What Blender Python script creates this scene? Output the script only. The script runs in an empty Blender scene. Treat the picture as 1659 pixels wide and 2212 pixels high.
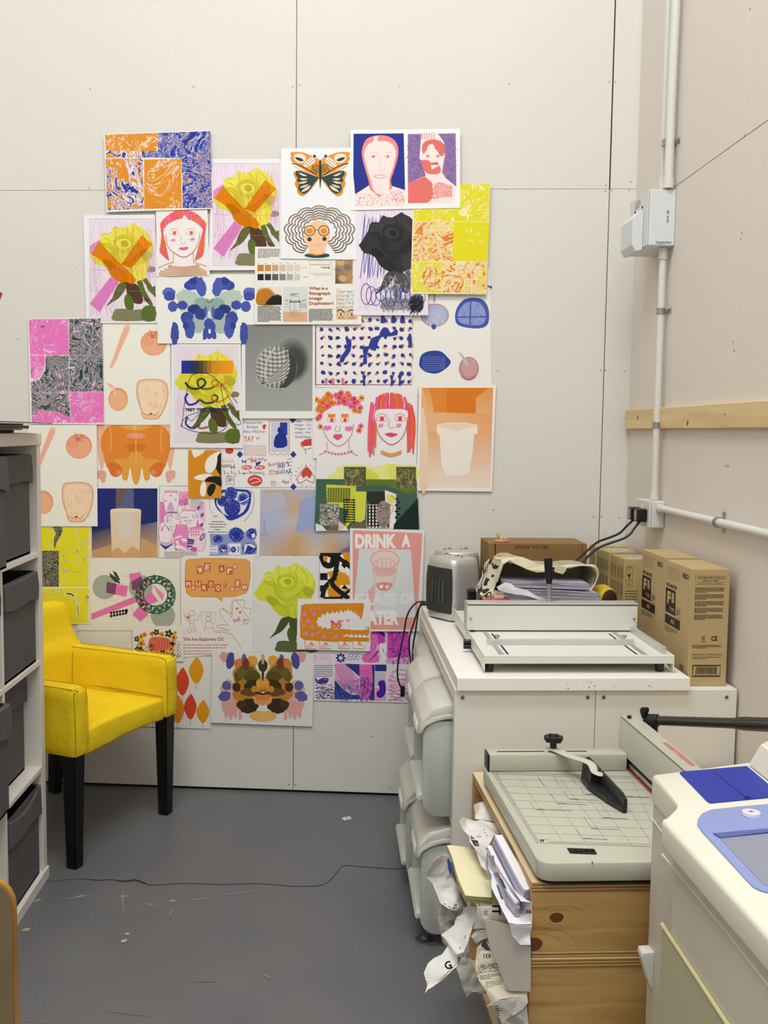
import bpy, bmesh, math, random
from mathutils import Vector, Matrix
from mathutils.geometry import tessellate_polygon
random.seed(7)
SC = bpy.context.scene
COL = SC.collection
PI = math.pi
# ------------------------------------------------------------------ camera
CP = Vector((-0.432798, -3.827074, 1.488828))
AX = Vector((0.998632, -0.050813, 0.012315)); AY = Vector((-0.00804, 0.083498, 0.996476)); AF = Vector((0.051662, 0.995212, -0.082975))
FPX = 2091.34
cam = bpy.data.cameras.new('camera'); camo = bpy.data.objects.new('camera', cam); COL.objects.link(camo)
cam.sensor_fit = 'HORIZONTAL'; cam.sensor_width = 36.0; cam.lens = 36.0 * FPX / 1659.0; cam.clip_start = 0.02
AFn = AF.normalized(); AXn = (AX - AFn * AX.dot(AFn)).normalized(); AYn = AXn.cross(AFn)
camo.matrix_world = Matrix(((AXn.x, AYn.x, -AFn.x, CP.x), (AXn.y, AYn.y, -AFn.y, CP.y), (AXn.z, AYn.z, -AFn.z, CP.z), (0, 0, 0, 1)))
SC.camera = camo
# ------------------------------------------------------------------ world, light, exposure
w = bpy.data.worlds.new('world'); SC.world = w; w.use_nodes = True
w.node_tree.nodes['Background'].inputs[0].default_value = (0.99, 1.0, 0.98, 1); w.node_tree.nodes['Background'].inputs[1].default_value = 0.27
SC.view_settings.view_transform = 'Standard'; SC.view_settings.look = 'None'; SC.view_settings.gamma = 1.0
SC.view_settings.use_curve_mapping = False; SC.view_settings.exposure = -0.07
SC.cycles.transparent_max_bounces = 24; SC.cycles.max_bounces = 8; SC.cycles.diffuse_bounces = 5
CEIL = 5.6
LAMPS = [(-1.35, -2.4, 60), (0.0, -2.4, 60), (-1.35, -4.8, 46), (0.0, -4.8, 46)]
LAMPCOL = (0.94, 0.985, 1.0)

def lin(h):
    h = h.lstrip('#'); o = []
    for i in (0, 2, 4):
        c = int(h[i:i+2], 16) / 255.0
        o.append(c / 12.92 if c <= 0.04045 else ((c + 0.055) / 1.055) ** 2.4)
    return (o[0], o[1], o[2], 1.0)

# ------------------------------------------------------------------ photo rays onto the planes things lie in
def ray(x, y): return AX * ((x - 829.5) / FPX) + AY * ((1106 - y) / FPX) + AF
def onp(x, y, P, n):
    d = ray(x, y); n = Vector(n); return CP + d * ((Vector(P) - CP).dot(n) / d.dot(n))
def PZ(x, y, z=0.0): return onp(x, y, (0, 0, z), (0, 0, 1))
def PY(x, y, Y=0.0): return onp(x, y, (0, Y, 0), (0, 1, 0))
def PX(x, y, X=0.0): return onp(x, y, (X, 0, 0), (1, 0, 0))
TH = math.atan2(0.112372, 0.993666)
WN = Vector((math.sin(TH), math.cos(TH), 0)); WX = Vector((math.cos(TH), -math.sin(TH), 0))   # back wall normal (away) and direction
XR = 0.7165                                                                                  # right wall
def PW(x, y, o=0.0): return onp(x, y, -WN * o, WN)

# ------------------------------------------------------------------ materials
MC = {}
def nodes(name):
    m = bpy.data.materials.new(name); m.use_nodes = True; nt = m.node_tree
    return m, nt, nt.nodes['Principled BSDF']
def mat(name, hexc, rough=0.5, metal=0.0, bump=0.0, bscale=60.0, var=0.0, vscale=5.0, spec=0.5, stretch=None, coat=0.0):
    if name in MC: return MC[name]
    m, nt, b = nodes(name); c = lin(hexc)
    b.inputs['Base Color'].default_value = c; b.inputs['Roughness'].default_value = rough; b.inputs['Metallic'].default_value = metal
    b.inputs['Specular IOR Level'].default_value = spec
    if coat: b.inputs['Coat Weight'].default_value = coat
    N = nt.nodes; L = nt.links
    tc = N.new('ShaderNodeTexCoord'); mp = N.new('ShaderNodeMapping'); L.new(tc.outputs['Object'], mp.inputs[0])
    if stretch: mp.inputs['Scale'].default_value = stretch
    if var:
        t = N.new('ShaderNodeTexNoise'); t.inputs['Scale'].default_value = vscale; t.inputs['Detail'].default_value = 5; L.new(mp.outputs[0], t.inputs[0])
        r = N.new('ShaderNodeValToRGB'); L.new(t.outputs[0], r.inputs[0])
        r.color_ramp.elements[0].position = 0.3; r.color_ramp.elements[1].position = 0.7
        r.color_ramp.elements[0].color = [v * (1 - var) for v in c[:3]] + [1]
        r.color_ramp.elements[1].color = [min(1, v * (1 + var)) for v in c[:3]] + [1]
        L.new(r.outputs[0], b.inputs['Base Color'])
    if bump:
        t = N.new('ShaderNodeTexNoise'); t.inputs['Scale'].default_value = bscale; t.inputs['Detail'].default_value = 4; L.new(mp.outputs[0], t.inputs[0])
        bp = N.new('ShaderNodeBump'); bp.inputs['Strength'].default_value = bump; bp.inputs['Distance'].default_value = 0.01
        L.new(t.outputs[0], bp.inputs['Height']); L.new(bp.outputs[0], b.inputs['Normal'])
    MC[name] = m; return m
def ink_mat():
    m, nt, b = nodes('printed_ink'); a = nt.nodes.new('ShaderNodeVertexColor'); a.layer_name = 'col'
    nt.links.new(a.outputs[0], b.inputs['Base Color']); b.inputs['Roughness'].default_value = 0.62; b.inputs['Specular IOR Level'].default_value = 0.25
    return m
def glaze_mat():
    m = bpy.data.materials.new('see_through_ink'); m.use_nodes = True; nt = m.node_tree; nt.nodes.clear()
    o = nt.nodes.new('ShaderNodeOutputMaterial'); t = nt.nodes.new('ShaderNodeBsdfTransparent'); a = nt.nodes.new('ShaderNodeVertexColor'); a.layer_name = 'col'
    nt.links.new(a.outputs[0], t.inputs[0]); nt.links.new(t.outputs[0], o.inputs[0]); return m
INK = ink_mat(); GLZ = glaze_mat()
def marble(name, cols, scale=8.0, seed=0.0, warp=0.6, det=4.0):
    """swirled printing ink: warped noise cut into flat colours; cols = [(pos, hex)...]"""
    if name in MC: return MC[name]
    m, nt, b = nodes(name); N = nt.nodes; L = nt.links
    b.inputs['Roughness'].default_value = 0.6; b.inputs['Specular IOR Level'].default_value = 0.25
    tc = N.new('ShaderNodeTexCoord'); mp = N.new('ShaderNodeMapping'); mp.inputs['Location'].default_value = (seed, seed * 1.7, seed * 0.6)
    L.new(tc.outputs['Object'], mp.inputs[0])
    n1 = N.new('ShaderNodeTexNoise'); n1.inputs['Scale'].default_value = scale; n1.inputs['Detail'].default_value = 2.5; n1.inputs['Distortion'].default_value = 1.2
    L.new(mp.outputs[0], n1.inputs[0])
    sb = N.new('ShaderNodeVectorMath'); sb.operation = 'SUBTRACT'; sb.inputs[1].default_value = (0.5, 0.5, 0.5); L.new(n1.outputs['Color'], sb.inputs[0])
    sc = N.new('ShaderNodeVectorMath'); sc.operation = 'SCALE'; sc.inputs['Scale'].default_value = warp; L.new(sb.outputs[0], sc.inputs[0])
    ad = N.new('ShaderNodeVectorMath'); ad.operation = 'ADD'; L.new(mp.outputs[0], ad.inputs[0]); L.new(sc.outputs[0], ad.inputs[1])
    n2 = N.new('ShaderNodeTexNoise'); n2.inputs['Scale'].default_value = scale; n2.inputs['Detail'].default_value = det; n2.inputs['Distortion'].default_value = 2.0
    L.new(ad.outputs[0], n2.inputs[0])
    r = N.new('ShaderNodeValToRGB'); r.color_ramp.interpolation = 'LINEAR'; L.new(n2.outputs[0], r.inputs[0])
    e = r.color_ramp.elements; e[0].position = cols[0][0]; e[0].color = lin(cols[0][1]); e[1].position = cols[-1][0]; e[1].color = lin(cols[-1][1])
    for p, c in cols[1:-1]:
        x = e.new(p); x.color = lin(c)
    L.new(r.outputs[0], b.inputs['Base Color']); MC[name] = m; return m
def wood(name, light, dark, stretch=(1.2, 14, 14), scale=2.0, rough=0.45, knots=None):
    if name in MC: return MC[name]
    m, nt, b = nodes(name); N = nt.nodes; L = nt.links
    tc = N.new('ShaderNodeTexCoord'); mp = N.new('ShaderNodeMapping'); mp.inputs['Scale'].default_value = stretch; L.new(tc.outputs['Object'], mp.inputs[0])
    n = N.new('ShaderNodeTexNoise'); n.inputs['Scale'].default_value = scale; n.inputs['Detail'].default_value = 6; n.inputs['Distortion'].default_value = 0.7; L.new(mp.outputs[0], n.inputs[0])
    r = N.new('ShaderNodeValToRGB'); L.new(n.outputs[0], r.inputs[0]); r.color_ramp.elements[0].position = 0.28; r.color_ramp.elements[1].position = 0.62
    r.color_ramp.elements[0].color = lin(dark); r.color_ramp.elements[1].color = lin(light)
    L.new(r.outputs[0], b.inputs['Base Color']); b.inputs['Roughness'].default_value = rough
    MC[name] = m; return m

# ------------------------------------------------------------------ object helpers
def tag(o, label=None, cat=None, group=None, kind=None):
    if label: o['label'] = label
    if cat: o['category'] = cat
    if group: o['group'] = group
    if kind: o['kind'] = kind
    return o
def thing(name, label, cat, loc=(0, 0, 0), rz=0.0, group=None):
    o = bpy.data.objects.new(name, None); COL.objects.link(o); o.location = loc; o.rotation_euler = (0, 0, rz); o.empty_display_size = 0.05
    return tag(o, label, cat, group)
def obj(name, bm, mats, parent=None, smooth=False, loc=None, rz=0.0):
    me = bpy.data.meshes.new(name)
    bmesh.ops.recalc_face_normals(bm, faces=bm.faces)
    bm.to_mesh(me); bm.free()
    if not isinstance(mats, (list, tuple)): mats = [mats]
    for m in mats: me.materials.append(m)
    if smooth:
        for p in me.polygons: p.use_smooth = True
        if smooth is True:
            me.set_sharp_from_angle(angle=0.7)
    o = bpy.data.objects.new(name, me); COL.objects.link(o)
    if parent: o.parent = parent
    if loc: o.location = loc
    if rz: o.rotation_euler = (0, 0, rz)
    return o
def B(): return bmesh.new()
def box(bm, x0, x1, y0, y1, z0, z1, bev=0.0, mi=0, seg=2, M=None):
    r = bmesh.ops.create_cube(bm, size=1.0); vs = r['verts']
    for v in vs:
        v.co = Vector(((x0 + x1) / 2 + v.co.x * (x1 - x0), (y0 + y1) / 2 + v.co.y * (y1 - y0), (z0 + z1) / 2 + v.co.z * (z1 - z0)))
    fs = list({f for v in vs for f in v.link_faces})
    if bev > 0:
        es = list({e for v in vs for e in v.link_edges})
        r2 = bmesh.ops.bevel(bm, geom=es, offset=bev, segments=seg, profile=0.5, affect='EDGES')
        fs = list(set(r2['faces']) | {f for f in fs if f.is_valid})
        vs = list({v for f in fs for v in f.verts})
    for f in fs: f.material_index = mi
    if M is not None:
        for v in vs: v.co = M @ v.co
    return vs
def prism(bm, pts, h, M=None, mi=0, axis='z', bev=0.0):
    """polygon pts (2d) extruded by h along axis (z: xy polygon, y: xz polygon, x: yz polygon)"""
    def P(a, b, c):
        if axis == 'z': return Vector((a, b, c))
        if axis == 'y': return Vector((a, c, b))
        return Vector((c, a, b))
    lo, hi = (h if isinstance(h, tuple) else (0, h))
    n = len(pts)
    a = [bm.verts.new(P(p[0], p[1], lo)) for p in pts]; b = [bm.verts.new(P(p[0], p[1], hi)) for p in pts]
    fs = [bm.faces.new(a), bm.faces.new(b[::-1])]
    for i in range(n):
        j = (i + 1) % n; fs.append(bm.faces.new((a[i], b[i], b[j], a[j])))
    bmesh.ops.recalc_face_normals(bm, faces=fs)
    if bev:
        es = list({e for f in fs for e in f.edges}); r2 = bmesh.ops.bevel(bm, geom=es, offset=bev, segments=2, profile=0.5, affect='EDGES')
        fs = list(set(r2['faces']) | {f for f in fs if f.is_valid})
    for f in fs: f.material_index = mi
    if M is not None:
        for v in {v for f in fs for v in f.verts}: v.co = M @ v.co
def frame(d):
    d = d.normalized(); u = Vector((0, 0, 1)) if abs(d.z) < 0.9 else Vector((1, 0, 0))
    a = d.cross(u).normalized(); return a, d.cross(a).normalized()
def rings(bm, rr, mi=0, cap=True, closed=False):
    """loft a list of rings (lists of Vector) with equal counts"""
    V = [[bm.verts.new(p) for p in r] for r in rr]; n = len(rr[0]); fs = []
    m = len(V)
    for i in range(m if closed else m - 1):
        A = V[i]; Bq = V[(i + 1) % m]
        for j in range(n):
            k = (j + 1) % n; fs.append(bm.faces.new((A[j], A[k], Bq[k], Bq[j])))
    if cap and not closed:
        fs.append(bm.faces.new(V[0][::-1])); fs.append(bm.faces.new(V[-1]))
    for f in fs: f.material_index = mi
    return fs
def cyl(bm, p0, p1, r0, r1=None, n=20, mi=0, cap=True):
    p0 = Vector(p0); p1 = Vector(p1); r1 = r0 if r1 is None else r1; a, b = frame(p1 - p0)
    rings(bm, [[p + (a * math.cos(t) + b * math.sin(t)) * r for t in [2 * PI * i / n for i in range(n)]] for p, r in ((p0, r0), (p1, r1))], mi, cap)
def lathe(bm, prof, c=(0, 0, 0), n=24, mi=0, M=None, sx=1.0, sy=1.0):
    c = Vector(c); rr = [[c + Vector((r * sx * math.cos(t), r * sy * math.sin(t), z)) for t in [2 * PI * i / n for i in range(n)]] for r, z in prof]
    if M is not None: rr = [[M @ p for p in r] for r in rr]
    rings(bm, rr, mi)
def smooth(pts, k=6, closed=False):
    P = [Vector(p) for p in pts]; n = len(P); out = []
    if n < 3: return P
    for i in range(n if closed else n - 1):
        if closed: a, b, c, d = P[(i - 1) % n], P[i], P[(i + 1) % n], P[(i + 2) % n]
        else: a, b, c, d = P[max(i - 1, 0)], P[i], P[i + 1], P[min(i + 2, n - 1)]
        for j in range(k):
            t = j / k
            out.append(0.5 * ((2 * b) + (c - a) * t + (2 * a - 5 * b + 4 * c - d) * t * t + (3 * b - a - 3 * c + d) * t ** 3))
    if not closed: out.append(P[-1])
    return out
def tube(bm, pts, r, n=8, k=6, mi=0, sm=True):
    P = smooth(pts, k) if sm else [Vector(p) for p in pts]
    rr = []; up = None
    for i, p in enumerate(P):
        d = (P[min(i + 1, len(P) - 1)] - P[max(i - 1, 0)])
        if d.length < 1e-9: continue
        d.normalize()
        if up is None: a, b = frame(d)
        else:
            a = (up - d * up.dot(d)).normalized(); b = d.cross(a)
        up = a
        rad = r(i / (len(P) - 1)) if callable(r) else r
        rr.append([p + (a * math.cos(t) + b * math.sin(t)) * rad for t in [2 * PI * q / n for q in range(n)]])
    rings(bm, rr, mi)
def rrect(x0, x1, y0, y1, r, n=5):
    o = []
    for cx, cy, a0 in ((x1 - r, y1 - r, 0), (x0 + r, y1 - r, 90), (x0 + r, y0 + r, 180), (x1 - r, y0 + r, 270)):
        for i in range(n + 1):
            a = math.radians(a0 + 90 * i / n); o.append((cx + r * math.cos(a), cy + r * math.sin(a)))
    return o
TXT = {}
def glyphs(s, off=0.0, sp=1.0):
    k = (s, off, sp)
    if k not in TXT:
        cu = bpy.data.curves.new('t', 'FONT'); cu.body = s; cu.offset = off; cu.resolution_u = 3; cu.space_character = sp
        o = bpy.data.objects.new('t', cu); me = bpy.data.meshes.new_from_object(o)
        V = [(v.co.x, v.co.y) for v in me.vertices]; F = [tuple(p.vertices) for p in me.polygons]
        bpy.data.objects.remove(o); bpy.data.curves.remove(cu); bpy.data.meshes.remove(me)
        xs = [v[0] for v in V]; ys = [v[1] for v in V]; x0, x1, y0, y1 = min(xs), max(xs), min(ys), max(ys)
        TXT[k] = ([((a - x0) / (x1 - x0), (b - y0) / (y1 - y0)) for a, b in V], F)
    return TXT[k]

# ------------------------------------------------------------------ flat printed sheets: a canvas in a plane
class Art:
    """shapes drawn on one flat face; f maps drawing coordinates to 3D, nrm points at the viewer"""
    def __init__(s, f, nrm, lift=0.0):
        s.f = f; s.n = Vector(nrm); s.lift = lift; s.v = []; s.fa = []; s.c = []; s.m = []; s.mats = [INK, GLZ]
        s.tr = lambda x, y: (x, y)
    def face(s, pts3, col, mi=0):
        i0 = len(s.v); s.v += pts3; s.fa.append(tuple(range(i0, i0 + len(pts3)))); s.c.append(col); s.m.append(mi)
    def up(s): s.lift += 1.2e-5
    def pt(s, x, y):
        x, y = s.tr(x, y); return s.f(x, y) + s.n * s.lift
    def P(s, pts, col, sm=0, g=0, mi=None, new=True):
        if new: s.up()
        if sm: pts = [(p[0], p[1]) for p in smooth([(a, b, 0) for a, b in pts], sm, True)]
        V3 = [Vector((a, b, 0)) for a, b in pts]
        P3 = [s.pt(a, b) for a, b in pts]; c = col if not isinstance(col, str) else lin(col)
        if g and not isinstance(c, list): c = tuple(math.sqrt(v) for v in c)
        for t in tessellate_polygon([V3]):
            cc = [c] * 3 if not isinstance(c, list) else [c[i] for i in t]
            s.face([P3[i] for i in t], cc, (1 if g else 0) if mi is None else mi)
    def quadg(s, pts, cols, g=0):
        """gradient over a quad, one colour per corner, split in strips"""
        s.up(); N = 10; cs = [lin(c) for c in cols]
        def L2(u, v, A): return [(A[0][k] * (1 - u) + A[1][k] * u) * (1 - v) + (A[3][k] * (1 - u) + A[2][k] * u) * v for k in range(len(A[0]))]
        for i in range(N):
            for j in range(N):
                q = [(i / N, j / N), ((i + 1) / N, j / N), ((i + 1) / N, (j + 1) / N), (i / N, (j + 1) / N)]
                s.face([s.pt(*L2(u, v, pts)) for u, v in q], [L2(u, v, cs) for u, v in q], 1 if g else 0)
    def R(s, x0, y0, x1, y1, col, g=0, mi=None): s.P([(x0, y0), (x1, y0), (x1, y1), (x0, y1)], col, g=g, mi=mi)
    def E(s, cx, cy, rx, ry=None, col='000000', rot=0, g=0, n=22, new=True, wob=0):
        ry = rx if ry is None else ry; a = math.radians(rot); ca, sa = math.cos(a), math.sin(a); p = []
        for i in range(n):
            t = 2 * PI * i / n; q = 1 + (random.uniform(-wob, wob) if wob else 0); x, y = rx * q * math.cos(t), ry * q * math.sin(t); p.append((cx + x * ca - y * sa, cy + x * sa + y * ca))
        s.P(p, col, g=g, new=new)
    def O(s, cx, cy, rx, ry, w, col, a0=0, a1=360, new=True):
        n = 26; s.S([(cx + rx * math.cos(math.radians(a0 + (a1 - a0) * i / n)), cy + ry * math.sin(math.radians(a0 + (a1 - a0) * i / n))) for i in range(n + 1)], w, col, 0, new=new)
    def S(s, pts, w, col, sm=5, g=0, new=True, closed=False):
        if new: s.up()
        if len(pts) > 2 and sm: pts = [(p[0], p[1]) for p in smooth([(a, b, 0) for a, b in pts], sm, closed)]
        if closed: pts = list(pts) + [pts[0]]
        c = lin(col) if isinstance(col, str) else col; n = len(pts); L = []; Rr = []
        for i in range(n):
            a = pts[max(i - 1, 0)]; b = pts[min(i + 1, n - 1)]; dx, dy = b[0] - a[0], b[1] - a[1]; l = math.hypot(dx, dy) or 1
            q = (w(i / (n - 1)) if callable(w) else w) / 2
            L.append((pts[i][0] - dy / l * q, pts[i][1] + dx / l * q)); Rr.append((pts[i][0] + dy / l * q, pts[i][1] - dx / l * q))
        for i in range(n - 1):
            s.face([s.pt(*L[i]), s.pt(*L[i+1]), s.pt(*Rr[i+1]), s.pt(*Rr[i])], [c] * 4, 1 if g else 0)
    def T(s, txt, x0, y0, x1, y1, col, rot=0, off=0.0, sp=1.0, shear=0.0):
        """text fitted in the box x0,y0 (top left) .. x1,y1 (bottom right)"""
        s.up(); V, F = glyphs(txt, off, sp); c = lin(col); cx, cy = (x0 + x1) / 2, (y0 + y1) / 2; a = math.radians(rot); ca, sa = math.cos(a), math.sin(a); P3 = []
        for u, v in V:
            x = x0 + u * (x1 - x0) - cx + shear * v; y = y1 + v * (y0 - y1) - cy; P3.append(s.pt(cx + x * ca - y * sa, cy + x * sa + y * ca))
        for f in F: s.face([P3[i] for i in f], [c] * len(f), 0)
    def PARA(s, x0, y0, x1, y1, n, col, th=0.45, wl=0.09, last=0.5, rot=0, jit=0.2):
        """a paragraph too small to read: n lines of word-long dashes"""
        s.up(); lh = (y1 - y0) / n; c = lin(col); W = x1 - x0; cx, cy = (x0 + x1) / 2, (y0 + y1) / 2; ca, sa = math.cos(math.radians(rot)), math.sin(math.radians(rot))
        for i in range(n):
            x = x0; xe = x0 + W * (last if i == n - 1 else random.uniform(1 - jit * 0.3, 1))
            while x < xe - W * 0.01:
                wd = min(W * wl * random.uniform(0.35, 1.3), xe - x); y = y0 + lh * (i + 0.2)
                q = [(x, y), (x + wd, y), (x + wd, y + lh * th), (x, y + lh * th)]
                q = [(cx + (a - cx) * ca - (b - cy) * sa, cy + (a - cx) * sa + (b - cy) * ca) for a, b in q]
                s.face([s.pt(*p) for p in q], [c] * 4, 0); x += wd + W * wl * 0.22
    def mm(s, m):
        if m not in s.mats: s.mats.append(m)
        return s.mats.index(m)
    def build(s, name, parent=None, origin=None, rz=0.0):
        me = bpy.data.meshes.new(name); Mi = Matrix.Identity(4)
        if origin is not None: Mi = (Matrix.Translation(origin) @ Matrix.Rotation(rz, 4, 'Z')).inverted()
        me.from_pydata([tuple(Mi @ v) for v in s.v], [], s.fa)
        ca = me.color_attributes.new('col', 'FLOAT_COLOR', 'CORNER'); flat = []
        for cs in s.c:
            for c in cs: flat += [c[0], c[1], c[2], 1.0]
        ca.data.foreach_set('color', flat)
        me.polygons.foreach_set('material_index', s.m)
        for m in s.mats: me.materials.append(m)
        o = bpy.data.objects.new(name, me); COL.objects.link(o)
        if origin is not None: o.location = origin; o.rotation_euler = (0, 0, rz)
        if parent: o.parent = parent
        return o
# ================================================================== the room
M_WALL = mat('wall_white', '#D8D5CF', 0.75, var=0.012, vscale=1.5, bump=0.05, bscale=90, spec=0.3)
M_WALLR = mat('wall_right_white', '#DCD3CA', 0.75, var=0.012, vscale=1.2, bump=0.05, bscale=90, spec=0.3)
M_DARK = mat('dark_gap', '#191715', 0.9)
M_BLACK = mat('black_plastic', '#141414', 0.35, spec=0.4)
M_SCREW = mat('screw_steel', '#9A9994', 0.35, 0.8)
# floor
def floor_mat():
    m, nt, b = nodes('painted_floor'); N = nt.nodes; L = nt.links
    tc = N.new('ShaderNodeTexCoord'); n = N.new('ShaderNodeTexNoise'); n.inputs['Scale'].default_value = 2.2; n.inputs['Detail'].default_value = 6; L.new(tc.outputs['Object'], n.inputs[0])
    r = N.new('ShaderNodeValToRGB'); L.new(n.outputs[0], r.inputs[0]); r.color_ramp.elements[0].position = 0.32; r.color_ramp.elements[1].position = 0.7
    r.color_ramp.elements[0].color = lin('#5F6064'); r.color_ramp.elements[1].color = lin('#6A696B')
    v = N.new('ShaderNodeTexNoise'); v.inputs['Scale'].default_value = 26; v.inputs['Detail'].default_value = 8; v.inputs['Roughness'].default_value = 0.75; L.new(tc.outputs['Object'], v.inputs[0])
    r2 = N.new('ShaderNodeValToRGB'); L.new(v.outputs[0], r2.inputs[0]); r2.color_ramp.elements[0].position = 0.715; r2.color_ramp.elements[1].position = 0.74
    r2.color_ramp.elements[0].color = (0, 0, 0, 1); r2.color_ramp.elements[1].color = (1, 1, 1, 1)
    mx = N.new('ShaderNodeMix'); mx.data_type = 'RGBA'; L.new(r2.outputs[0], mx.inputs[0]); L.new(r.outputs[0], mx.inputs[6]); mx.inputs[7].default_value = lin('#A39F97')
    L.new(mx.outputs[2], b.inputs['Base Color']); b.inputs['Roughness'].default_value = 0.42; b.inputs['Specular IOR Level'].default_value = 0.45
    bp = N.new('ShaderNodeBump'); bp.inputs['Strength'].default_value = 0.12; bp.inputs['Distance'].default_value = 0.004; L.new(v.outputs[0], bp.inputs['Height']); L.new(bp.outputs[0], b.inputs['Normal'])
    return m
XL = -2.9; YF = -6.2
def wy(x): return -x * math.tan(TH)     # y of the back wall at x
bm = B(); prism(bm, [(XL - 0.1, YF), (XR + 0.05, YF), (XR + 0.05, wy(XR) + 0.06), (XL - 0.1, wy(XL) + 0.08)], (-0.05, 0.0))
fl = tag(obj('floor', bm, floor_mat()), kind='structure')
bm = B(); prism(bm, [(XL - 0.1, YF), (XR + 0.05, YF), (XR + 0.05, wy(XR) + 0.06), (XL - 0.1, wy(XL) + 0.08)], (CEIL, CEIL + 0.05))
tag(obj('ceiling', bm, mat('ceiling_white', '#F0EFEC', 0.8)), kind='structure')
# back wall: plaster boards with open joints
MW = Matrix.Rotation(-TH, 4, 'Z')
def wx_of(x, y): return PW(x, y).dot(WX)
S1 = wx_of(641, 0); S2 = wx_of(1317, 405); ZS = 2.427
XE = XR / math.cos(TH) + 0.02
bm = B()
for a, b_, g in ((XL / math.cos(TH), S1, 0.0012), (S1, S2, 0.0014), (S2, XE, 0.0016)):
    box(bm, a + g, b_ - g, 0, 0.0125, 0.012, ZS - 0.0006, 0.0006, seg=1, M=MW)
    box(bm, a + g * (1.7 if a == S2 else 1), b_ - g * (1.7 if b_ == S2 else 1), 0, 0.0125, ZS + 0.0006, CEIL, 0.0006, seg=1, M=MW)
box(bm, XL / math.cos(TH), XE + 0.1, 0.0127, 0.03, 0, CEIL, mi=1, M=MW)
for x, y in ((195,192),(418,188),(632,188),(646,184),(863,186),(1100,181),(1316,177),(1330,177),(1063,408),(1090,409),(1309,400),(1308,413),(1321,411),(1362,393),(1359,411),(1298,800),(1308,800),(1350,802),(1282,1117),(1299,1116),(1338,1119),(1075,801),(1066,1102),(624,1694),(638,1695),(843,1703),(193,407),(38,733),(805,1591)):
    p = PW(x, y); n = -WN
    cyl(bm, p, p + n * 0.0006, 0.0032, 0.0026, 10, mi=2)
tag(obj('wall_back', bm, [M_WALL, M_DARK, M_SCREW]), kind='structure')
# right wall: boards with a level joint and an upright one
ZR = 2.331; YS = PX(1605, 330, XR).y
bm = B(); yb = wy(XR) - 0.0015
for y0, y1 in ((YF, YS - 0.0006), (YS + 0.0006, yb)):
    box(bm, XR, XR + 0.0125, y0, y1, 0.0, ZR - 0.002, 0.0006, seg=1); box(bm, XR, XR + 0.0125, y0, y1, ZR + 0.0005, CEIL, 0.0006, seg=1)
box(bm, XR + 0.0127, XR + 0.04, YF, yb + 0.05, 0, CEIL, mi=1)
for x, y in ((1600,516),(1603,503),(1584,738),(1586,758),(1432,794),(1568,1006),(1573,1008),(1620,20),(1608,292)):
    p = PX(x, y, XR); cyl(bm, p, p - Vector((0.0006, 0, 0)), 0.004, 0.003, 10, mi=2)
tag(obj('wall_right', bm, [M_WALLR, M_DARK, M_SCREW]), kind='structure')
bm = B(); box(bm, XL - 0.05, XL, YF, wy(XL), 0, CEIL); tag(obj('wall_left', bm, M_WALL), kind='structure')
bm = B(); box(bm, XL, XR, YF - 0.05, YF, 0, CEIL); tag(obj('wall_front', bm, M_WALL), kind='structure')
# floor crack and paint scuffs (worn paint, flat on the floor)
fa = Art(lambda x, y: PZ(x, y, 0.0), (0, 0, 1), 0.0004)
for pts, w_ in (([(185,1899),(215,1902),(240,1900),(262,1904),(290,1902),(318,1911),(340,1912),(385,1909),(430,1909),(480,1911),(560,1909),(640,1915),(700,1911),(725,1888),(738,1872),(750,1870),(790,1873),(850,1877),(890,1874)], 1.6), ([(255,1903),(275,1904),(292,1901),(315,1909)], 3.5), ([(98,1905),(150,1900),(185,1899)], 0.8)):
    fa.S(pts, w_, '#2B2B2C', 3)
for pts, w_, c in (([(66,1954),(72,1965),(160,1951)], 2, '#8F8C84'), ([(135,1943),(200,1932)], 2, '#A9A69B'), ([(70,1948),(90,1944)], 5, '#98948A'), ([(265,1925),(266,1968)], 5, '#94907F'), ([(258,1938),(275,1936)], 4, '#94907F'), ([(262,1965),(266,1985),(270,2000)], 3, '#77756F'),
                   ([(312,1951),(335,1958),(352,1955)], 3, '#98948A'), ([(360,1948),(385,1945)], 3, '#A9A59A'), ([(400,1948),(450,1940)], 2, '#98958C'), ([(366,1975),(375,1965)], 3, '#98948A'), ([(565,2104),(586,2112)], 5, '#8A8371'), ([(568,2126),(572,2140)], 3, '#7F7A70'), ([(60,2150),(75,2180)], 4, '#7A7A76'),
                   ([(480,1935),(550,1927)], 2, '#8B8A86'), ([(22,2202),(60,2205),(120,2212)], 2.5, '#8F8A7A'), ([(230,2185),(330,2196)], 2, '#77756F'), ([(420,2120),(470,2122)], 3, '#77766F'), ([(360,1735),(372,1737)], 2, '#9A9890')):
    rs = random.Random(int(pts[0][0]))
    for j in range(4):
        n = len(pts) - 1; k = rs.randrange(n); (xa, ya), (xb, yb_) = pts[k], pts[k + 1]; u0 = rs.uniform(0, 0.6); u1 = min(1, u0 + rs.uniform(0.2, 0.5)); o = rs.uniform(-w_ * 0.5, w_ * 0.5)
        fa.S([(xa + (xb - xa) * u0, ya + (yb_ - ya) * u0 + o), (xa + (xb - xa) * (u0 + u1) / 2, ya + (yb_ - ya) * (u0 + u1) / 2 + o + rs.uniform(-1, 1)), (xa + (xb - xa) * u1, ya + (yb_ - ya) * u1 + o)], lambda t: w_ * 0.5 * (0.3 + 0.7 * math.sin(PI * t)), c, 3)
    fa.S(pts, w_ * 0.22, c, 3)
random.seed(3)
for i in range(130):
    x, y = random.uniform(60, 880), random.uniform(1930, 2205); fa.E(x, y, random.uniform(0.5, 1.8), random.uniform(0.4, 1.0), random.choice(['#8E8B84', '#A7A398', '#9C988C', '#3B3B3C']), random.uniform(0, 180), n=7)
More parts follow.
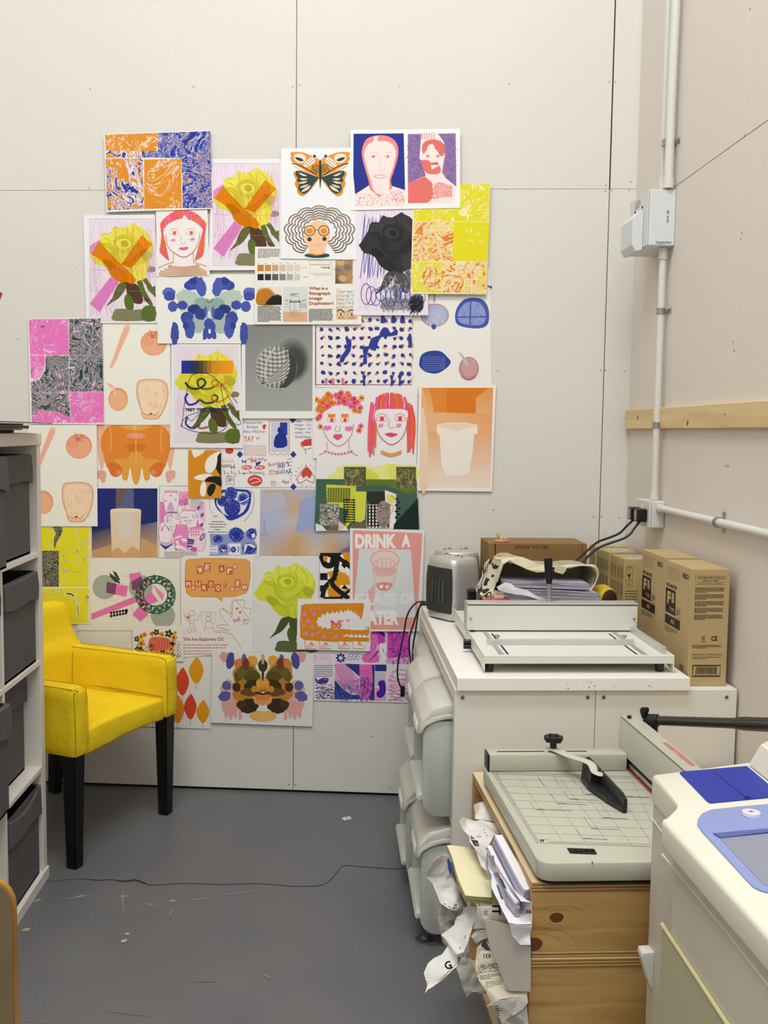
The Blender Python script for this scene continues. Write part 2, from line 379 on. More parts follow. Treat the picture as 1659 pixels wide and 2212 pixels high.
tag(fa.build('floor_scuffs', parent=fl), 'chipped paint, pale scuffs and a thin crack')
# ceiling light panels (above the frame)
M_EM, nt, b_ = nodes('lamp_diffuser'); b_.inputs['Emission Color'].default_value = (1, 0.96, 0.9, 1); b_.inputs['Emission Strength'].default_value = 3.0
for i, (x, y, e) in enumerate(LAMPS):
    t = thing('ceiling_light', 'white ceiling light panel above the room', 'ceiling light', (x, y, CEIL), group='ceiling light panels')
    bm = B(); box(bm, -0.62, 0.62, -0.32, 0.32, -0.05, -0.0005, 0.004); obj('light_housing', bm, mat('lamp_white', '#EDEDEB', 0.5), t)
    bm = B(); box(bm, -0.58, 0.58, -0.28, 0.28, -0.056, -0.051); obj('diffuser', bm, M_EM, t)
    ld = bpy.data.lights.new('ceiling_lamp', 'AREA'); ld.shape = 'RECTANGLE'; ld.size = 1.16; ld.size_y = 0.56; ld.energy = e; ld.color = LAMPCOL
    lo = bpy.data.objects.new('ceiling_lamp', ld); COL.objects.link(lo); lo.parent = t; lo.location = (0, 0, -0.062)
# ================================================================== prints on the back wall
QN = -WN
def frm(x0, y0, s): return lambda x, y: (x0 + x / s, y0 + y / s)
FA = frm(160, 260, 3.6065); FB = frm(590, 260, 3.3857); FC = frm(40, 660, 3.318); FD = frm(500, 660, 2.8603); FE = frm(80, 1100, 3.318); FF = frm(440, 1100, 3.318)
FR = frm(320, 340, 5.53); FL = frm(600, 310, 8.1947); FJ = frm(340, 1040, 6.9125); FT = frm(540, 520, 6.636); FP = lambda x, y: (x, y)
def sheet(quad, layer, f, paper='#EAE8E6', edge='#DCDAD6'):
    o = 0.0015 + layer * 0.0017
    a = Art(lambda x, y: PW(x, y, o), QN); q = [PW(x, y, o) for x, y in quad]; bk = [p + WN * 0.0005 for p in q]; c = lin(paper); e = lin(edge)
    # sheet as a grid so that it takes a slight wave off the wall at its free corners
    a.face(q, [c] * 4); a.face(bk[::-1], [e] * 4)
    for i in range(4):
        j = (i + 1) % 4; a.face([q[i], bk[i], bk[j], q[j]], [e] * 4)
    a.tr = f; a.up(); a.quad = quad; return a
def done(a, label, cat='art print', group=None, name='art_print'):
    xs = sum(p[0] for p in a.quad) / 4; ys = sum(p[1] for p in a.quad) / 4
    return tag(a.build(name, origin=PW(xs, ys, 0.001), rz=-TH), label, cat, group)
def marks(a, n, x0, y0, x1, y1, l, w, col, g=0, ang=None):
    a.up()
    for i in range(n):
        x, y = random.uniform(x0, x1), random.uniform(y0, y1); t = random.uniform(0, PI) if ang is None else math.radians(ang + random.uniform(-18, 18)); d = l * random.uniform(0.5, 1.2)
        a.S([(x, y), (x + d * math.cos(t), y + d * math.sin(t))], w, col, 0, g, new=False)
def scrib(a, x0, y0, x1, y1, n, w, col, g=0, slant=0):
    p = []
    for i in range(n + 1):
        x = x0 + (x1 - x0) * i / n; p.append((x + random.uniform(-1, 1) * (x1 - x0) / n * 0.6 + (slant if i % 2 else 0), (y0 if i % 2 else y1) + random.uniform(-0.12, 0.12) * (y1 - y0)))
    a.S(p, w, col, 4, g)
def blob(a, cx, cy, rx, ry, col, rot=0, g=1, wob=0.1, n=26):
    a.E(cx, cy, rx, ry, col, rot, g, n, True, wob)

# ---- the rose, drawn once in one frame and mapped to five posters
def rose(a, kx, ky, x0, y0, pal, tape=False, lines=None):
    f0 = a.tr; a.tr = lambda x, y: f0(x0 + (x - 775) * kx, y0 + (y - 120) * ky)
    gr, st, br, lf, y1, y2, y3, y4 = pal
    a.P([(1130,840),(1230,830),(1190,930),(1120,1020),(1040,1070),(970,1115),(1040,1020),(1080,920)], st, 3)
    a.P([(1210,900),(1230,820),(1330,850),(1395,950),(1400,1080),(1290,1070),(1230,990)], br, 3)
    a.P([(1330,800),(1395,800),(1440,930),(1530,1090),(1490,1100),(1410,1000)], lf, 3)
    a.P([(1400,790),(1450,780),(1510,860),(1560,950),(1558,1010),(1500,930)], st, 3)
    a.P([(1450,880),(1520,890),(1558,870),(1558,980),(1500,950)], lf, 2)
    a.P([(1185,1040),(1215,970),(1270,1000),(1300,1080),(1290,1160),(1215,1150)], lf, 3)
    a.P([(1470,640),(1550,645),(1552,700),(1460,705)], gr, 2)
    a.P([(1060,1285),(1048,1220),(1080,1150),(1200,1145),(1280,1160),(1400,1150),(1440,1190),(1400,1285)], gr, 2)
    a.P([(1390,1180),(1440,1110),(1558,1120),(1558,1285),(1410,1285)], lf, 2)
    a.P([(775,515),(800,490),(890,345),(905,280),(935,238),(1020,240),(1072,155),(1120,178),(1185,183),(1300,118),(1345,150),(1400,175),(1490,270),(1540,400),(1520,490),(1490,560),(1480,640),(1455,700),(1430,790),(1360,810),(1300,850),(1255,842),(1205,822),(1150,835),(1085,800),(1020,740),(985,665),(910,622),(840,612)], y1)
    a.P([(900,290),(1020,250),(1080,190),(1200,200),(1180,330),(1080,400),(960,380)], y2, 4)
    a.P([(1220,180),(1310,140),(1400,190),(1480,290),(1500,430),(1420,400),(1330,300)], y2, 4)
    a.P([(900,380),(1010,430),(1040,540),(1130,620),(1160,600),(1120,480),(1060,400),(980,350)], y3, 4)
    a.P([(1160,600),(1260,560),(1380,450),(1440,480),(1330,620),(1240,690),(1170,660)], y3, 4)
    a.P([(1060,330),(1150,260),(1270,290),(1310,390),(1250,480),(1150,470),(1080,400)], y3, 4)
    a.P([(1090,360),(1160,300),(1250,330),(1270,400),(1210,440),(1140,430)], y2, 4)
    a.P([(1150,340),(1215,330),(1240,380),(1200,410),(1160,390)], y4, 4)
    a.P([(930,560),(1010,560),(1080,620),(1100,680),(1010,690),(950,630)], y4, 3)
    a.P([(1380,440),(1470,450),(1520,500),(1470,570),(1400,540)], y4, 3)
    a.P([(1280,650),(1400,600),(1470,640),(1430,780),(1360,800),(1300,740)], y2, 4)
    a.P([(1020,700),(1100,660),(1200,700),(1240,800),(1150,825),(1080,790)], y3, 4)
    for p in ([(900,345),(960,400),(1040,440),(1060,540),(1150,610)], [(1150,610),(1270,570),(1380,470),(1480,420)], [(985,660),(1060,650),(1150,690),(1260,680),(1400,590),(1490,540)], [(1080,200),(1090,290),(1070,380),(1120,460)], [(1310,150),(1290,260),(1310,380),(1240,480)], [(1205,820),(1190,750),(1150,690)], [(1300,850),(1280,760),(1300,680)], [(1130,300),(1250,310),(1270,400),(1170,440)], [(950,300),(1010,330),(1050,420)], [(1340,170),(1420,280),(1440,400)]):
        a.S(p, 7, y4)
    a.S([(1360,830),(1440,960),(1520,1080)], 12, st); a.S([(1100,900),(1060,1010),(990,1100)], 5, br)
    if tape:
        a.P([(775,395),(885,320),(905,345),(775,480)], '#F3A9DC', g=1)
        a.P([(890,345),(780,485),(900,560),(985,640),(1020,740),(1085,800),(1150,835),(1255,842),(1300,850),(1330,800),(1270,720),(1130,600),(1010,470)], '#FF9C60', g=1)
        a.P([(1395,265),(1525,372),(1270,660),(1150,615)], '#FF9A58', g=1)
        a.P([(1030,755),(1120,830),(895,1185),(775,1085)], '#F396D8', g=1)
        a.P([(1395,1020),(1440,1010),(1490,1040),(1470,1060),(1400,1060)], '#F39AD8', g=1)
    a.tr = f0
YEL = ('#7D7C56', '#5E6231', '#4E3520', '#566B22', '#D9D13A', '#E6DC50', '#CFC428', '#B9B022')
YEL2 = ('#5B6440', '#44532B', '#4A5530', '#4F5F2E', '#D2D63C', '#DDE052', '#C6CC30', '#AFB628')
BLK = ('#8C8A8E', '#3F3D41', '#4B4A4E', '#6F6D72', '#2C2B2D', '#383639', '#232224', '#1B1A1C')

# 1 orange/blue marble
MOB = marble('ink_marble_blue', [(0.0, '#1B2C92'), (0.44, '#1E2F96'), (0.475, '#D7D7E6'), (0.495, '#2A3C9E'), (0.53, '#22339A'), (0.55, '#E4DEDE'), (0.57, '#D28330'), (0.60, '#2C3E9E'), (1.0, '#E6E4E8')], 9, 1, 0.5)
MOO = marble('ink_marble_orange', [(0.0, '#E8DDD2'), (0.30, '#EADFD6'), (0.33, '#D98A1E'), (0.54, '#DC8D1C'), (0.555, '#E9DCCF'), (0.575, '#D98C20'), (0.66, '#D98A1E'), (0.69, '#E6D8D0'), (1.0, '#3A4CA6')], 5.5, 4, 0.35, 6)
MOX = marble('ink_marble_mix', [(0.0, '#1E2F96'), (0.42, '#22339A'), (0.45, '#E2DCE0'), (0.5, '#D8D6E4'), (0.52, '#DB8C1E'), (0.58, '#DB8C1E'), (0.60, '#E8E0DA'), (0.63, '#2A3C9E'), (1.0, '#DD9028')], 8, 9, 0.5)
a = sheet([(225,290),(454.5,281.6),(459.5,451.3),(229.9,458)], 7, FA, '#EEE9E4')
a.P([(240,112),(650,98),(655,190),(640,235),(540,245),(540,288),(250,292)], '#D98A1E', mi=a.mm(MOO)); a.P([(652,98),(1062,84),(1070,405),(838,408),(836,296),(655,292)], '#1E2F96', mi=a.mm(MOB))
a.P([(245,300),(538,294),(542,690),(258,702)], '#1E2F96', mi=a.mm(MOX)); a.P([(545,305),(834,300),(838,684),(546,690)], '#DC8D1C', mi=a.mm(MOO)); a.P([(842,410),(1070,407),(1077,682),(845,685)], '#1E2F96', mi=a.mm(MOB))
a.P([(500,240),(660,236),(700,290),(500,292)], '#22339A', mi=a.mm(MOB)); a.P([(250,235),(540,240),(540,290),(250,293)], '#22339A', mi=a.mm(MOX))
done(a, 'marbled print in orange and royal blue, topmost at the left of the wall')
# 2 and 4 rose prints with pink tape strips
def rose_tape(quad, layer, f, ox, oy, kx, ky, label):
    a = sheet(quad, layer, f, '#EAE6EC'); g = a.tr; x1 = ox + 785 * kx; y0 = oy - 50 * ky; y1 = oy + 1170 * ky
    a.R(ox, y0, x1, y1, '#E3D9E4')
    for k in range(5): scrib(a, ox + 10, y0 + 10 + k * (y1 - y0) * 0.19, x1 - 10, y0 + (k + 1) * (y1 - y0) * 0.19, 16, 2.2, '#D9A6CC')
    rose(a, kx, ky, ox, oy, YEL, True)
    a.S([(ox, y0), (x1, y0), (x1, y1), (ox, y1)], 2, '#D08CB8', 0, closed=True)
    for k in (0.33, 0.5, 0.7): a.S([(ox, y0 + (y1 - y0) * k), (x1, y0 + (y1 - y0) * (k + 0.01))], 1.6, '#C9809F', 0)
    scrib(a, ox + 170, oy + 40, x1 - 30, oy + 330 * ky, 20, 1.6, '#D99A3A', slant=20); scrib(a, ox + 180, oy + 250 * ky, x1 - 60, oy + 700 * ky, 14, 2, '#D8643A', slant=-16); scrib(a, x1 - 70, oy + 300 * ky, x1 - 6, oy + 680 * ky, 8, 2.4, '#DE9CCB')
    scrib(a, ox + 20, oy + 800 * ky, ox + 200, oy + 1100 * ky, 10, 2, '#D98FC4'); scrib(a, ox + 10, oy + 430 * ky, ox + 90, oy + 800 * ky, 6, 2.4, '#DE9CCB')
    return done(a, label)
rose_tape([(180,465),(334.5,463.5),(345,698),(186,698)], 3, FA, 122, 800, 0.652, 0.652, 'yellow rose print with pink tape strips, left of the red-haired portrait')
rose_tape([(459,343),(607,343),(616,583),(449.6,584)], 6, FA, 1085, 368, 0.652, 0.652, 'yellow rose print with pink tape strips, left of the butterfly drawing')
# 3 red-haired face in stripes
a = sheet([(337,455),(448,453),(453.4,595.5),(338.8,597)], 5, FR, '#E9E6E6')
for k in range(110):
    t = (k % 55) / 54; side = -1 if k % 2 else 1; cx, cy = 420, 900
    an = math.radians(200 + 140 * t); r1, r2 = 285, 150 + 60 * abs(math.cos(an)); jj = (k * 29 % 17) - 8; a.S([(cx + (r1 + jj) * math.cos(an), cy + (268 + jj) * math.sin(an)), (cx + (r1 + r2) / 2 * math.cos(an + side * 0.10), cy + 235 * math.sin(an)), (cx + (r2 + jj) * 1.2 * math.cos(an), cy + (175 + jj) * math.sin(an))], 15, random.choice(['#E8577B', '#E9604A', '#EC6CA6', '#E8743A', '#EE6A5C']))
for k in range(26):
    y = 740 + k * 15; o = (k * 37) % 23
    a.S([(190 - k * 2.2 + o * 0.6, y), (150 + k * 1.6 + o * 0.3, y + 60), (165 + k * 3.4, y + 110)], 13, random.choice(['#E8577B', '#E8642E', '#E9604A'])); a.S([(650 + o, y), (690 - k * 2.0, y + 60), (665 - k * 4.2, y + 110)], 13, random.choice(['#E8577B', '#E8742A', '#E9604A']))
a.P([(435,690),(375,790),(240,850),(225,950),(240,1060),(300,1130),(430,1190),(540,1130),(600,1030),(620,900),(600,850),(500,780)], '#E9E6E6', 3)
a.S([(215,930),(230,1040),(300,1130),(430,1190),(545,1120),(600,1010),(618,900)], 6, '#D77A3A')
for x in (315, 515):
    a.S([(x - 55, 868), (x, 850), (x + 50, 866)], 5, '#D77A3A'); a.P([(x - 60, 905), (x, 880), (x + 55, 905), (x, 932)], '#F1ECEA', 3); a.S([(x - 60, 905), (x, 880), (x + 55, 905), (x, 932)], 4, '#D77A3A', closed=True); a.E(x + 2, 905, 22, 22, '#E8574A')
a.S([(395,930),(395,1010),(405,1035),(438,1030),(437,1005)], 4, '#C98A5A'); a.P([(365,1090),(405,1072),(425,1080),(450,1068),(487,1080),(450,1108),(400,1110)], '#E8559A', 3)
for x, y in ((268, 995), (495, 985)):
    for k in range(9): a.S([(x + k * 8, y + 24 - (k % 3) * 8 + abs(k - 4) * -3), (x + 14 + k * 6, y - 25 + abs(k - 4) * 4)], 5, '#E048B8', 0)
a.S([(303,1140),(300,1270)], 6, '#D2803C', 0); a.S([(537,1130),(548,1265)], 6, '#D2803C', 0)
a.S([(303,1250),(220,1275),(120,1320)], 6, '#D2803C'); a.S([(548,1250),(640,1280),(705,1300)], 6, '#D2803C')
for k in range(6): a.S([(130 + max(0, 150 - k * 45) , 1290 + k * 22), (250 + 10 * k, 1318 + k * 24 - 20), (420, 1330 + k * 20 - 20), (600 - 5 * k, 1310 + k * 22 - 20), (705 - max(0, 130 - k * 40), 1285 + k * 22)], 8, '#CE8238')
done(a, 'portrait drawing of a red-haired figure in an orange striped top')
# 5 butterfly and curly-haired figure
a = sheet([(607,320.5),(765,319),(771,561),(606,558.5)], 9, FL, '#EAEBEE')
def bfly(sx):
    X = lambda x: 750 + sx * (x - 750)
    q = lambda l: [(X(x), y) for x, y in l]
    a.P(q([(740,600),(690,500),(540,470),(380,480),(290,500),(282,560),(320,640),(300,720),(340,800),(350,880),(430,935),(500,900),(600,800)]), '#E08A1E', 3)
    a.P(q([(725,605),(640,560),(500,520),(350,480),(315,520),(330,580),(360,600),(340,660),(380,720),(360,790),(400,860),(470,890),(560,830),(650,700)]), '#24463F', 3)
    for c in (([(365,515),(430,530),(520,570),(440,570)]), ([(385,620),(450,615),(530,625),(450,650)]), ([(355,700),(430,675),(530,665),(450,710)]), ([(385,780),(450,745),(550,720),(470,775)]), ([(415,860),(480,790),(580,740),(530,820)])):
        a.P(q(c), '#F0DCC8', 3); a.S(q([c[0], c[2]]), 7, '#E2954A', 0)
    a.P(q([(745,330),(660,250),(540,190),(400,150),(240,155),(225,190),(240,230),(220,250),(240,310),(300,360),(420,440),(600,520),(740,570)]), '#E2913A', 3)
    a.P(q([(300,200),(400,180),(480,210),(500,280),(450,340),(360,340),(290,280)]), '#F4DCC6', 3); a.P(q([(310,245),(400,255),(460,300),(400,315),(330,280)]), '#1F3B34', 3)
    a.P(q([(450,380),(590,240),(660,290),(640,340),(520,420)]), '#F3E4D6', 2)
    for k in range(9): a.S(q([(470 + k * 15, 385 - k * 14), (490 + k * 15, 372 - k * 13)]), 7, '#3C2E22', 0); a.S(q([(505 + k * 15, 410 - k * 13), (525 + k * 15, 392 - k * 13)]), 8, '#3C2E22', 0)
    a.P(q([(740,560),(720,380),(680,350),(640,380),(600,430),(560,480),(640,540)]), '#C88A28', 2)
    for k in range(44):
        x, y = random.uniform(590, 725), random.uniform(370, 550); a.S(q([(x, y), (x + 14, y + 14)]), 10, '#26382C', 0, new=(k == 0))
    a.S(q([(250,350),(400,395),(560,480),(690,570)]), 15, '#231F18'); a.S(q([(270,385),(400,460),(560,530),(690,585)]), 14, '#F0E2D4'); a.S(q([(270,392),(400,468),(560,538),(690,590)]), 4, '#3A2A1C')
    a.S(q([(740,305),(700,250),(660,225)]), 4, '#3A3434'); a.E(X(652), 222, 22, 28, '#33363A', -35 * sx)
bfly(1); bfly(-1)
a.P([(735,320),(750,300),(768,320),(778,560),(765,700),(752,805),(740,700),(730,560)], '#26352E', 3)
def hair(r, col, w):
    p = []; N = 11
    for k in range(N * 10 + 1):
        t = math.radians(118 + 304 * k / (N * 10)); m = 0.96 + 0.10 * abs(math.sin(PI * k / 10)) ** 0.7
        p.append((738 + 590 * r * m * math.cos(t), 1560 + 430 * r * m * math.sin(t) - 20 * (1 - r)))
    a.S(p, w, col, 0)
for r, c in ((1.0, 1), (0.9, 1), (0.8, 1), (0.7, 1), (0.6, 1), (0.5, 1)):
    hair(r * 0.965, '#EED9CC', 20); hair(r, '#26292C', 14)
a.P([(560,1480),(600,1400),(720,1370),(850,1400),(900,1480),(920,1650),(870,1780),(830,1850),(830,1960),(560,1960),(560,1850),(490,1760),(470,1660)], '#EFC49C', 3)
for x in (565, 815):
    a.E(x, 1545, 92, 88, '#F2B97E'); a.E(x, 1552, 55, 50, '#E08A22'); a.O(x, 1545, 94, 90, 13, '#2E3134')
a.S([(658,1540),(690,1530),(722,1540)], 10, '#2E3134'); a.E(562, 1697, 38, 38, '#263F38'); a.E(827, 1688, 38, 38, '#263F38')
a.S([(640,1660),(680,1705),(730,1690),(745,1650)], 5, '#D9A070'); a.S([(632,1775),(700,1805),(765,1772)], 9, '#DA8A3A')
a.P([(470,1985),(560,1945),(700,1968),(850,1950),(915,1970),(900,2000),(780,2022),(600,2020)], '#204840', 3); a.S([(535,1950),(690,1975),(840,1945)], 16, '#E08A1E')
done(a, 'print of an orange butterfly above a curly-haired figure in round glasses')
# 6 two portraits
a = sheet([(757.5,281),(994,278),(994,449),(757.5,454)], 10, FB, '#EFEDEC')
a.P([(588,98),(955,95),(965,510),(600,540),(586,400)], '#1D2C8C')
a.P([(600,540),(710,470),(780,450),(870,480),(965,510),(965,625),(595,632)], '#F3E1DE')
a.P([(700,450),(665,330),(648,230),(680,140),(760,110),(850,120),(905,170),(915,250),(890,350),(860,440),(870,500),(800,520),(780,560),(740,530),(705,500)], '#E88A86', 3)
a.P([(715,440),(680,330),(665,240),(700,170),(780,150),(860,165),(898,230),(880,330),(850,430),(845,520),(770,540),(730,500)], '#F2DEDB', 3)
a.P([(740,120),(770,115),(760,160),(730,160)], '#F2DEDB')
for x in (733, 838): a.E(x, 265, 26, 11, '#EFC7C4'); a.E(x, 265, 9, 10, '#D26A6C')
for p in ([(705,235),(770,240)], [(815,235),(870,235)], [(790,270),(775,350),(795,372),(820,350)]): a.S(p, 4, '#E9B6B2')
a.S([(735,408),(785,398),(825,410),(780,424),(738,410)], 5, '#DE8F90')
a.up()
for k in range(190):
    a.E(random.uniform(600, 960), random.uniform(535, 625), 3.4, 3, '#C9686A', n=6, new=False) if k % 3 else a.E(random.uniform(860, 962), random.uniform(510, 600), 3.4, 3, '#C9686A', n=6, new=False)
a.P([(985,100),(1335,95),(1340,480),(985,460)], '#8A6FA0')
for k in range(3): marks(a, 220, 990, 105, 1330, 450, 26, 2.4, ['#3C4AA0', '#C06A86', '#5A56A0'][k])
a.P([(1085,90),(1200,90),(1250,160),(1255,260),(1235,380),(1260,420),(1340,485),(1320,600),(1130,605),(990,605),(985,460),(1115,405),(1090,300),(1070,280)], '#F0DEDB')
a.P([(985,460),(1110,410),(1165,460),(1175,560),(1130,603),(987,606)], '#E0706A'); a.P([(1175,470),(1210,450),(1310,480),(1310,560),(1170,575)], '#E59B96'); marks(a, 50, 1170, 460, 1300, 560, 18, 4, '#F2DAD6')
a.P([(1088,190),(1120,150),(1190,140),(1255,180),(1245,260),(1215,250),(1190,210),(1130,205),(1100,250)], '#DE6A64', 2); a.P([(1090,290),(1150,300),(1160,360),(1215,330),(1225,380),(1180,395),(1120,385),(1095,340)], '#E07068', 2); a.P([(1155,310),(1200,305),(1215,325),(1150,325)], '#D65C5A'); a.P([(1140,180),(1170,175),(1180,205),(1125,205)], '#F2DEDB', 2)
for x in (1132, 1205): a.E(x, 262, 13, 9, '#DE7A78')
for k in range(6): a.S([(1090 + k * 17, 92), (1092 + k * 17, 140)], 6, '#D9938F', 0)
done(a, 'print of two red portraits on blue, topmost on the wall')
# 7 black rose
a = sheet([(768,428),(920,428),(925,681),(762.8,681)], 8, FB, '#E6E0EA')
a.R(630, 600, 1110, 1390, '#E6DCE8'); scrib(a, 640, 640, 1000, 760, 14, 3, '#E2B7D8'); scrib(a, 640, 1130, 760, 1380, 8, 5, '#EAC4E0')
for x0, y0, x1, y1, n in ((640, 710, 830, 930, 13), (636, 940, 820, 1150, 15)): scrib(a, x0, y0, x1, y1, n, 5, '#4A4FA2', slant=14)
rose(a, 0.6, 0.61, 625, 672, BLK)
for k in range(2): marks(a, 160, 800, 1130, 1010, 1390, 30, 3, ['#5E5C60', '#B9B6BA'][k], ang=70)
for k in range(12):
    cx = 680 + k * 36; a.O(cx, 1270 + (k % 3) * 12, 36, 76 - (k % 4) * 8, 5, '#3A3F96')
marks(a, 160, 1010, 1280, 1100, 1390, 40, 4, '#2E2D33', ang=120)
done(a, 'print of a black rose scribbled over in blue pen')
# 8 yellow marble
MY = marble('ink_marble_yellow', [(0.0, '#F2EDDA'), (0.37, '#EFE6B8'), (0.40, '#DFD51E'), (0.56, '#DDD31A'), (0.575, '#F4EFD8'), (0.60, '#DDD31A'), (0.68, '#E3D830'), (0.72, '#F0EADC'), (1.0, '#C08C60')], 9, 2, 0.4)
MYO = marble('ink_marble_yellow_orange', [(0.0, '#DDD31A'), (0.38, '#E0D52C'), (0.42, '#F4EAD0'), (0.45, '#DD861E'), (0.49, '#F6EBD6'), (0.51, '#E0D530'), (0.54, '#F4EAD0'), (0.57, '#DD8118'), (1.0, '#DC7E18')], 10, 5, 0.55)
a = sheet([(893,397),(1059.6,396.5),(1051.3,635.7),(886.8,634.5)], 9, FB, '#EDE9C8')
a.P([(1030,466),(1588,463),(1582,738),(1027,738)], '#DDD31A', mi=a.mm(MY)); a.P([(1027,742),(1320,742),(1316,1030),(1018,1028)], '#DDD31A', mi=a.mm(MYO)); a.P([(1320,742),(1582,742),(1570,1030),(1314,1030)], '#DFD51C')
a.P([(1018,1032),(1238,1036),(1225,1262),(1008,1260)], '#DDD31A', mi=a.mm(MY)); a.P([(1238,1036),(1570,1034),(1560,1268),(1225,1262)], '#DC7E18', mi=a.mm(MYO)); a.P([(1110,1080),(1180,1070),(1220,1150),(1210,1240),(1130,1235),(1090,1180)], '#DC7E18', 3, mi=a.mm(MYO))
marks(a, 12, 1400, 780, 1550, 900, 30, 4, '#F0E9B0')
done(a, 'marbled print in bright yellow and orange, topmost at the right of the wall')
# 9 what is a risograph
a = sheet([(550.8,532.8),(779.6,533.6),(781,700.8),(549.8,700.8)], 7, FT, '#E9E7E0')
a.PARA(115, 115, 440, 250, 7, '#2A2A28', th=0.5)
for i, (c, d) in enumerate(zip(('#C07A1E', '#C08A50', '#CBA27C', '#D6BDA6', '#D9C9BC', '#D5D1C8'), ('#151515', '#2E2E2C', '#5A5C5E', '#7E8284', '#A9ABAA', '#C6C9C9'))):
    x = 108 + i * 105; a.R(x, 345, x + 88, 436, c); a.R(x, 477, x + 88, 567, d); a.R(x, 322, x + 24, 328, '#55504A'); a.R(x, 455, x + 24, 461, '#55504A')
a.T('orange', 745, 385, 825, 397, '#B07A5A'); a.T('BLACK', 762, 516, 825, 528, '#333333', off=0.02)
for k in range(4): a.S([(1140 + k * 15, 285), (1140 + k * 15, 470 + k * 10), (900 + k * 10, 470 + k * 12)], 2.5, '#B9B6AE', 0)
a.S([(860,285),(860,468),(1140,468),(1140,285)], 3, '#9A9890', 0, closed=True)
a.T('Contemporary', 862, 326, 1140, 360, '#B9744E', 180); a.T('Bolton', 1018, 375, 1138, 400, '#262624', 180, off=0.02)
a.quadg([(1225,280),(1475,280),(1468,615),(1222,615)], ['#C0966A', '#A87A4A', '#C2925C', '#3A3A3C'])
for x, y, r in ((1300, 310, 60), (1400, 380, 55), (1330, 540, 60), (1260, 420, 45), (1430, 520, 50)): blob(a, x, y, r, r * 0.75, random.choice(['#C9A67C', '#8C7A68', '#B38C60', '#77706A']), 20, 0)
a.R(108, 660, 455, 920, '#E4DED2')
for k in range(8): t = k / 7; a.P([(108, 918), (108 , 700 + k * 10), (200 + k * 2, 668 + k * 5), (300 - k * 3, 680 + k * 6), (400 - k * 8, 800), (420 - k * 8, 918)], ['#E2D5C0', '#DFC8A4', '#D9B27C', '#CF9A4E', '#C98A2C', '#C4821E', '#C07A18', '#BD7614'][k], 3)
for k in range(5): a.P([(200 + k * 6, 920), (250 + k * 5, 840 + k * 4), (320, 780 + k * 6), (400, 765 + k * 7), (455, 790 + k * 6), (455, 920)], ['#8C8476', '#5E574C', '#3A3632', '#262422', '#181716'][k])
a.R(475, 660, 826, 1158, '#D6D7D6'); a.P([(475,1015),(560,1020),(826,1030),(826,1158),(475,1158)], '#D9AB80')
for p in ([(572,860),(610,795),(700,795),(722,860)], [(572,885),(720,885),(715,1090),(580,1080)], [(640,885),(640,1000)], [(575,1000),(718,1000)]): a.S(p, 4, '#2A2A2A', 0, closed=len(p) > 2)
a.R(572, 860, 722, 884, '#2E2E2E'); a.R(590, 866, 700, 874, '#E2E2E0')
a.S([(572,890),(545,895),(510,950),(570,955)], 4, '#2A2A2A', 0); a.S([(722,890),(790,890),(815,970),(725,960)], 4, '#2A2A2A', 0, closed=True)
for k in range(4): a.S([(740 + k * 18, 905), (745 + k * 18, 960)], 4, '#2A2A2A', 0)
a.PARA(580, 755, 712, 785, 2, '#2A2A2A', th=0.6); a.PARA(505, 845, 560, 875, 2, '#2A2A2A'); a.PARA(740, 845, 818, 875, 2, '#2A2A2A'); a.S([(600,1020),(680,1020),(680,1055),(600,1055)], 4, '#2A2A2A', 0, closed=True)
for i, s_ in enumerate(('What is a', 'Risograph', 'Image', 'Duplicator?')):
    wd = (268, 305, 188, 350)[i]; a.T(s_, 848, 660 + i * 71, 848 + wd, 702 + i * 71 + (14 if i in (1, 2, 3) else 0), '#B5683C', off=0.035)
a.PARA(108, 938, 450, 1165, 12, '#1E1E1C', th=0.5, wl=0.07); a.PARA(845, 975, 1195, 1165, 10, '#1E1E1C', th=0.5, wl=0.07, last=0.15)
a.R(1240, 690, 1540, 1125, '#DDB48A'); a.P([(1250,740),(1270,700),(1540,695),(1540,980),(1270,975),(1255,900),(1262,820)], '#EDEAE4', 2)
for i, s_ in enumerate(('WHAT? WHY DO', 'YOU ASK THIS', 'WHAT DO YOUS', 'ABOUT MY IMA', 'DUPLICATOR')): a.T(s_, 1262, 714 + i * 55, 1530, 756 + i * 55, '#242220', sp=0.95)
for x in (1305, 1460): a.E(x, 1060, 42, 18, '#F0ECE6'); a.O(x, 1060, 44, 20, 4, '#2A2622'); a.E(x, 1060, 15, 15, '#2A2622'); a.S([(x - 60, 1010), (x, 990), (x + 50, 1030)], 14, '#2A2622'); a.S([(x - 40, 1100), (x, 1110), (x + 40, 1095)], 6, '#2A2622')
done(a, 'printed sheet about an image duplicator, with rows of orange and grey swatches')
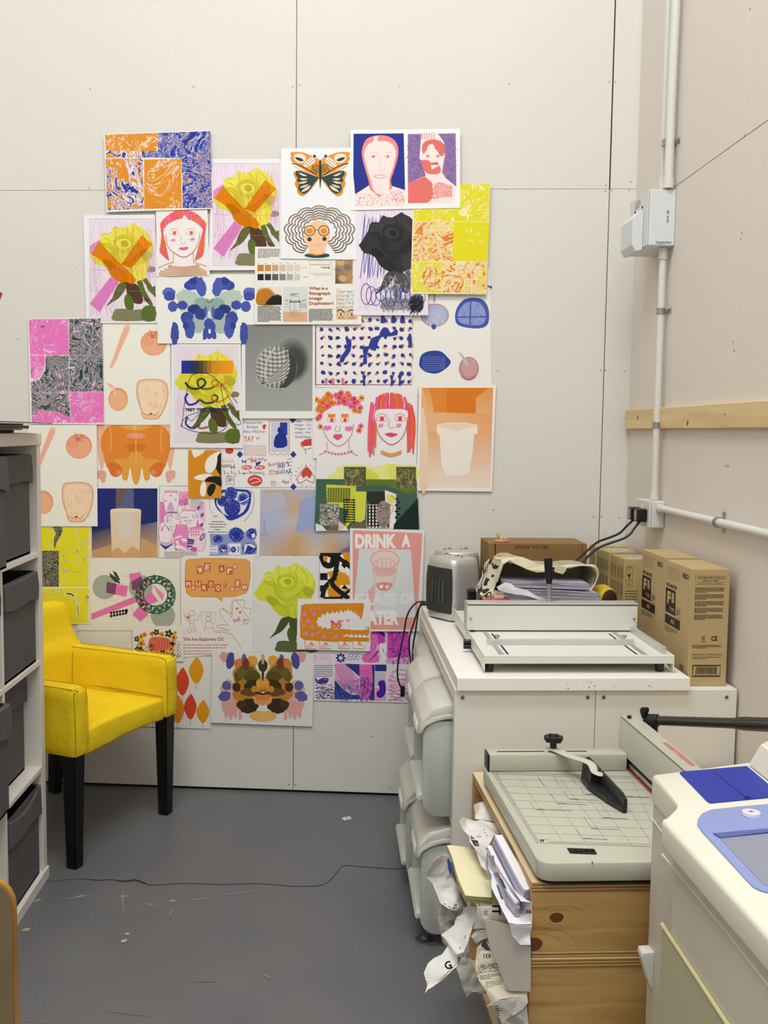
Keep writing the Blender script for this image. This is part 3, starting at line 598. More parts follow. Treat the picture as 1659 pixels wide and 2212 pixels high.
# 10 blue ink-blot
a = sheet([(341,592),(566,592),(568,742),(340.5,742)], 4, FA, '#E8E8E3')
def mir(f, cx):
    f(lambda x: x); f(lambda x: 2 * cx - x)
def blot10(X):
    def b(x, y, rx, ry, c, r=0, g=0, wob=0.09): blob(a, X(x), y, rx, ry, c, r if X(0) == 0 else -r, g, wob, 30)
    b(930,1440,110,95,'#C9D4CC'); b(890,1390,95,70,'#B4C4BA',20); b(960,1520,90,80,'#9FB5AB'); b(1000,1440,70,60,'#8FA79E'); b(960,1600,60,60,'#A3B6AE')
    b(905,1285,48,38,'#34459E'); b(945,1270,55,50,'#3F50A8'); b(990,1300,40,75,'#4A5AB0',-10); b(930,1255,30,26,'#2C3A8C')
    b(740,1340,50,38,'#5A69BC'); b(745,1370,44,36,'#3E4DA4'); b(770,1450,38,42,'#4856AC'); b(845,1440,40,36,'#3C4CA2'); b(935,1470,50,36,'#22337C'); b(985,1510,45,45,'#2C3F8A'); b(880,1540,50,52,'#3848A0'); b(900,1620,40,80,'#4454AC'); b(785,1660,32,90,'#3C4CA0'); b(1025,1490,12,40,'#4A5AAA'); b(870,1600,22,30,'#2C3C94')
    b(1035,1640,26,70,'#3F4EA6',20); b(1050,1610,12,60,'#2C5048')
mir(blot10, 1054); a.S([(1030,1400),(1054,1420),(1080,1400)], 10, '#5E8478'); a.S([(1035,1550),(1060,1560),(1095,1540)], 8, '#5E8478')
a.tr = FC; a.P([(1355,235),(1340,170),(1330,120),(1370,90),(1412,140),(1400,200),(1380,235)], '#3F4EA6', 3); a.E(1370, 185, 9, 18, '#E8E8E3')
done(a, 'blue and sage mirrored ink-blot painting on white paper')
# 11 pink/green marble
MPK = marble('ink_marble_pink', [(0.0, '#EFE0EA'), (0.36, '#E8A8D0'), (0.40, '#E875C0'), (0.55, '#E873BE'), (0.57, '#EFD6E6'), (0.59, '#E875C0'), (0.66, '#E878C0'), (0.70, '#24443E'), (1.0, '#24443E')], 8, 3, 0.4)
MGR = marble('ink_marble_green', [(0.0, '#22403C'), (0.43, '#24443E'), (0.46, '#E6DAE2'), (0.48, '#284842'), (0.52, '#24443E'), (0.545, '#E4D8E0'), (0.565, '#2C4C46'), (0.60, '#E07ABC'), (0.63, '#E4D8E0'), (1.0, '#E873BE')], 10, 6, 0.6)
a = sheet([(60.5,687.7),(217.8,686.5),(224.4,916.8),(65.6,916)], 4, FC, '#EFE8EC')
a.P([(74,98),(355,96),(360,355),(82,355)], '#E873BE', mi=a.mm(MPK)); a.P([(360,96),(588,92),(600,355),(362,357)], '#24443E', mi=a.mm(MGR)); a.P([(82,358),(190,358),(185,480),(130,535),(88,520)], '#E873BE', mi=a.mm(MPK)); a.P([(195,358),(360,358),(362,618),(90,620),(88,545),(150,530),(190,470)], '#24443E', mi=a.mm(MGR))
a.P([(364,358),(602,356),(606,616),(365,618)], '#24443E', mi=a.mm(MGR)); a.P([(92,622),(362,620),(375,842),(95,844)], '#E9A0CC', mi=a.mm(MGR)); a.P([(366,620),(606,618),(610,842),(378,843)], '#E873BE', mi=a.mm(MPK)); a.P([(95,800),(160,750),(280,760),(370,800),(372,842),(95,844)], '#E873BE', mi=a.mm(MPK))
done(a, 'marbled print in hot pink and dark green, leftmost on the wall')
# 12, 13 vegetables in orange
def veg(quad, layer, dx, dy, label):
    a = sheet(quad, layer, FC, '#ECE9E0'); a.tr = lambda x, y: FC(x + dx, y + dy)
    a.P([(775,135),(800,150),(790,190),(740,300),(700,400),(665,450),(655,440),(680,370),(720,250),(750,170)], '#EFB9A0', 3)
    for k in range(26): t = k / 25; x, y = 782 - t * 115, 165 + t * 270; w_ = 24 - 14 * t; a.S([(x - w_, y - 2), (x + w_ * 0.6, y + 4)], 2.4, '#D98E70', 0, new=(k == 0))
    a.E(968, 270, 94, 90, '#E59A78'); a.E(968, 280, 84, 74, '#EBAA88'); a.E(930, 250, 40, 46, '#E8A07E', 20)
    for t in (-150, -110, -60, -20, 30): a.S([(965, 222), (965 + 50 * math.cos(math.radians(t)), 222 + 34 * math.sin(math.radians(t)))], 4, '#C4694C', 0)
    a.E(962, 222, 16, 14, '#D0745A'); a.S([(965,220),(990,190),(1010,205)], 4, '#C4694C'); a.S([(958,215),(940,180),(945,168)], 4, '#C4694C')
    a.E(714, 672, 70, 84, '#E59A70'); a.E(712, 680, 62, 72, '#EDB088'); a.P([(640,555),(670,570),(700,615),(705,640),(690,640),(670,600),(638,572)], '#EFC6B0', 2); a.S([(640,558),(690,590),(705,640)], 3, '#CF8468')
    a.P([(870,535),(1000,530),(1060,560),(1072,640),(1050,730),(1010,800),(985,812),(900,808),(880,750),(850,660),(850,580)], '#EDC09C', 2); a.P([(885,550),(1000,545),(1045,580),(1055,650),(1035,740),(1000,785),(900,780),(880,720),(865,640),(862,590)], '#F2D6B8', 2)
    a.S([(870,535),(1000,530),(1060,560),(1072,640),(1050,730),(1010,800),(985,812),(900,808),(880,750),(850,660),(850,580)], 4, '#C07A58', 2, closed=True); a.S([(890,765),(925,785),(950,770),(975,788),(1005,760)], 4, '#B9604A'); a.E(948, 778, 9, 8, '#B04A3A')
    marks(a, 40, 880, 570, 1040, 740, 40, 3, '#E8B98E', ang=80)
    done(a, label)
veg([(222,697),(366,690),(370,917.7),(224.4,917.7)], 1, 0, 0, 'orange vegetable print, beside the pink and green marbled print')
veg([(60,918),(208.8,917.7),(210.9,1137),(60,1137)], 4, -535, 738, 'orange vegetable print, partly behind the shelf unit')
# 14 rose with TEST
a = sheet([(371,743),(519.8,743),(524.6,968),(367,966.8)], 3, FC, '#E9E4EA'); a.R(1115, 290, 1580, 988, '#E2DAE4')
scrib(a, 1150, 300, 1310, 400, 9, 5, '#F0C2DE'); scrib(a, 1380, 300, 1540, 400, 9, 5, '#F0C2DE'); scrib(a, 1135, 640, 1200, 780, 7, 5, '#F0C2DE'); scrib(a, 1130, 640, 1500, 760, 14, 5, '#F0C2DE')
rose(a, 0.595, 0.565, 1115, 325, YEL)
for i in range(12):
    t0, t1 = i / 12, (i + 1) / 12; c = [('#1A2A9A'), ('#1C2A88'), ('#222C66'), ('#2C3044'), ('#4C4030'), ('#7A5A20'), ('#A87418'), ('#D08A10'), ('#DC9010'), ('#E29410'), ('#E69610'), ('#EA9A12')][i]; a.R(1168 + 370 * t0, 395, 1168 + 370 * t1 + 0.5, 488, c)
def swirl(pts, cols, w_):
    P_ = [(p[0], p[1]) for p in smooth([(x, y, 0) for x, y in pts], 6)]; n = len(P_)
    for i in range(n - 1): a.S([P_[i], (P_[i+1][0] * 1.0, P_[i+1][1])], w_, cols[min(len(cols) - 1, i * len(cols) // n)], 0, new=(i == 0))
swirl([(1195,550),(1230,590),(1290,595),(1340,560),(1320,525),(1285,540),(1300,590),(1370,595),(1430,560),(1415,535),(1385,545),(1400,575),(1460,570),(1500,530)], ['#27282C', '#33332C', '#4A4428', '#7A6020', '#B8821C', '#DC921A', '#E0941A'], 15)
swirl([(1215,630),(1195,665),(1220,710),(1270,700),(1300,675),(1340,700),(1400,690),(1430,660),(1400,640),(1385,670),(1430,690),(1480,670),(1510,640)], ['#24339A', '#24339A', '#3A3C60', '#5A5030', '#B8861C', '#DE941C'], 15)
swirl([(1210,800),(1200,850),(1250,880),(1300,850),(1290,845),(1300,880),(1360,870)], ['#24339A', '#38406A', '#6A5A3A', '#9A6A3A'], 14)
a.T('TEST TEST TEST TEST', 1193, 736, 1515, 758, '#1E1E3A', off=0.05)
a.S([(1170,870),(1190,700),(1230,520),(1290,485),(1360,490),(1430,540),(1500,640),(1590,830),(1560,850),(1500,800),(1450,570),(1490,600),(1570,700)], 4, '#2A2A2A'); a.S([(1165,860),(1200,800),(1300,765),(1440,770),(1500,830),(1470,890),(1380,918),(1250,900),(1180,870)], 4, '#2A2A2A', closed=True); a.S([(1200,790),(1240,830),(1290,780),(1330,800),(1370,770)], 4, '#2A2A2A', 0)
done(a, 'test print of a yellow rose under pen scribbles and the word TEST')
# 15 orange ink-blot
a = sheet([(208.8,908),(440,905),(440,1049),(210,1050)], 0, FC, '#ECEAE2')
def blot15(X):
    def P_(l, c, s_=3): a.P([(X(x), y) for x, y in l], c, s_)
    P_([(565,855),(840,855),(840,900),(700,960),(640,1040),(600,1180),(575,1100),(565,980)], '#EDB59C')
    P_([(600,930),(650,865),(760,860),(840,890),(840,1130),(760,1110),(690,1130),(640,1170),(610,1080),(590,1000)], '#E28530')
    P_([(650,1130),(700,1100),(790,1090),(840,1000),(840,1270),(815,1240),(800,1160),(780,1250),(745,1245),(740,1200),(700,1140)], '#E3A040'); P_([(640,1140),(680,1120),(730,1150),(745,1200),(700,1230),(660,1210)], '#D9742A')
    P_([(770,1010),(840,985),(840,1040),(800,1045)], '#D67420'); P_([(780,920),(840,915),(840,950),(785,945)], '#E79A84'); P_([(700,1185),(730,1180),(745,1205),(705,1215)], '#E08A70', 2)
    P_([(560,1190),(600,1180),(630,1200),(620,1260),(600,1270),(580,1240),(565,1240)], '#E2A79C'); P_([(730,865),(840,860),(840,890),(790,890)], '#E0A838')
    a.S([(X(655), 870), (X(665), 960), (X(655), 1050)], 8, '#E9A86A')
mir(blot15, 842)
a.S([(842,870),(842,1130)], 4, '#EFC27A', 0); a.P([(810,1190),(842,1150),(872,1190),(855,1275),(830,1275)], '#E0A044', 3)
done(a, 'orange and pink mirrored ink-blot painting')
# 16 orange card with leaves
a = sheet([(406.8,972),(477.6,972.8),(478.5,1076.5),(406.8,1076)], 3, FC, '#D98C1C', '#C87E18')
a.P([(1238,1036),(1340,1036),(1320,1060),(1265,1092),(1255,1085)], '#EDE9E2'); a.P([(1450,1045),(1400,1060),(1350,1100),(1335,1160),(1350,1195),(1390,1195),(1440,1100)], '#EDEAE4', 2); a.P([(1452,1050),(1425,1080),(1425,1110),(1415,1170),(1452,1230)], '#1C1A14')
a.P([(1258,1240),(1290,1215),(1360,1205),(1400,1225),(1370,1250),(1320,1255)], '#EDEAE4', 2); a.P([(1335,1250),(1370,1225),(1440,1225),(1453,1240),(1453,1300),(1400,1270),(1350,1265)], '#1C1A14', 2); a.P([(1318,1262),(1345,1280),(1340,1360),(1310,1365),(1300,1320)], '#F0EDE8', 2); a.P([(1390,1275),(1415,1290),(1400,1340),(1370,1370),(1350,1330),(1365,1290)], '#1C1A14', 2)
done(a, 'small orange card with white and black leaf shapes')
# 17 ball of twine
a = sheet([(522.7,702),(680.8,701),(680.7,904),(521.7,904)], 4, FD, '#E7E7E3'); a.quadg([(85,118),(502,118),(500,652),(86,652)], ['#7E807E', '#888A88', '#A4A6A4', '#A0A2A0'])
for k in range(7): a.E(372 + k * 3, 330 + k * 4, 118 - k * 10, 150 - k * 11, ['#8E908E', '#828482', '#757775', '#676967', '#5A5C5A', '#4C4E4C', '#424442'][k])
a.E(278, 385, 128, 138, '#8C8C88'); a.E(250, 370, 100, 118, '#A3A39E'); a.P([(330,270),(380,290),(403,370),(390,450),(340,505),(290,515),(330,440),(350,350)], '#4A4A48', 3)
def onball(u, v): return (278 + 128 * u, 385 + 138 * v)
def strand(f, n_, w_, c, new): a.S([onball(*f(i / n_)) for i in range(n_ + 1)], w_, c, 0, new=new)
for k in range(17):
    q = -0.92 + 1.84 * k / 16; r_ = math.sqrt(1 - q * q)
    strand(lambda s_: (q * 0.94 + 0.05 * math.sin(PI * s_), (2 * s_ - 1) * r_ * 0.98), 10, 5.5, '#C2C2BC' if k % 2 else '#5C5C58', k < 2)
for k in range(15):
    q = -0.9 + 1.3 * k / 14; r_ = math.sqrt(1 - q * q)
    strand(lambda s_: ((2 * s_ - 1) * r_ * 0.97, q + 0.16 * math.sin(PI * s_)), 12, 5, '#CBCBC4' if k % 2 else '#66665F', k < 2)
for k in range(10):
    q = k / 9; strand(lambda s_: (-0.75 + 1.45 * s_, 0.72 * (1 - s_) + (-0.55 + q * 0.9) * s_ * 0.9 + 0.12 * math.sin(PI * s_)), 10, 5, '#C8C8C0' if k % 2 else '#62625C', k < 2)
a.P([(352,285),(388,320),(402,380),(390,450),(345,500),(300,516),(340,450),(362,370)], '#3E3E3C', 3)
a.S([(270,255),(225,330),(205,420),(225,480)], 10, '#C0C0BA'); a.S([(150,440),(180,485),(260,515),(330,510)], 5, '#BDBDB6')
done(a, 'grey photographic print of a ball of twine')
# 18 blue and red dots
a = sheet([(674.8,681),(890.9,681),(889,837),(673.8,837)], 2, FD, '#ECE6E2'); a.R(506, 80, 523, 496, '#6E4470'); a.R(520, 486, 1112, 493, '#A47A92')
random.seed(11)
for i in range(12):
    for j in range(8):
        x, y = 562 + i * 49 + random.uniform(-5, 5), 92 + j * 54 + random.uniform(-5, 5); rr_ = random.uniform(9, 15)
        if random.random() < 0.8: blob(a, x + random.choice((-9, 12)), y + random.choice((-8, 9)), random.uniform(6, 10), random.uniform(6, 9), '#E07A76', 0, 0, 0.1, 10)
        blob(a, x, y, rr_ * random.uniform(0.8, 1.3), rr_ * random.uniform(0.7, 1.2), '#2B3A92', random.uniform(-40, 40), 0, 0.2, 12)
a.P([(705,205),(740,215),(735,280),(705,320),(690,350),(668,345),(680,310),(695,290),(715,250)], '#2B3A92', 2); a.P([(850,240),(870,200),(910,185),(920,160),(940,135),(965,140),(985,170),(1020,145),(1025,180),(960,190),(925,195),(905,230),(890,278),(850,262)], '#2B3A92', 2); a.P([(812,260),(850,255),(835,310),(838,355),(812,360),(818,310)], '#2B3A92', 2)
for x in (935, 1000, 1056): a.P([(x - 8, 66), (x + 10, 66), (x + 16, 104), (x - 14, 104)], '#2B3A92', 2)
for x in (820, 990, 1040): a.P([(x - 12, 432), (x + 12, 432), (x + 5, 460), (x + 8, 492), (x - 8, 492), (x - 4, 460)], '#2B3A92', 2)
for x in (585, 628, 688): a.P([(x - 10, 452), (x + 10, 452), (x + 4, 485), (x - 5, 485)], '#E07A76', 2)
for x in (1103, 1105): a.P([(1094,178),(1110,178),(1115,240),(1102,262),(1094,240)], '#2B3A92', 2)
done(a, 'print of blue and red paint dots in rows')
# 19 blue vegetables
a = sheet([(893,580),(1058,580),(1062,855),(889,852)], 0, FB, '#E9E7E0')
a.S([(1180,1240),(1178,1330)], 14, '#9C94C0'); a.E(1182, 1425, 104, 86, '#B98A9A'); a.E(1182, 1425, 94, 76, '#A9B2D2'); marks(a, 60, 1110, 1370, 1240, 1470, 40, 4, '#C0C6E0', ang=70); a.E(1175, 1510, 18, 20, '#44508E')
a.P([(1330,1440),(1345,1370),(1390,1315),(1450,1298),(1520,1305),(1565,1350),(1580,1420),(1570,1490),(1520,1520),(1430,1518),(1350,1495)], '#4455AA', 3); a.P([(1350,1435),(1370,1375),(1420,1330),(1500,1330),(1545,1380),(1555,1450),(1520,1495),(1430,1495),(1365,1475)], '#8C9ACE', 3); a.S([(1445,1320),(1440,1500)], 10, '#3A4AA0', 0); a.S([(1345,1440),(1560,1436)], 9, '#3A4AA0'); marks(a, 60, 1370, 1330, 1540, 1490, 30, 3, '#6A7ABE')
a.tr = FD; a.P([(1160,350),(1175,305),(1220,282),(1290,282),(1335,320),(1355,350),(1330,385),(1270,420),(1200,410),(1165,380)], '#2E3F92', 3)
for k in range(7): a.S([(1180, 320 + k * 13), (1250, 316 + k * 14), (1320, 325 + k * 10)], 5, '#6274B6')
a.E(1467, 390, 62, 74, '#B98892'); a.E(1470, 382, 50, 58, '#CB9A9A'); a.P([(1400,285),(1430,305),(1455,345),(1465,365),(1445,370),(1425,325)], '#C6B2C4', 2); a.S([(1420,440),(1465,460),(1505,440)], 5, '#6A5C92')
done(a, 'blue and plum vegetable print, half under the yellow marbled print')
# 20 two faces
a = sheet([(674,838),(902,836),(900,992),(676,990)], 3, FD, '#E8E4E8')
RD = ['#E8643A', '#E85A6A', '#EC6A9E', '#E88A22', '#E98A2A', '#E2506E']
random.seed(5)
for k in range(70):
    t = random.uniform(-1, 1); x = 660 + t * 145; y = 525 + abs(t) ** 2 * 90 + random.uniform(0, 80)
    if abs(t) > 0.75: y = random.uniform(560, 790)
    c = random.choice(RD if x > 640 or y > 620 else ['#E88A22', '#E98A2A', '#E8743A']); n_ = 7
    for j in range(n_): an = 2 * PI * j / n_ + k; a.S([(x, y), (x + 20 * math.cos(an), y + 20 * math.sin(an))], 8, c, 0, new=(j == 0))
    a.E(x, y, 5, 5, '#B9543A', n=8, new=False)
a.P([(585,650),(660,620),(740,650),(755,740),(735,810),(690,860),(655,868),(610,840),(565,770),(560,700)], '#E8E4E8', 3); a.S([(560,740),(580,800),(615,845),(655,868),(700,850),(740,800),(757,730)], 4, '#C9803C')
for x in (618, 700):
    a.R(x - 22, 670, x + 24, 690, '#D98A22'); a.E(x, 706, 24, 14, '#F2EEEA'); a.O(x, 706, 25, 15, 3.5, '#C9803C'); a.E(x + 2, 707, 12, 12, '#E0484E')
a.S([(650,740),(640,770),(655,778),(672,772),(668,745)], 4, '#B98A5A'); a.P([(627,810),(645,792),(657,798),(670,792),(687,808),(657,833)], '#E0508A', 2)
for x, y in ((570, 758), (702, 762)):
    for k in range(7): a.S([(x + k * 7, y + 18 - abs(k - 3) * 3), (x + 8 + k * 6, y - 18 + (k % 2) * 6)], 5, '#DE46BA', 0, new=(k == 0))
a.S([(590,840),(592,890)], 3.5, '#C9803C', 0); a.S([(725,830),(728,890)], 3.5, '#C9803C', 0); a.S([(592,900),(540,925)], 3.5, '#C9803C', 0); a.S([(728,900),(780,928)], 3.5, '#C9803C', 0)
for k in range(9):
    x, y = 582 + k * 20, 900 + 18 * math.sin(k / 8 * PI)
    for j in range(6): an = j * PI / 3; a.S([(x, y), (x + 9 * math.cos(an), y + 9 * math.sin(an))], 3.5, '#E0875A', 0, new=(j == 0))
for k in range(120):
    x = random.uniform(845, 1135); top = 535 + ((x - 988) / 150) ** 2 * 60
    if 895 < x < 1085: y0, y1 = top + random.uniform(0, 20), 640 + random.uniform(-10, 15)
    else: y0, y1 = top + random.uniform(0, 160), random.uniform(760, 940)
    a.S([(x + (988 - x) * 0.12, y0), (x, (y0 + y1) / 2), (x + random.uniform(-8, 8), y1)], 8, random.choice(['#E8577B', '#E8603A', '#EC5C92', '#E5742A', '#E4486A']))
a.P([(892,650),(988,640),(1085,650),(1080,740),(1050,820),(990,858),(930,820),(895,740)], '#E8E4E8', 3); a.S([(892,700),(905,780),(940,830),(990,858),(1045,825),(1078,760),(1085,690)], 4, '#C9803C')
for x in (930, 1042):
    a.S([(x - 32, 680), (x, 668), (x + 30, 682)], 4, '#B98A5A'); a.E(x, 700, 32, 15, '#F2EEEA'); a.O(x, 700, 33, 15, 3.5, '#D86A5A'); a.E(x, 700, 14, 14, '#E0405A')
    for k in range(5): a.S([(x - 24 + k * 6, 752 + (k % 2) * 6), (x - 16 + k * 6, 730)], 4, '#DE56B0', 0, new=(k == 0))
a.S([(978,700),(970,745),(990,758),(1008,748)], 4, '#B98A5A'); a.P([(945,795),(980,785),(1000,788),(1030,795),(990,815)], '#E0486E', 2); a.S([(925,905),(985,925),(1050,905)], 16, '#E39A4A'); a.S([(922,895),(985,914),(1052,896)], 3, '#C9702A')
done(a, 'print of two faces, one crowned with flowers, one with long red hair')
# 21 orange cup
a = sheet([(905.6,831),(1071.6,831),(1062.9,1062),(899.3,1060)], 4, FD, '#ECE8E2')
a.quadg([(1175,508),(1617,508),(1600,1128),(1160,1120)], ['#E09A50', '#DF9648', '#EAD9CC', '#EADACE']); a.P([(1330,510),(1585,510),(1510,570),(1508,668),(1330,660)], '#D9781A'); a.P([(1220,510),(1330,510),(1330,660),(1250,660),(1240,590)], '#DE8630')
a.P([(1175,520),(1190,540),(1215,640),(1200,690),(1175,690)], '#E8AE78', 2); a.quadg([(1175,660),(1608,668),(1604,900),(1170,890)], ['#E7B384', '#E4A066', '#E6B28A', '#E8BE98'])
a.quadg([(1172,780),(1606,780),(1600,1128),(1162,1120)], ['#E3A878', '#E4A878', '#EADACE', '#EADCD0'])
a.P([(1172,640),(1200,700),(1215,860),(1215,1120),(1162,1120)], '#E9CDB4', 2)
a.P([(1268,750),(1275,735),(1340,723),(1450,723),(1518,738),(1522,790),(1500,800),(1490,900),(1470,1030),(1430,1050),(1330,1050),(1300,1000),(1285,800),(1268,790)], '#EDE5DA', 1); a.P([(1275,745),(1340,728),(1450,728),(1515,745),(1440,760),(1400,778),(1340,760)], '#EBD3B8', 2); a.S([(1268,790),(1400,800),(1522,790)], 3, '#E6D9CA')
done(a, 'orange print with a pale paper cup, rightmost on the wall')
# 22 favourite artist sheet
a = sheet([(440,903),(681,898),(683,1052),(440,1053)], 0, FD, '#E9E7E6')
BL, RDc = '#2B3A96', '#CC4436'
for i, s_ in enumerate(('Favourite', 'Artist', 'Alex Warren')): a.T(s_, (75, 90, 72)[i], 712 + i * 28, (188, 165, 208)[i], 732 + i * 28, BL if i else '#3A4050')
a.P([(190,745),(203,735),(215,735),(210,755),(200,768)], RDc, 2); a.T('YAY', 76, 806, 140, 842, RDc, off=0.01); a.S([(150,820),(182,812),(158,832),(165,802),(175,830)], 3, RDc, 0, closed=True)
for k in range(5): a.S([(75 + j * 10, 860 + k * 14 + (j % 2) * 10 + j * 0.4) for j in range(15)], 3, RDc if k % 2 else '#7A4A6A', 0)
a.R(245, 722, 350, 905, '#C9CBDD'); a.R(300, 722, 345, 800, BL); a.P([(262,870),(270,810),(300,785),(335,800),(345,865),(300,880)], '#1E2C8E', 2); a.E(300, 770, 16, 20, '#1E2C8E')
for k in range(28):
    for x in (238, 352): a.S([(x, 715 + k * 7), (x + (9 if x > 300 else -9), 718 + k * 7)], 3, RDc, 0, new=(k == 0))
a.S([(238,715 + 0),(352,712)], 3, RDc, 0); a.S([(232,912),(250,925),(268,912),(286,925),(304,912),(322,925),(340,912),(358,925)], 3, RDc, 0)
for i, s_ in enumerate(('Age - 17', 'Height - 5.6', 'Weight - 65', 'Hobby - Pok', 'Work/Game')): a.T(s_, 390, 706 + i * 24, 490, 724 + i * 24, BL if i != 2 else '#33406A')
a.P([(425,850),(455,828),(495,822),(495,865),(440,870)], RDc); a.S([(425,860),(455,890),(495,880)], 3, '#5A2A2A', 0); a.S([(455,890),(460,915)], 3, '#5A2A2A', 0)
for x, y in ((52, 920), (382, 920), (378, 706), (383, 1120)): a.P([(x, y - 22), (x + 20, y), (x, y + 22), (x - 20, y)], BL)
a.P([(65,950),(80,965),(95,945),(88,975),(75,965),(66,975)], BL); marks(a, 26, 115, 930, 205, 960, 16, 3, RDc); a.P([(140,960),(155,970),(180,962),(182,972),(165,985),(150,990),(152,975)], BL)
for x in (95, 175): a.O(x, 1000, 30, 11, 5, RDc); a.O(x + 6, 1003, 20, 6, 4, RDc)
a.T('Traveling', 108, 1022, 208, 1045, '#3A4466', 180); a.S([(68,1038),(100,1036)], 4, RDc, 0); a.S([(80,1030),(68,1038),(80,1045)], 4, RDc, 0)
a.E(145, 1082, 46, 34, RDc); a.S([(110,1080),(145,1065),(180,1082),(150,1092),(120,1100)], 5, '#EFE3E0'); a.T('Life', 285, 975, 355, 1005, BL, 160); a.T('Worst', 270, 1015, 372, 1045, '#3A4050', 172); a.T('My', 310, 1075, 352, 1100, '#3A4050', 180); a.T('Having', 226, 965, 318, 992, RDc, 168)
for x, y in ((250, 1030), (260, 1098)): a.S([(x - 15, y - 12), (x + 14, y - 10), (x + 12, y + 14), (x - 16, y + 12)], 3, RDc, 0, closed=True); a.S([(x - 10, y - 5), (x, y + 3), (x + 8, y - 5)], 3, RDc, 0)
a.P([(462,1065),(425,1050),(415,1020),(440,1000),(455,1010),(465,1000),(490,1010),(505,1040),(490,1065)][::1], '#E9DAD6', 3); a.P([(445,1065),(430,1040),(450,1010),(465,1000),(480,1012),(498,1040),(480,1068),(465,1050)], RDc, 2); a.S([(462,990),(515,1060),(500,1095),(462,1075),(425,1098),(405,1065),(462,990)], 3, '#7A3A3A', 2)
for k in range(16): an = PI * 2 * k / 16; a.S([(462 + 62 * math.cos(an), 1050 + 62 * math.sin(an)), (462 + 72 * math.cos(an), 1050 + 72 * math.sin(an))], 3, RDc, 0, new=(k == 0))
for k in range(8): a.S([(345 + k * 3, 950 + k * 20), (372, 945 + k * 21)], 2.5, '#55507A', 0)
a.tr = FC; a.E(1512, 1040, 30, 22, RDc); a.S([(1460,1110)] + [(1462 + k * 12, 1105 + (k % 2) * 20) for k in range(8)], 3, RDc, 0); a.T('Music', 1450, 1140, 1550, 1168, '#3A4050', 180)
for k in range(5): a.S([(1475 + k * 26, 1180 + (k % 2) * 14), (1477 + k * 26, 1208 + (k % 2) * 14), (1490 + k * 26, 1200 + (k % 2) * 14)], 4, RDc if k % 2 else '#3A4466', 0)
a.S([(1490,1225),(1545,1225),(1545,1290),(1518,1275),(1490,1290)], 3, '#2E3A6A', 0, closed=True); a.PARA(1500, 1235, 1536, 1265, 4, '#2E3A6A')
done(a, 'hand-drawn sheet in blue and red pen headed Favourite Artist')
# 23 green collage
a = sheet([(683.5,988.6),(900,992),(905.6,1145),(679,1147.7)], 4, FD, '#E6E3E6', '#BDBBB8')
a.P([(640,1010),(700,985),(820,985),(880,1000),(960,975),(1060,985),(1140,990),(1140,1078),(600,1078),(640,1030)], '#E2E08A', 2); a.P([(820,1000),(900,1040),(920,1078),(830,1078)], '#CDD44E'); a.P([(960,990),(1020,985),(1060,1078),(980,1078)], '#DADB6C')
a.P([(523,1072),(1142,1076),(1160,1386),(512,1393)], '#3F6152'); a.P([(700,1078),(1142,1078),(1145,1150),(1090,1165),(960,1110),(700,1110)], '#5E7426')
for x in (695, 1018): a.R(x, 997, x + (136 if x < 900 else 122), 1125, '#55563A'); marks(a, 60, x + 5, 1002, x + 115, 1118, 24, 2.6, '#A9AC58')
a.P([(585,1105),(770,1115),(770,1330),(735,1340),(700,1390),(720,1260),(590,1225)], '#C9CF3E'); a.P([(770,1148),(835,1150),(825,1320),(800,1338),(762,1335)], '#D2D648')
for k in range(9): a.S([(590 + (k % 2) * 6, 1130 + k * 10), (735, 1134 + k * 10)], 4, '#23241C', 0); a.S([(600 + k * 16, 1125), (596 + k * 16, 1215)], 4, '#23241C', 0)
for k in range(10): a.S([(690, 1200 + k * 15), (765, 1202 + k * 15)], 7, '#1E201A', 0)
for k in range(4): a.S([(695 + k * 20, 1190), (700 + k * 20, 1340)], 4, '#C88A2A' if k == 2 else '#1E201A', 0)
a.R(545, 1225, 665, 1360, '#8A8E84'); marks(a, 120, 548, 1228, 655, 1352, 22, 2.6, '#3A3E3A'); marks(a, 60, 548, 1228, 655, 1352, 22, 2.6, '#E6E6E0')
a.P([(835,1150),(945,1148),(950,1215),(905,1240),(870,1245),(835,1200)], '#243029'); a.R(835, 1230, 982, 1375, '#E4E2DE')
for k in range(7): a.R(838 + k * 21, 1232, 849 + k * 21, 1372, '#191A19'); a.R(837, 1236 + k * 20, 980, 1243 + k * 20, '#2A2A2A')
a.E(940, 1290, 45, 85, '#9A8C84'); marks(a, 60, 905, 1220, 975, 1360, 18, 2.6, '#5A4A42'); a.P([(948,1140),(1018,1165),(1015,1380),(975,1380),(985,1230),(950,1210)], '#E9E6E4'); a.P([(958,1165),(1015,1175),(990,1222),(962,1215)], '#DCDC5A')
for k in range(7): a.R(1010 + (k % 2) * 14, 1190 + k * 19, 1030 + (k % 2) * 14, 1202 + k * 19, '#1A1C1A')
a.S([(985,1175),(1020,1200),(990,1225),(1000,1260),(978,1300)], 4, '#D98A3A', 0); a.P([(1152,1190),(1160,1385),(1000,1380),(1005,1350)], '#122824'); a.P([(520,1345),(560,1360),(590,1393),(520,1393)], '#E6E2E0'); a.P([(665,1330),(700,1360),(725,1390),(660,1390)], '#E6E2E0')
for k in range(7): a.S([(590 + k * 14, 1392), (640 + k * 12, 1340)], 3, '#D07A3A', 0); a.S([(730 + k * 18, 1385), (760 + k * 15, 1340)], 3, '#D9702A', 0)
a.P([(835,1378),(1000,1378),(990,1390),(835,1390)], '#C8C4C0')
done(a, 'dark green and yellow collage print with woven patterns')
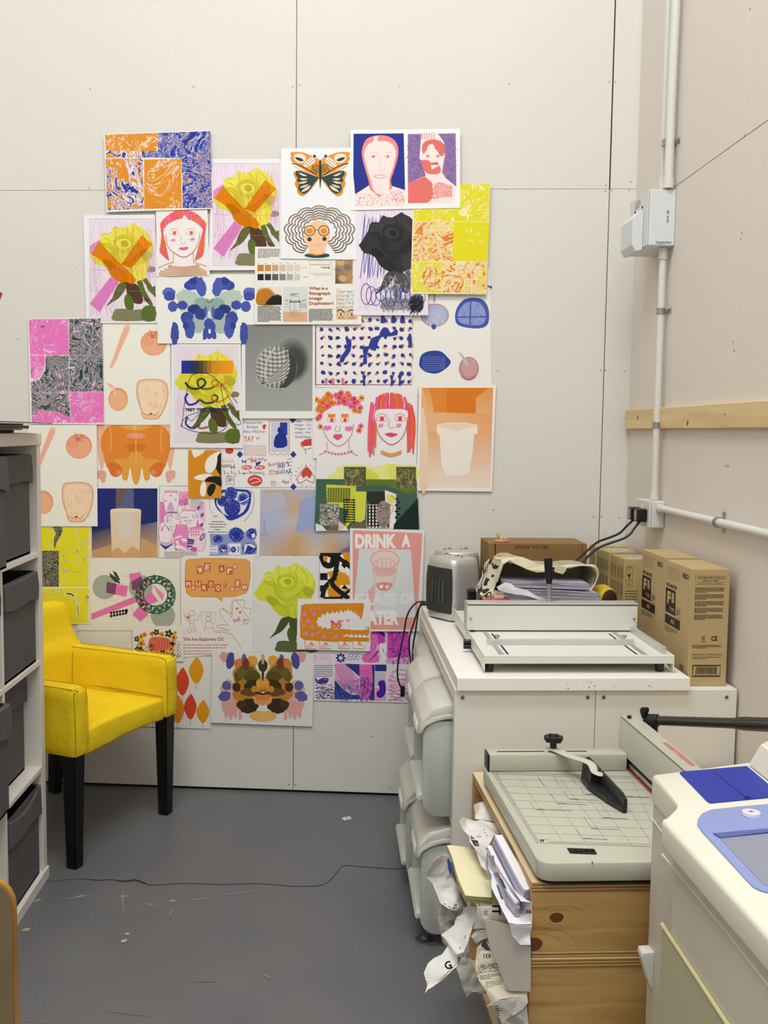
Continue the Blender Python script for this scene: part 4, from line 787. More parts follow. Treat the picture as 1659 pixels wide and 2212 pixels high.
# 24 jars and fruit bowl zine spread
a = sheet([(345,1050),(562.8,1055),(560,1203),(343.5,1205)], 1, FJ, '#E9E6E4')
PK, NB = '#E67CBC', '#2A3A9C'
a.R(38, 300, 245, 1020, '#E9E4E4'); a.P([(38,300),(110,310),(130,500),(100,600),(38,640)], PK); a.P([(320,150),(460,150),(470,350),(330,370)], '#EBA2CE'); a.P([(320,280),(460,260),(460,340),(320,360)], PK)
a.P([(230,780),(440,790),(440,1028),(265,1028)], PK); a.P([(440,780),(700,760),(710,900),(640,1000),(600,1040),(445,1028)], '#EBA6CC'); a.P([(600,560),(640,680),(600,720),(480,690),(470,650)], PK); a.P([(640,300),(712,320),(712,640),(640,560),(600,430)], '#EBC4DA')
a.P([(38,860),(120,850),(200,830),(240,930),(120,1020),(38,940)], NB); a.P([(38,880),(220,860),(240,920),(130,970),(40,930)], '#DEB6D4')
def jar(x, y, w_, h, sh, lidc=PK, body='#F0E3EA'):
    x0, x1 = x - w_ / 2, x + w_ / 2; a.P([(x - w_ * 0.34, y), (x + w_ * 0.34, y), (x + w_ * 0.36, y + h * 0.1), (x1, y + h * 0.3), (x1 - w_ * sh, y + h * 0.75), (x + w_ * 0.32, y + h), (x - w_ * 0.32, y + h), (x0 + w_ * sh, y + h * 0.75), (x0, y + h * 0.3), (x - w_ * 0.36, y + h * 0.1)], body, 3)
    a.S([(x - w_ * 0.34, y), (x + w_ * 0.34, y), (x + w_ * 0.36, y + h * 0.1), (x1, y + h * 0.3), (x1 - w_ * sh, y + h * 0.75), (x + w_ * 0.32, y + h), (x - w_ * 0.32, y + h), (x0 + w_ * sh, y + h * 0.75), (x0, y + h * 0.3), (x - w_ * 0.36, y + h * 0.1)], 4, '#4A4488', 3, closed=True)
    a.P([(x - w_ * 0.36, y - 8), (x + w_ * 0.36, y - 8), (x + w_ * 0.36, y + h * 0.08), (x - w_ * 0.36, y + h * 0.08)], lidc); a.S([(x - w_ * 0.3, y + h * 0.04), (x + w_ * 0.3, y + h * 0.02)], 6, '#F2DCE8', 0)
jar(220, 470, 250, 200, 0.05); jar(205, 145, 250, 300, 0.1); jar(470, 425, 270, 260, 0.05); jar(360, 650, 220, 370, 0.02, PK, '#E98AC4'); jar(590, 700, 270, 330, 0.05, PK, '#F0D2E2'); jar(120, 650, 200, 260, 0.05, '#E9E4E4', '#F0E3EA')
for k in range(9): a.E(150 + k * 18, 462, 7, 8, '#33308A', new=False)
for x, y in ((120, 290), (275, 275), (200, 210)):
    for j in range(3): an = j * PI / 3; a.S([(x - 16 * math.cos(an), y - 16 * math.sin(an)), (x + 16 * math.cos(an), y + 16 * math.sin(an))], 6, '#D05AA8', 0, new=False)
a.P([(200,300),(250,400),(230,440),(150,430),(160,360)], '#D9A6D0', 3); a.S([(350,540),(450,535)], 7, '#3A3A7A', 0); a.S([(400,580),(525,580),(470,635)], 5, '#3A3A7A', 0, closed=True); a.O(300, 540, 26, 26, 6, '#6A7AB0'); a.O(560, 520, 38, 22, 6, '#5A5AA0')
marks(a, 30, 115, 480, 220, 620, 26, 4, '#6A6080', ang=-20); marks(a, 50, 350, 180, 450, 400, 10, 6, '#5A2A7A'); a.PARA(490, 270, 690, 420, 8, '#5E5480', th=0.3, rot=12)
for p, c in ((([(240,850),(320,810),(380,815),(300,850)]), '#F2E4EC'), (([(360,850),(430,860),(440,900),(380,900)]), '#F2E4EC'), (([(270,880),(320,900),(320,950),(290,940)]), '#F2E4EC'), (([(270,960),(340,950),(430,1000),(430,1025),(290,1000)]), '#F2E4EC')): a.P(p, c, 3)
for p in ([(450,860),(550,880)], [(450,890),(550,905)], [(450,925),(540,930)], [(450,965),(520,970)]): a.S(p, 22, NB, 0)
for k in range(3): a.S([(55 + k * 12, 740), (65 + k * 10, 700 - k * 6), (120, 660 - k * 4), (175 - k * 10, 705), (185 - k * 8, 740)], 9, PK)
for x, y in ((615, 395), (670, 500), (660, 650)): a.E(x, y, 38, 24, '#B060B8', -60); a.E(x, y, 24, 12, '#6A4AA8', -60)
a.E(670, 830, 60, 30, '#4A4AA0', -60); a.E(670, 830, 40, 16, '#E6B2D4', -60); a.E(545, 1010, 50, 34, '#C85AB0')
for k in range(8): a.S([(500 + (k % 4) * 36, 740 + (k // 4) * 40), (515 + (k % 4) * 36, 765 + (k // 4) * 40)], 16, '#DE6AB4', 0, new=(k == 0))
a.PARA(105, 1045, 600, 1135, 4, '#4A4660', th=0.3, wl=0.06, last=0.6)
# bowl
a.S([(780,260),(785,380),(800,450),(840,485)], 5, '#7A84B8', 0); a.S([(1370,125),(1430,160),(1450,290),(1410,450),(1300,595)], 6, '#5A66A8', 0)
a.P([(850,270),(960,125),(1350,125),(1400,240),(1370,400),(1290,500),(1120,580),(1040,560),(990,490),(900,420)], NB, 2); a.P([(880,300),(1000,160),(1330,160),(1360,260),(1320,400),(1230,490),(1040,510),(930,420)], '#DDE0EC', 2)
for x, y, r, c in ((1100, 180, 95, '#3A4AA6'), (975, 290, 80, '#1E2E92'), (1285, 260, 88, '#6470B6'), (1120, 395, 122, '#22339A')):
    a.E(x, y, r, r * 1.05, c); a.E(x, y, r * 0.7, r * 0.72, NB)
    a.up(); 
    for k in range(22): an = random.uniform(0, 6.28); q = r * random.uniform(0.55, 0.95); a.E(x + q * math.cos(an), y + q * math.sin(an), 6, 4, '#C9CEE4', n=6, new=False)
a.S([(1230,310),(1300,290),(1370,235)], 16, '#E6E8F0')
for i, (t, x0, x1) in enumerate((('Biscuits eaten', 835, 965),)): a.PARA(x0, 510, x1, 530, 1, '#5A5A66', th=0.5)
for i, (x0, x1) in enumerate(((812, 985), (768, 1035), (790, 1008), (850, 950), (755, 1040))): a.PARA(x0, 590 + i * 39, x1, 612 + i * 39, 1, '#4E4E58', th=0.42, wl=0.14, last=1)
a.P([(780,780),(1040,790),(1090,710),(1160,682),(1240,710),(1300,760),(1380,710),(1470,700),(1485,780),(1450,880),(1490,960),(1480,1085),(780,1105),(800,960)], '#8E9AC8', 0)
for x, y, rx, ry in ((905, 860, 75, 62), (1180, 795, 108, 110), (1410, 780, 75, 82), (1375, 1000, 105, 85), (985, 1000, 64, 62)):
    a.E(x, y, rx, ry, '#2C3CA0', wob=0.03); a.E(x, y, rx * 0.55, ry * 0.55, '#22329A'); a.up()
    for k in range(30): an = random.uniform(0, 6.28); q = random.uniform(0.5, 0.95); a.E(x + q * rx * math.cos(an), y + q * ry * math.sin(an), 6, 4, '#A9B2DA', n=6, new=False)
a.P([(1400,790),(1450,770),(1465,820),(1420,850)], '#E2E6F2'); a.P([(1300,940),(1400,925),(1470,970),(1450,1000),(1350,950),(1310,1060),(1290,1040)], '#D9DEEE'); a.P([(950,1010),(1030,1020),(990,1060)], '#DCE0EE')
a.R(780, 955, 902, 1080, '#E4E6F0'); a.R(1058, 925, 1245, 1095, '#E6E8F2')
for k in range(12): a.E(795 + (k % 4) * 26, 970 + (k // 4) * 46, 9, 7, NB, n=8, new=(k == 0))
for k in range(7): an = k * 0.9; a.E(1135 + 28 * math.cos(an), 1018 + 30 * math.sin(an), 20, 13, NB, math.degrees(an), new=(k == 0))
for sx in (1080, 1215): a.S([(sx - 10, 970), (sx, 1010), (sx - 14, 1060)], 14, '#4A58AC')
done(a, 'spread of drawings, pink jars on one page and a blue fruit bowl on the other')
# 26 glass on blue
a = sheet([(196,1048),(344,1048),(341,1206),(195,1206)], 1, FP, '#EAE8E4')
a.R(205, 1055, 340, 1205, '#2A3058'); a.R(198, 1055, 340, 1205, '#222C5C'); a.P([(198,1055),(251,1055),(251,1120),(240,1140),(198,1140)], '#1B2A78'); a.P([(251,1055),(289,1055),(280,1100),(250,1100)], '#6A5A54'); a.P([(262,1085),(275,1058),(289,1062),(288,1100),(255,1104)], '#5A628E', 2)
a.P([(289,1055),(340,1055),(340,1128),(306,1136),(289,1100)], '#202C6C'); a.quadg([(198,1150),(245,1140),(245,1205),(198,1205)], ['#3A3F6A', '#4A486A', '#C09A74', '#A88462']); a.quadg([(300,1135),(340,1127),(340,1205),(300,1205)], ['#5A5A80', '#7A7086', '#C8A276', '#D0A874'])
a.P([(198,1190),(245,1175),(245,1205),(198,1205)], '#C69A6C'); a.P([(305,1160),(340,1180),(340,1205),(305,1205)], '#CBA070')
a.quadg([(238,1103),(305,1103),(301,1205),(242,1205)], ['#E3CDB2', '#DCC8B4', '#E2CFB6', '#E0C8AA']); a.P([(238,1103),(245,1099),(270,1098),(298,1099),(305,1103),(298,1106),(270,1107),(245,1106)], '#E6D8C2', 2); a.P([(242,1205),(243,1188),(256,1182),(270,1196),(284,1180),(301,1188),(301,1205)], '#D6A272'); a.E(270, 1135, 16, 30, '#DAD2C8')
done(a, 'print of a pale cream glass against dark blue')
# 27 blurred colour print
a = sheet([(562,1054),(757,1052),(754,1199),(561,1199)], 0, FF, '#DFDCDE')
G = [['#B7B4C4','#C9A78A','#B9B4BE','#A9B0CE','#B9B6CC','#C8B49E'], ['#B3B8D2','#B0B0CC','#CDA782','#9FAACE','#A4AFD2','#C9A888'], ['#A9B4D6','#B4BCD8','#C8BAB4','#9AA6CE','#A0ABD0','#B8B4C8'], ['#B9AFBE','#BFAFB4','#CBA272','#B9B4C0','#C9AA8A','#A9AECB'], ['#C6B8B6','#C9A67E','#CDA06A','#D6C2AA','#C6A078','#8C7A88']]
for i in range(5):
    for j in range(4):
        x0, y0 = 405 + i * 130, -140 + j * 117
        a.quadg([(x0, y0), (x0 + 130, y0), (x0 + 130, y0 + 117), (x0, y0 + 117)], [G[j][i], G[j][i+1], G[j+1][i+1], G[j+1][i]])
a.P([(402,-100),(560,-130),(600,-20),(440,30),(402,30)], '#B9B9CC'); a.P([(690,-60),(880,-120),(880,60),(690,170),(655,170),(680,40)], '#9CA8D0'); a.S([(440,70),(432,130),(445,180)], 3, '#7480A8'); a.S([(405,184),(460,180),(470,200)], 3, '#8088A8', 0); a.P([(980,300),(1040,265),(1040,322),(960,322)], '#77707E', 2)
done(a, 'softly blurred print in pale blue and tan')
# 28 yellow and black marble
MYK = marble('ink_marble_yellow_black', [(0.0, '#E4D91A'), (0.55, '#E4D81A'), (0.60, '#E2DC60'), (0.64, '#D9D6A8'), (0.66, '#1E1C18'), (0.70, '#E2DCA0'), (1.0, '#1E1C18')], 9, 3.3, 0.5)
MKK = marble('ink_marble_black', [(0.0, '#1C1A17'), (0.44, '#1C1A17'), (0.47, '#CFCAB4'), (0.49, '#24211C'), (0.54, '#1C1A17'), (0.57, '#DAD5B8'), (0.6, '#1C1A17'), (1.0, '#D8D27A')], 14, 2, 0.6)
a = sheet([(62,1135),(195,1137.7),(193,1348.6),(60,1347)], 2, FE, '#E6E3C6')
a.P([(-60,126),(372,128),(368,556),(-60,555)], '#E4D91A', mi=a.mm(MYK)); a.R(36, 298, 156, 556, '#1E1C18', mi=a.mm(MKK)); a.P([(-60,568),(372,566),(366,815),(-60,815)], '#E0D81E', mi=a.mm(MYK))
a.P([(110,128),(180,128),(175,180),(140,240),(125,290),(120,220),(135,170)], '#2A281E', 2, mi=a.mm(MKK)); a.S([(190,615),(240,605),(285,660),(300,720),(285,770)], 20, '#D8D6A0'); a.S([(210,605),(245,608),(262,625)], 8, '#1E1C18'); a.S([(292,690),(296,760)], 6, '#8A8478')
done(a, 'yellow print with black marbled patches, behind the yellow armchair')
# 29 wreath collage
a = sheet([(166,1206),(389,1206),(390,1362),(167,1362)], 1, FE, '#E4E1D8')
gr = '#A3AC9E'
for x, y, r in ((485, 558, 87), (742, 558, 86), (903, 765, 87)): a.E(x, y, r, r, gr, n=40)
a.O(610, 575, 110, 98, 2, '#A9A79E'); a.O(565, 700, 85, 90, 2, '#A9A79E'); a.O(760, 690, 84, 90, 2, '#A9A79E')
a.P([(500,520),(570,535),(560,612),(495,598)], '#7E4468'); a.P([(570,535),(652,550),(640,628),(560,612)], '#E574B2'); a.P([(660,462),(742,452),(760,540),(765,570),(680,580)], '#E574B2'); a.P([(676,520),(745,480),(765,520),(762,575),(682,580)], '#84456E')
a.P([(388,750),(405,742),(710,620),(730,660),(390,793)], '#E574B2'); a.P([(735,690),(800,752),(740,808),(725,790),(682,756)], '#E574B2'); a.P([(820,590),(870,660),(760,700),(740,660)], '#E574B2'); a.P([(830,540),(910,610),(900,660),(860,600)], '#E88ABC')
for k in range(46):
    an = 2 * PI * k / 46; r_ = 108 + 13 * math.sin(k * 2.1); x, y = 850 + r_ * 1.1 * math.cos(an), 612 + r_ * 1.05 * math.sin(an)
    pk = 2.3 < an < 4.4 and k % 3 != 1; a.E(x, y, 20, 12, '#6A2A52' if pk else ('#3E6A50' if k % 2 else '#35604A'), math.degrees(an) + 60 * (k % 2), new=(k % 2 == 0), n=12)
a.S([(850 + 140 * math.cos(k * PI / 10), 612 + 134 * math.sin(k * PI / 10)) for k in range(21)], 9, '#35604A'); a.S([(850 + 88 * math.cos(k * PI / 10), 612 + 84 * math.sin(k * PI / 10)) for k in range(21)], 9, '#2F5A46')
a.up()
for k in range(120): an = random.uniform(0, 6.28); r_ = random.uniform(85, 130); a.E(850 + r_ * 1.08 * math.cos(an), 612 + r_ * math.sin(an), 2.4, 2.4, '#E4E1D8', n=6, new=False)
for k in range(6):
    for j in range(2): a.E(532 + k * 21, 744 + j * 21 - k * 4, 9.5, 9.5, '#181816', n=12, new=(k == 0))
a.E(640, 728, 12, 14, '#181816'); a.P([(518,456),(540,470),(580,500),(600,535),(560,520),(525,485)], '#2C4A3A'); a.P([(542,440),(570,455),(596,505),(590,510),(560,480)], '#2C4A3A')
done(a, 'collage print of sage discs, pink strips and a green wreath')
# 30 We Are Explorers
a = sheet([(390,1205),(547,1202),(546,1409),(392,1420)], 2, FE, '#E7E5E3')
sp = [(1065,380),(1080,360),(1200,352),(1350,352),(1500,360),(1525,375),(1530,480),(1515,570),(1500,600),(1430,625),(1330,632),(1328,662),(1285,630),(1180,630),(1100,625),(1070,600),(1060,500)]
a.P(sp, '#E2A45C'); a.S(sp, 3, '#B9742E', 0, closed=True)
for s_, x, y, w_, h, r, c in (('w',1145,410,48,55,-8,'#CF6A38'),('E',1200,388,42,55,8,'#CF6A38'),('A',1303,405,40,45,-4,'#C95A30'),('r',1357,418,46,50,8,'#CF6A38'),('c',1405,395,34,36,10,'#D68A50'),
    ('n',1062,515,46,42,4,'#C95A30'),('e',1106,545,26,36,5,'#D88A58'),('U',1133,515,46,42,-4,'#CF6A38'),('R',1178,540,44,46,4,'#C95A30'),('O',1225,515,42,46,0,'#D4602C'),('Q',1276,540,42,52,6,'#CF6A38'),('U',1330,520,38,50,-5,'#E2A45C'),('x',1380,555,38,36,4,'#D88A58'),('E',1420,508,38,50,4,'#CF6A38'),('n',1465,540,42,40,-6,'#D07A50')):
    a.P([(x - 2, y - 2), (x + w_, y - 5), (x + w_ + 2, y + h), (x, y + h + 2)], c); a.T(s_, x + 8, y + 7, x + w_ - 8, y + h - 8, '#F2E2D6' if c != '#E2A45C' else '#C06030', r, off=0.03)
LN = '#CF8A6A'
a.O(1112, 745, 18, 18, 3, LN); a.S([(1095,765),(1085,800),(1100,830),(1075,870),(1100,880),(1115,845),(1130,880),(1138,860),(1125,820),(1128,795),(1155,790),(1160,760)], 3, LN, 3); a.S([(1095,770),(1060,770),(1055,745),(1045,745)], 3, LN); a.E(1082, 775, 12, 10, '#D8665A'); a.O(1082, 776, 20, 24, 2.5, LN); a.R(1100, 795, 1122, 820, '#E7E5E3'); a.S([(1100,795),(1122,795),(1122,820),(1100,820)], 2.5, LN, 0, closed=True)
a.S([(1178,735),(1278,738),(1278,812),(1178,810)], 3, '#BDB6AC', 0, closed=True); a.S([(1210,815),(1195,880)], 2.5, LN, 0); a.S([(1250,815),(1275,880)], 2.5, LN, 0); a.S([(1205,850),(1262,850)], 2.5, LN, 0); a.O(1228, 755, 16, 13, 3, '#D8A04A'); a.O(1230, 785, 22, 14, 3, '#D8A04A'); a.S([(1210,800),(1250,800)], 3, '#D8A04A', 0)
a.S([(1370,830),(1330,780),(1310,730),(1330,712),(1385,760),(1400,765),(1405,655),(1430,650),(1490,745),(1540,800)], 3, '#C9A48A', 2); a.S([(1412,655),(1470,648),(1492,655),(1478,705),(1535,712),(1525,760)], 3, LN, 0)
a.S([(1330,712)] + [(1338 + k * 8, 718 + k * 5 + (k % 2) * 10 - 8) for k in range(8)], 3, '#D8A04A', 0); a.S([(1400,660)] + [(1390 + (k % 2) * 10, 668 + k * 9) for k in range(10)], 3, '#D8A04A', 0)
a.E(1434, 712, 12, 9, '#D99A3A', -20); a.E(1456, 738, 12, 10, '#D99A3A', -20); a.P([(1405,785),(1430,792),(1445,765),(1458,800),(1430,798),(1412,812)], '#E2A0A8'); a.S([(1405,785),(1430,795),(1445,765),(1458,800),(1430,798),(1412,812)], 3, '#C06A7A', 0, closed=True); a.S([(1475,800),(1515,790),(1512,815),(1490,825)], 3.5, '#D05A5A', 0, closed=True); a.S([(1490,800),(1485,780)], 3, '#D05A5A', 0)
a.S([(1370,830),(1300,828),(1295,845),(1370,862),(1375,870),(1290,870),(1285,885),(1390,890),(1465,1000)], 3, '#C9A08A', 2)
a.T('We Are Explorers CIC', 1050, 918, 1342, 950, '#C96A66', off=0.025); a.PARA(1050, 962, 1366, 985, 1, '#DDA6A2', th=0.4, wl=0.1, last=1); a.PARA(1050, 984, 1350, 1004, 1, '#D99A96', th=0.4, last=1); a.PARA(1050, 1008, 1260, 1026, 1, '#DDA6A2', th=0.4, last=1); a.PARA(1050, 1028, 1255, 1046, 1, '#D99A96', th=0.4, last=1)
done(a, 'poster with an orange speech bubble above line drawings of a gingerbread figure and easel')
# 31 yellow-green rose
a = sheet([(547,1201),(690,1201),(686,1412),(545,1408)], 1, FF, '#DFDFDE'); rose(a, 0.586, 0.545, 357, 385, YEL2)
done(a, 'print of a single lime yellow rose on a plain grey ground')
# 32 black/orange abstract
a = sheet([(690.8,1193.4),(762.5,1194),(762,1293),(690.8,1293)], 2, FF, '#ECEAE6'); OG, K = '#DD951C', '#15120E'
a.P([(975,312),(1070,312),(1072,440),(1010,380),(1000,330)], OG); a.P([(885,450),(940,440),(1010,455),(1040,480),(1060,590),(1000,620),(900,635),(880,560),(910,500)], OG)
a.P([(975,545),(1070,540),(1070,575),(980,580)], '#ECEAE6'); a.P([(985,570),(1010,540),(1040,575)], K, 0); a.S([(845,330),(870,395),(915,400),(930,350),(925,320)], 42, K); a.P([(834,312),(1000,312),(965,340),(900,345),(870,330),(834,360)], K); a.E(872, 350, 16, 24, OG); a.E(872, 325, 12, 12, K)
a.S([(965,315),(950,420),(930,500),(870,560),(850,635)], 34, K); a.S([(960,340),(1070,430)], 30, K, 0); a.P([(985,400),(1020,360),(1045,385),(1010,425)], K); a.R(834, 458, 888, 508, K); a.R(834, 545, 875, 590, K); a.S([(900,500),(940,560),(1040,640)], 34, K); a.S([(975,640),(1070,560)], 20, K, 0); a.P([(900,520),(935,640),(920,640),(890,600)], OG); a.S([(860,636),(1000,632)], 14, K, 0)
for k in range(3): a.E(948 + k * 9, 500 - k * 30, 8, 6, K)
done(a, 'small black, orange and white abstract print, left of the pink poster')
# 33 drink a glass of water
a = sheet([(756,1141),(917,1145),(910,1364),(756,1364)], 5, FF, '#E6E3E1'); SP = '#E39C94'
a.P([(1068,150),(1568,172),(1525,862),(1068,862)], SP); a.P([(1115,280),(1485,292),(1520,775),(1068,775)], '#D5D9DC'); a.P([(1215,540),(1200,600),(1180,775),(1150,775),(1185,600)], SP); a.P([(1175,590),(1230,540),(1215,775),(1080,775),(1090,700)], '#E2AFA8', 0)
a.P([(1195,360),(1215,310),(1290,292),(1370,305),(1400,350),(1385,420),(1360,520),(1350,565),(1310,590),(1255,585),(1225,540),(1215,450)], '#E4CFCB', 3); a.O(1298, 362, 100, 66, 7, SP); a.P([(1220,420),(1380,425),(1360,470),(1300,480),(1235,470)], '#E0B2AC', 2); a.O(1298, 395, 76, 42, 4, '#DDA39C')
a.P([(1240,530),(1350,530),(1335,570),(1300,585),(1255,575)], '#D98A84', 2); a.P([(1255,545),(1290,540),(1280,570),(1262,565)], '#F0E6E4'); a.P([(1300,545),(1335,545),(1325,568),(1305,572)], '#EBD6D2')
for k in range(4): a.S([(1245 + k * 32, 370), (1250 + k * 30, 420)], 6, '#DDA8A2', 0)
a.S([(1205,400),(1235,560)], 3, '#D99A94', 0); a.S([(1392,400),(1355,560)], 3, '#D99A94', 0)
HW = '#F0EBE8'
def hand(s_, x0, y0, x1, y1): 
    n_ = len(s_); a.T(s_, x0, y0, x1, y1, HW, off=0.055)
hand('DRINK', 1085, 178, 1382, 280); hand('A', 1418, 180, 1482, 272)
a.T('GLASS', 1078, 602, 1385, 692, '#E4E2E0', off=0.05); a.T('OF', 1412, 598, 1508, 682, '#E6E4E2', off=0.05); hand('WATER', 1078, 726, 1400, 830)
done(a, 'salmon poster lettered DRINK A GLASS OF WATER')
# 34 crocodile
a = sheet([(642.5,1293.5),(801,1294.4),(799.5,1406.8),(641.3,1402.9)], 6, FF, '#E6E5E6'); OC = '#DA8A22'
a.P([(700,690),(730,678),(1145,672),(1150,690),(1142,745),(1132,788),(1118,785),(1120,765),(1105,770),(1105,745),(1090,760),(1085,735),(1068,745),(1062,722),(1045,735),(1040,712),(1022,735),(1010,725),(1000,745),(985,720),(970,748),(955,730),(940,750),(925,732),(905,755),(885,735),(870,760),(850,750),(840,775),(820,775),(815,800),(805,810),(820,820),(815,840),(840,838),(850,855),(870,845),(890,860),(920,845),(925,858),(1000,858),(1060,865),(1130,868),(1165,862),(1175,845),(1188,850),(1186,950),(940,952),(720,938),(692,915),(690,800)], OC)
a.P([(1185,892),(1170,915),(1150,895),(1135,912),(1120,893),(1105,912),(1090,894),(1075,912),(1060,893),(1045,910),(1030,893),(1010,905),(995,905),(1010,915),(1030,908),(1045,918),(1075,916),(1105,918),(1185,920)], '#E9E7E4'); a.O(1175, 857, 10, 13, 5, '#B9701A'); a.E(1175, 857, 7, 9, '#E9E7E4')
for x, y, s_ in ((765,720,12),(825,705,16),(720,752,20),(790,750,16),(750,800,20),(715,835,14),(775,845,18),(732,890,20),(775,900,18),(820,880,14),(860,910,20),(910,885,10),(945,915,18),(700,790,9)): a.P([(x - s_, y + s_ * 0.7), (x + s_ * 0.2, y - s_), (x + s_, y + s_ * 0.6)], '#E88ABC')
for k in range(20): x, y = 760 + (k * 53) % 360, 685 + (k * 17) % 24; a.P([(x, y + 8), (x + 9, y - 6), (x + 16, y + 9)], '#E0962E')
for x in (932, 968):
    a.E(x, 832, 21, 24, '#E67A5A'); a.E(x, 834, 13, 15, '#D97A18'); a.E(x, 836, 6, 8, '#F0C0C8')
for k in range(5): a.S([(915 + k * 5, 815), (908 + k * 5, 800 - (k % 2) * 6)], 5, '#E8407A', 0); a.S([(960 + k * 8, 808), (968 + k * 8, 797 - (k % 2) * 5)], 5, '#E8407A', 0)
a.T('Hi', 1022, 785, 1046, 808, '#D87A9A', off=0.02); a.S([(1046,822),(1040,832),(1046,842)], 3, '#E2A0B4')
for x in (725, 828, 965, 1070):
    a.P([(x, 945), (x + 45, 950), (x + 60, 975), (x + 85, 985), (x + 82, 1000), (x + 4, 998)], '#E9E6E4'); a.S([(x, 940), (x + 2, 998), (x + 80, 1000), (x + 84, 985), (x + 55, 975), (x + 40, 950)], 4, '#C9853A', 0)
    if x != 1070: a.P([(x + 5, 975), (x + 45, 975), (x + 60, 994), (x + 6, 994)], '#EFB6C4')
    for j in range(3): a.E(x + 42 + j * 5, 962 + j * 3, 15, 5, '#DD962E', -60 + j * 50)
done(a, 'drawing of an orange crocodile with pink triangle scales and shoes')
# 35 purple collage
a = sheet([(677.5,1358),(905,1362),(905,1519),(677.5,1513)], 1, FF, '#E2DEE2'); PP, PK2 = '#3A2A86', '#E05CB8'
a.R(1200, 868, 1310, 1100, '#E9A9D2'); a.P([(1210,870),(1260,880),(1290,910),(1300,950),(1270,970),(1230,960),(1205,920)], '#C83CA8', 2); a.P([(1195,900),(1240,900),(1250,960),(1230,1010),(1260,1060),(1240,1098),(1150,1098),(1135,1050),(1180,1020),(1200,960)], '#E06CBC', 2); a.P([(1225,870),(1290,880),(1300,920),(1260,890)], PP, 2)
for k in range(5): a.S([(1180 + k * 8, 1090 - k * 6), (1215 + k * 6, 1055 - k * 4), (1240 + k * 3, 1020 - k * 3)], 4, '#8A2A98')
a.R(1262, 960, 1308, 1100, '#E6E2E6')
for k in range(5): a.S([(1240 + k * 18 - 8, 975 + (k * 31) % 70), (1240 + k * 18 - 8, 1000 + (k * 31) % 70), (1250 + k * 18 - 8, 996 + (k * 31) % 70)], 4, '#5A2A6A' if k % 2 else '#C83C6A', 0)
a.P([(1318,870),(1465,868),(1475,960),(1470,1108),(1314,1105)], '#DC4CB8'); marks(a, 260, 1320, 875, 1465, 1100, 22, 2.8, '#5A2A96'); marks(a, 60, 1320, 1060, 1465, 1100, 26, 4, '#E8D8E6')
a.R(790, 1040, 940, 1100, '#E7DDE6'); 
for k in range(6): a.S([(800 + k * 20, 1045), (806 + k * 20, 1080), (800 + k * 20, 1085)], 4, '#D77AB4', 0)
for k in range(8): an = k * PI / 4; a.E(982 + 24 * math.cos(an), 1066 + 24 * math.sin(an), 12, 8, '#3A2E8C', math.degrees(an), new=(k == 0))
for k in range(9): a.O(1035 + k * 10, 1085 - (k % 3) * 18, 16, 14, 3, '#5A52A0', 180, 360)
for k in range(6): a.S([(795 + j * 12, 1118 + k * 15 + (j % 2) * 5) for j in range(12)], 3.5, '#3A3480', 3)
a.P([(797,1205),(820,1225),(850,1208),(895,1212),(885,1245),(840,1255),(805,1240)], '#5A2A98', 2); marks(a, 110, 795, 1255, 930, 1360, 18, 4, '#3A3470', ang=15); marks(a, 16, 800, 1212, 935, 1290, 22, 3, '#E8A6C8')
a.P([(938,1105),(1118,1110),(1118,1200),(1060,1150),(1010,1108)], '#33338E'); a.P([(938,1105),(1010,1108),(1118,1215),(1118,1325),(1040,1310),(980,1270),(940,1200)], '#E9A2CC')
for k in range(9): a.S([(942 + k * 14, 1112), (958 + k * 13, 1170), (990 + k * 12, 1230), (1118, 1320 - k * 14)], 2.6, '#3A2E80')
for k in range(11): a.O(945 + k * 17, 1222 + k * 9.5 + (8 if k % 2 else 0), 9, 9, 3, '#3A2E80')
a.P([(938,1225),(1000,1290),(1060,1330),(1118,1330),(1118,1362),(938,1362)], '#2E3488'); marks(a, 60, 940, 1250, 1115, 1360, 40, 3, '#5A60B0', ang=80)
a.R(1120, 1112, 1225, 1366, '#DC6AB8'); a.R(1126, 1125, 1200, 1190, '#E26ABC')
for x, y in ((1135, 1160), (1172, 1160)): a.S([(x - 8, y - 5), (x + 12, y - 5), (x + 12, y + 18), (x - 8, y + 18)], 4, '#C83C6A', 0, closed=True)
marks(a, 130, 1122, 1195, 1215, 1362, 24, 3, '#4A2A88', ang=80); a.P([(1205,1115),(1225,1115),(1225,1366),(1190,1366),(1215,1250)], '#3A2A8C')
a.R(1228, 1113, 1310, 1160, '#33308C'); a.R(1225, 1162, 1308, 1280, '#E9E4EA')
for k in range(13): a.S([(1226 + max(0, (k - 6)) * 12, 1166 + min(k, 6) * 17), (1226 + min(k, 6) * 13, 1166 + max(0, k - 6) * 17)], 3, '#33308C', 0)
a.R(1224, 1280, 1305, 1370, '#E59AC8'); a.P([(1250,1240),(1290,1225),(1305,1260),(1302,1320),(1275,1350),(1245,1345),(1240,1310),(1262,1290)], '#4A1E96', 3); a.R(1312, 1150, 1480, 1290, '#EBD2E2'); marks(a, 170, 1315, 1160, 1470, 1370, 34, 3.4, '#E07AB4', ang=5)
sb = []
for k in range(26): an = 2 * PI * k / 26; r_ = 1.0 if k % 2 else 0.72; sb.append((1415 + 72 * r_ * math.cos(an), 1185 + 40 * r_ * math.sin(an)))
a.P(sb, '#EBDDE8'); a.S(sb, 4, '#33308C', 0, closed=True); a.T('hay', 1400, 1172, 1445, 1196, '#33308C')
done(a, 'pink and navy patchwork pattern print, lowest at the right of the wall')
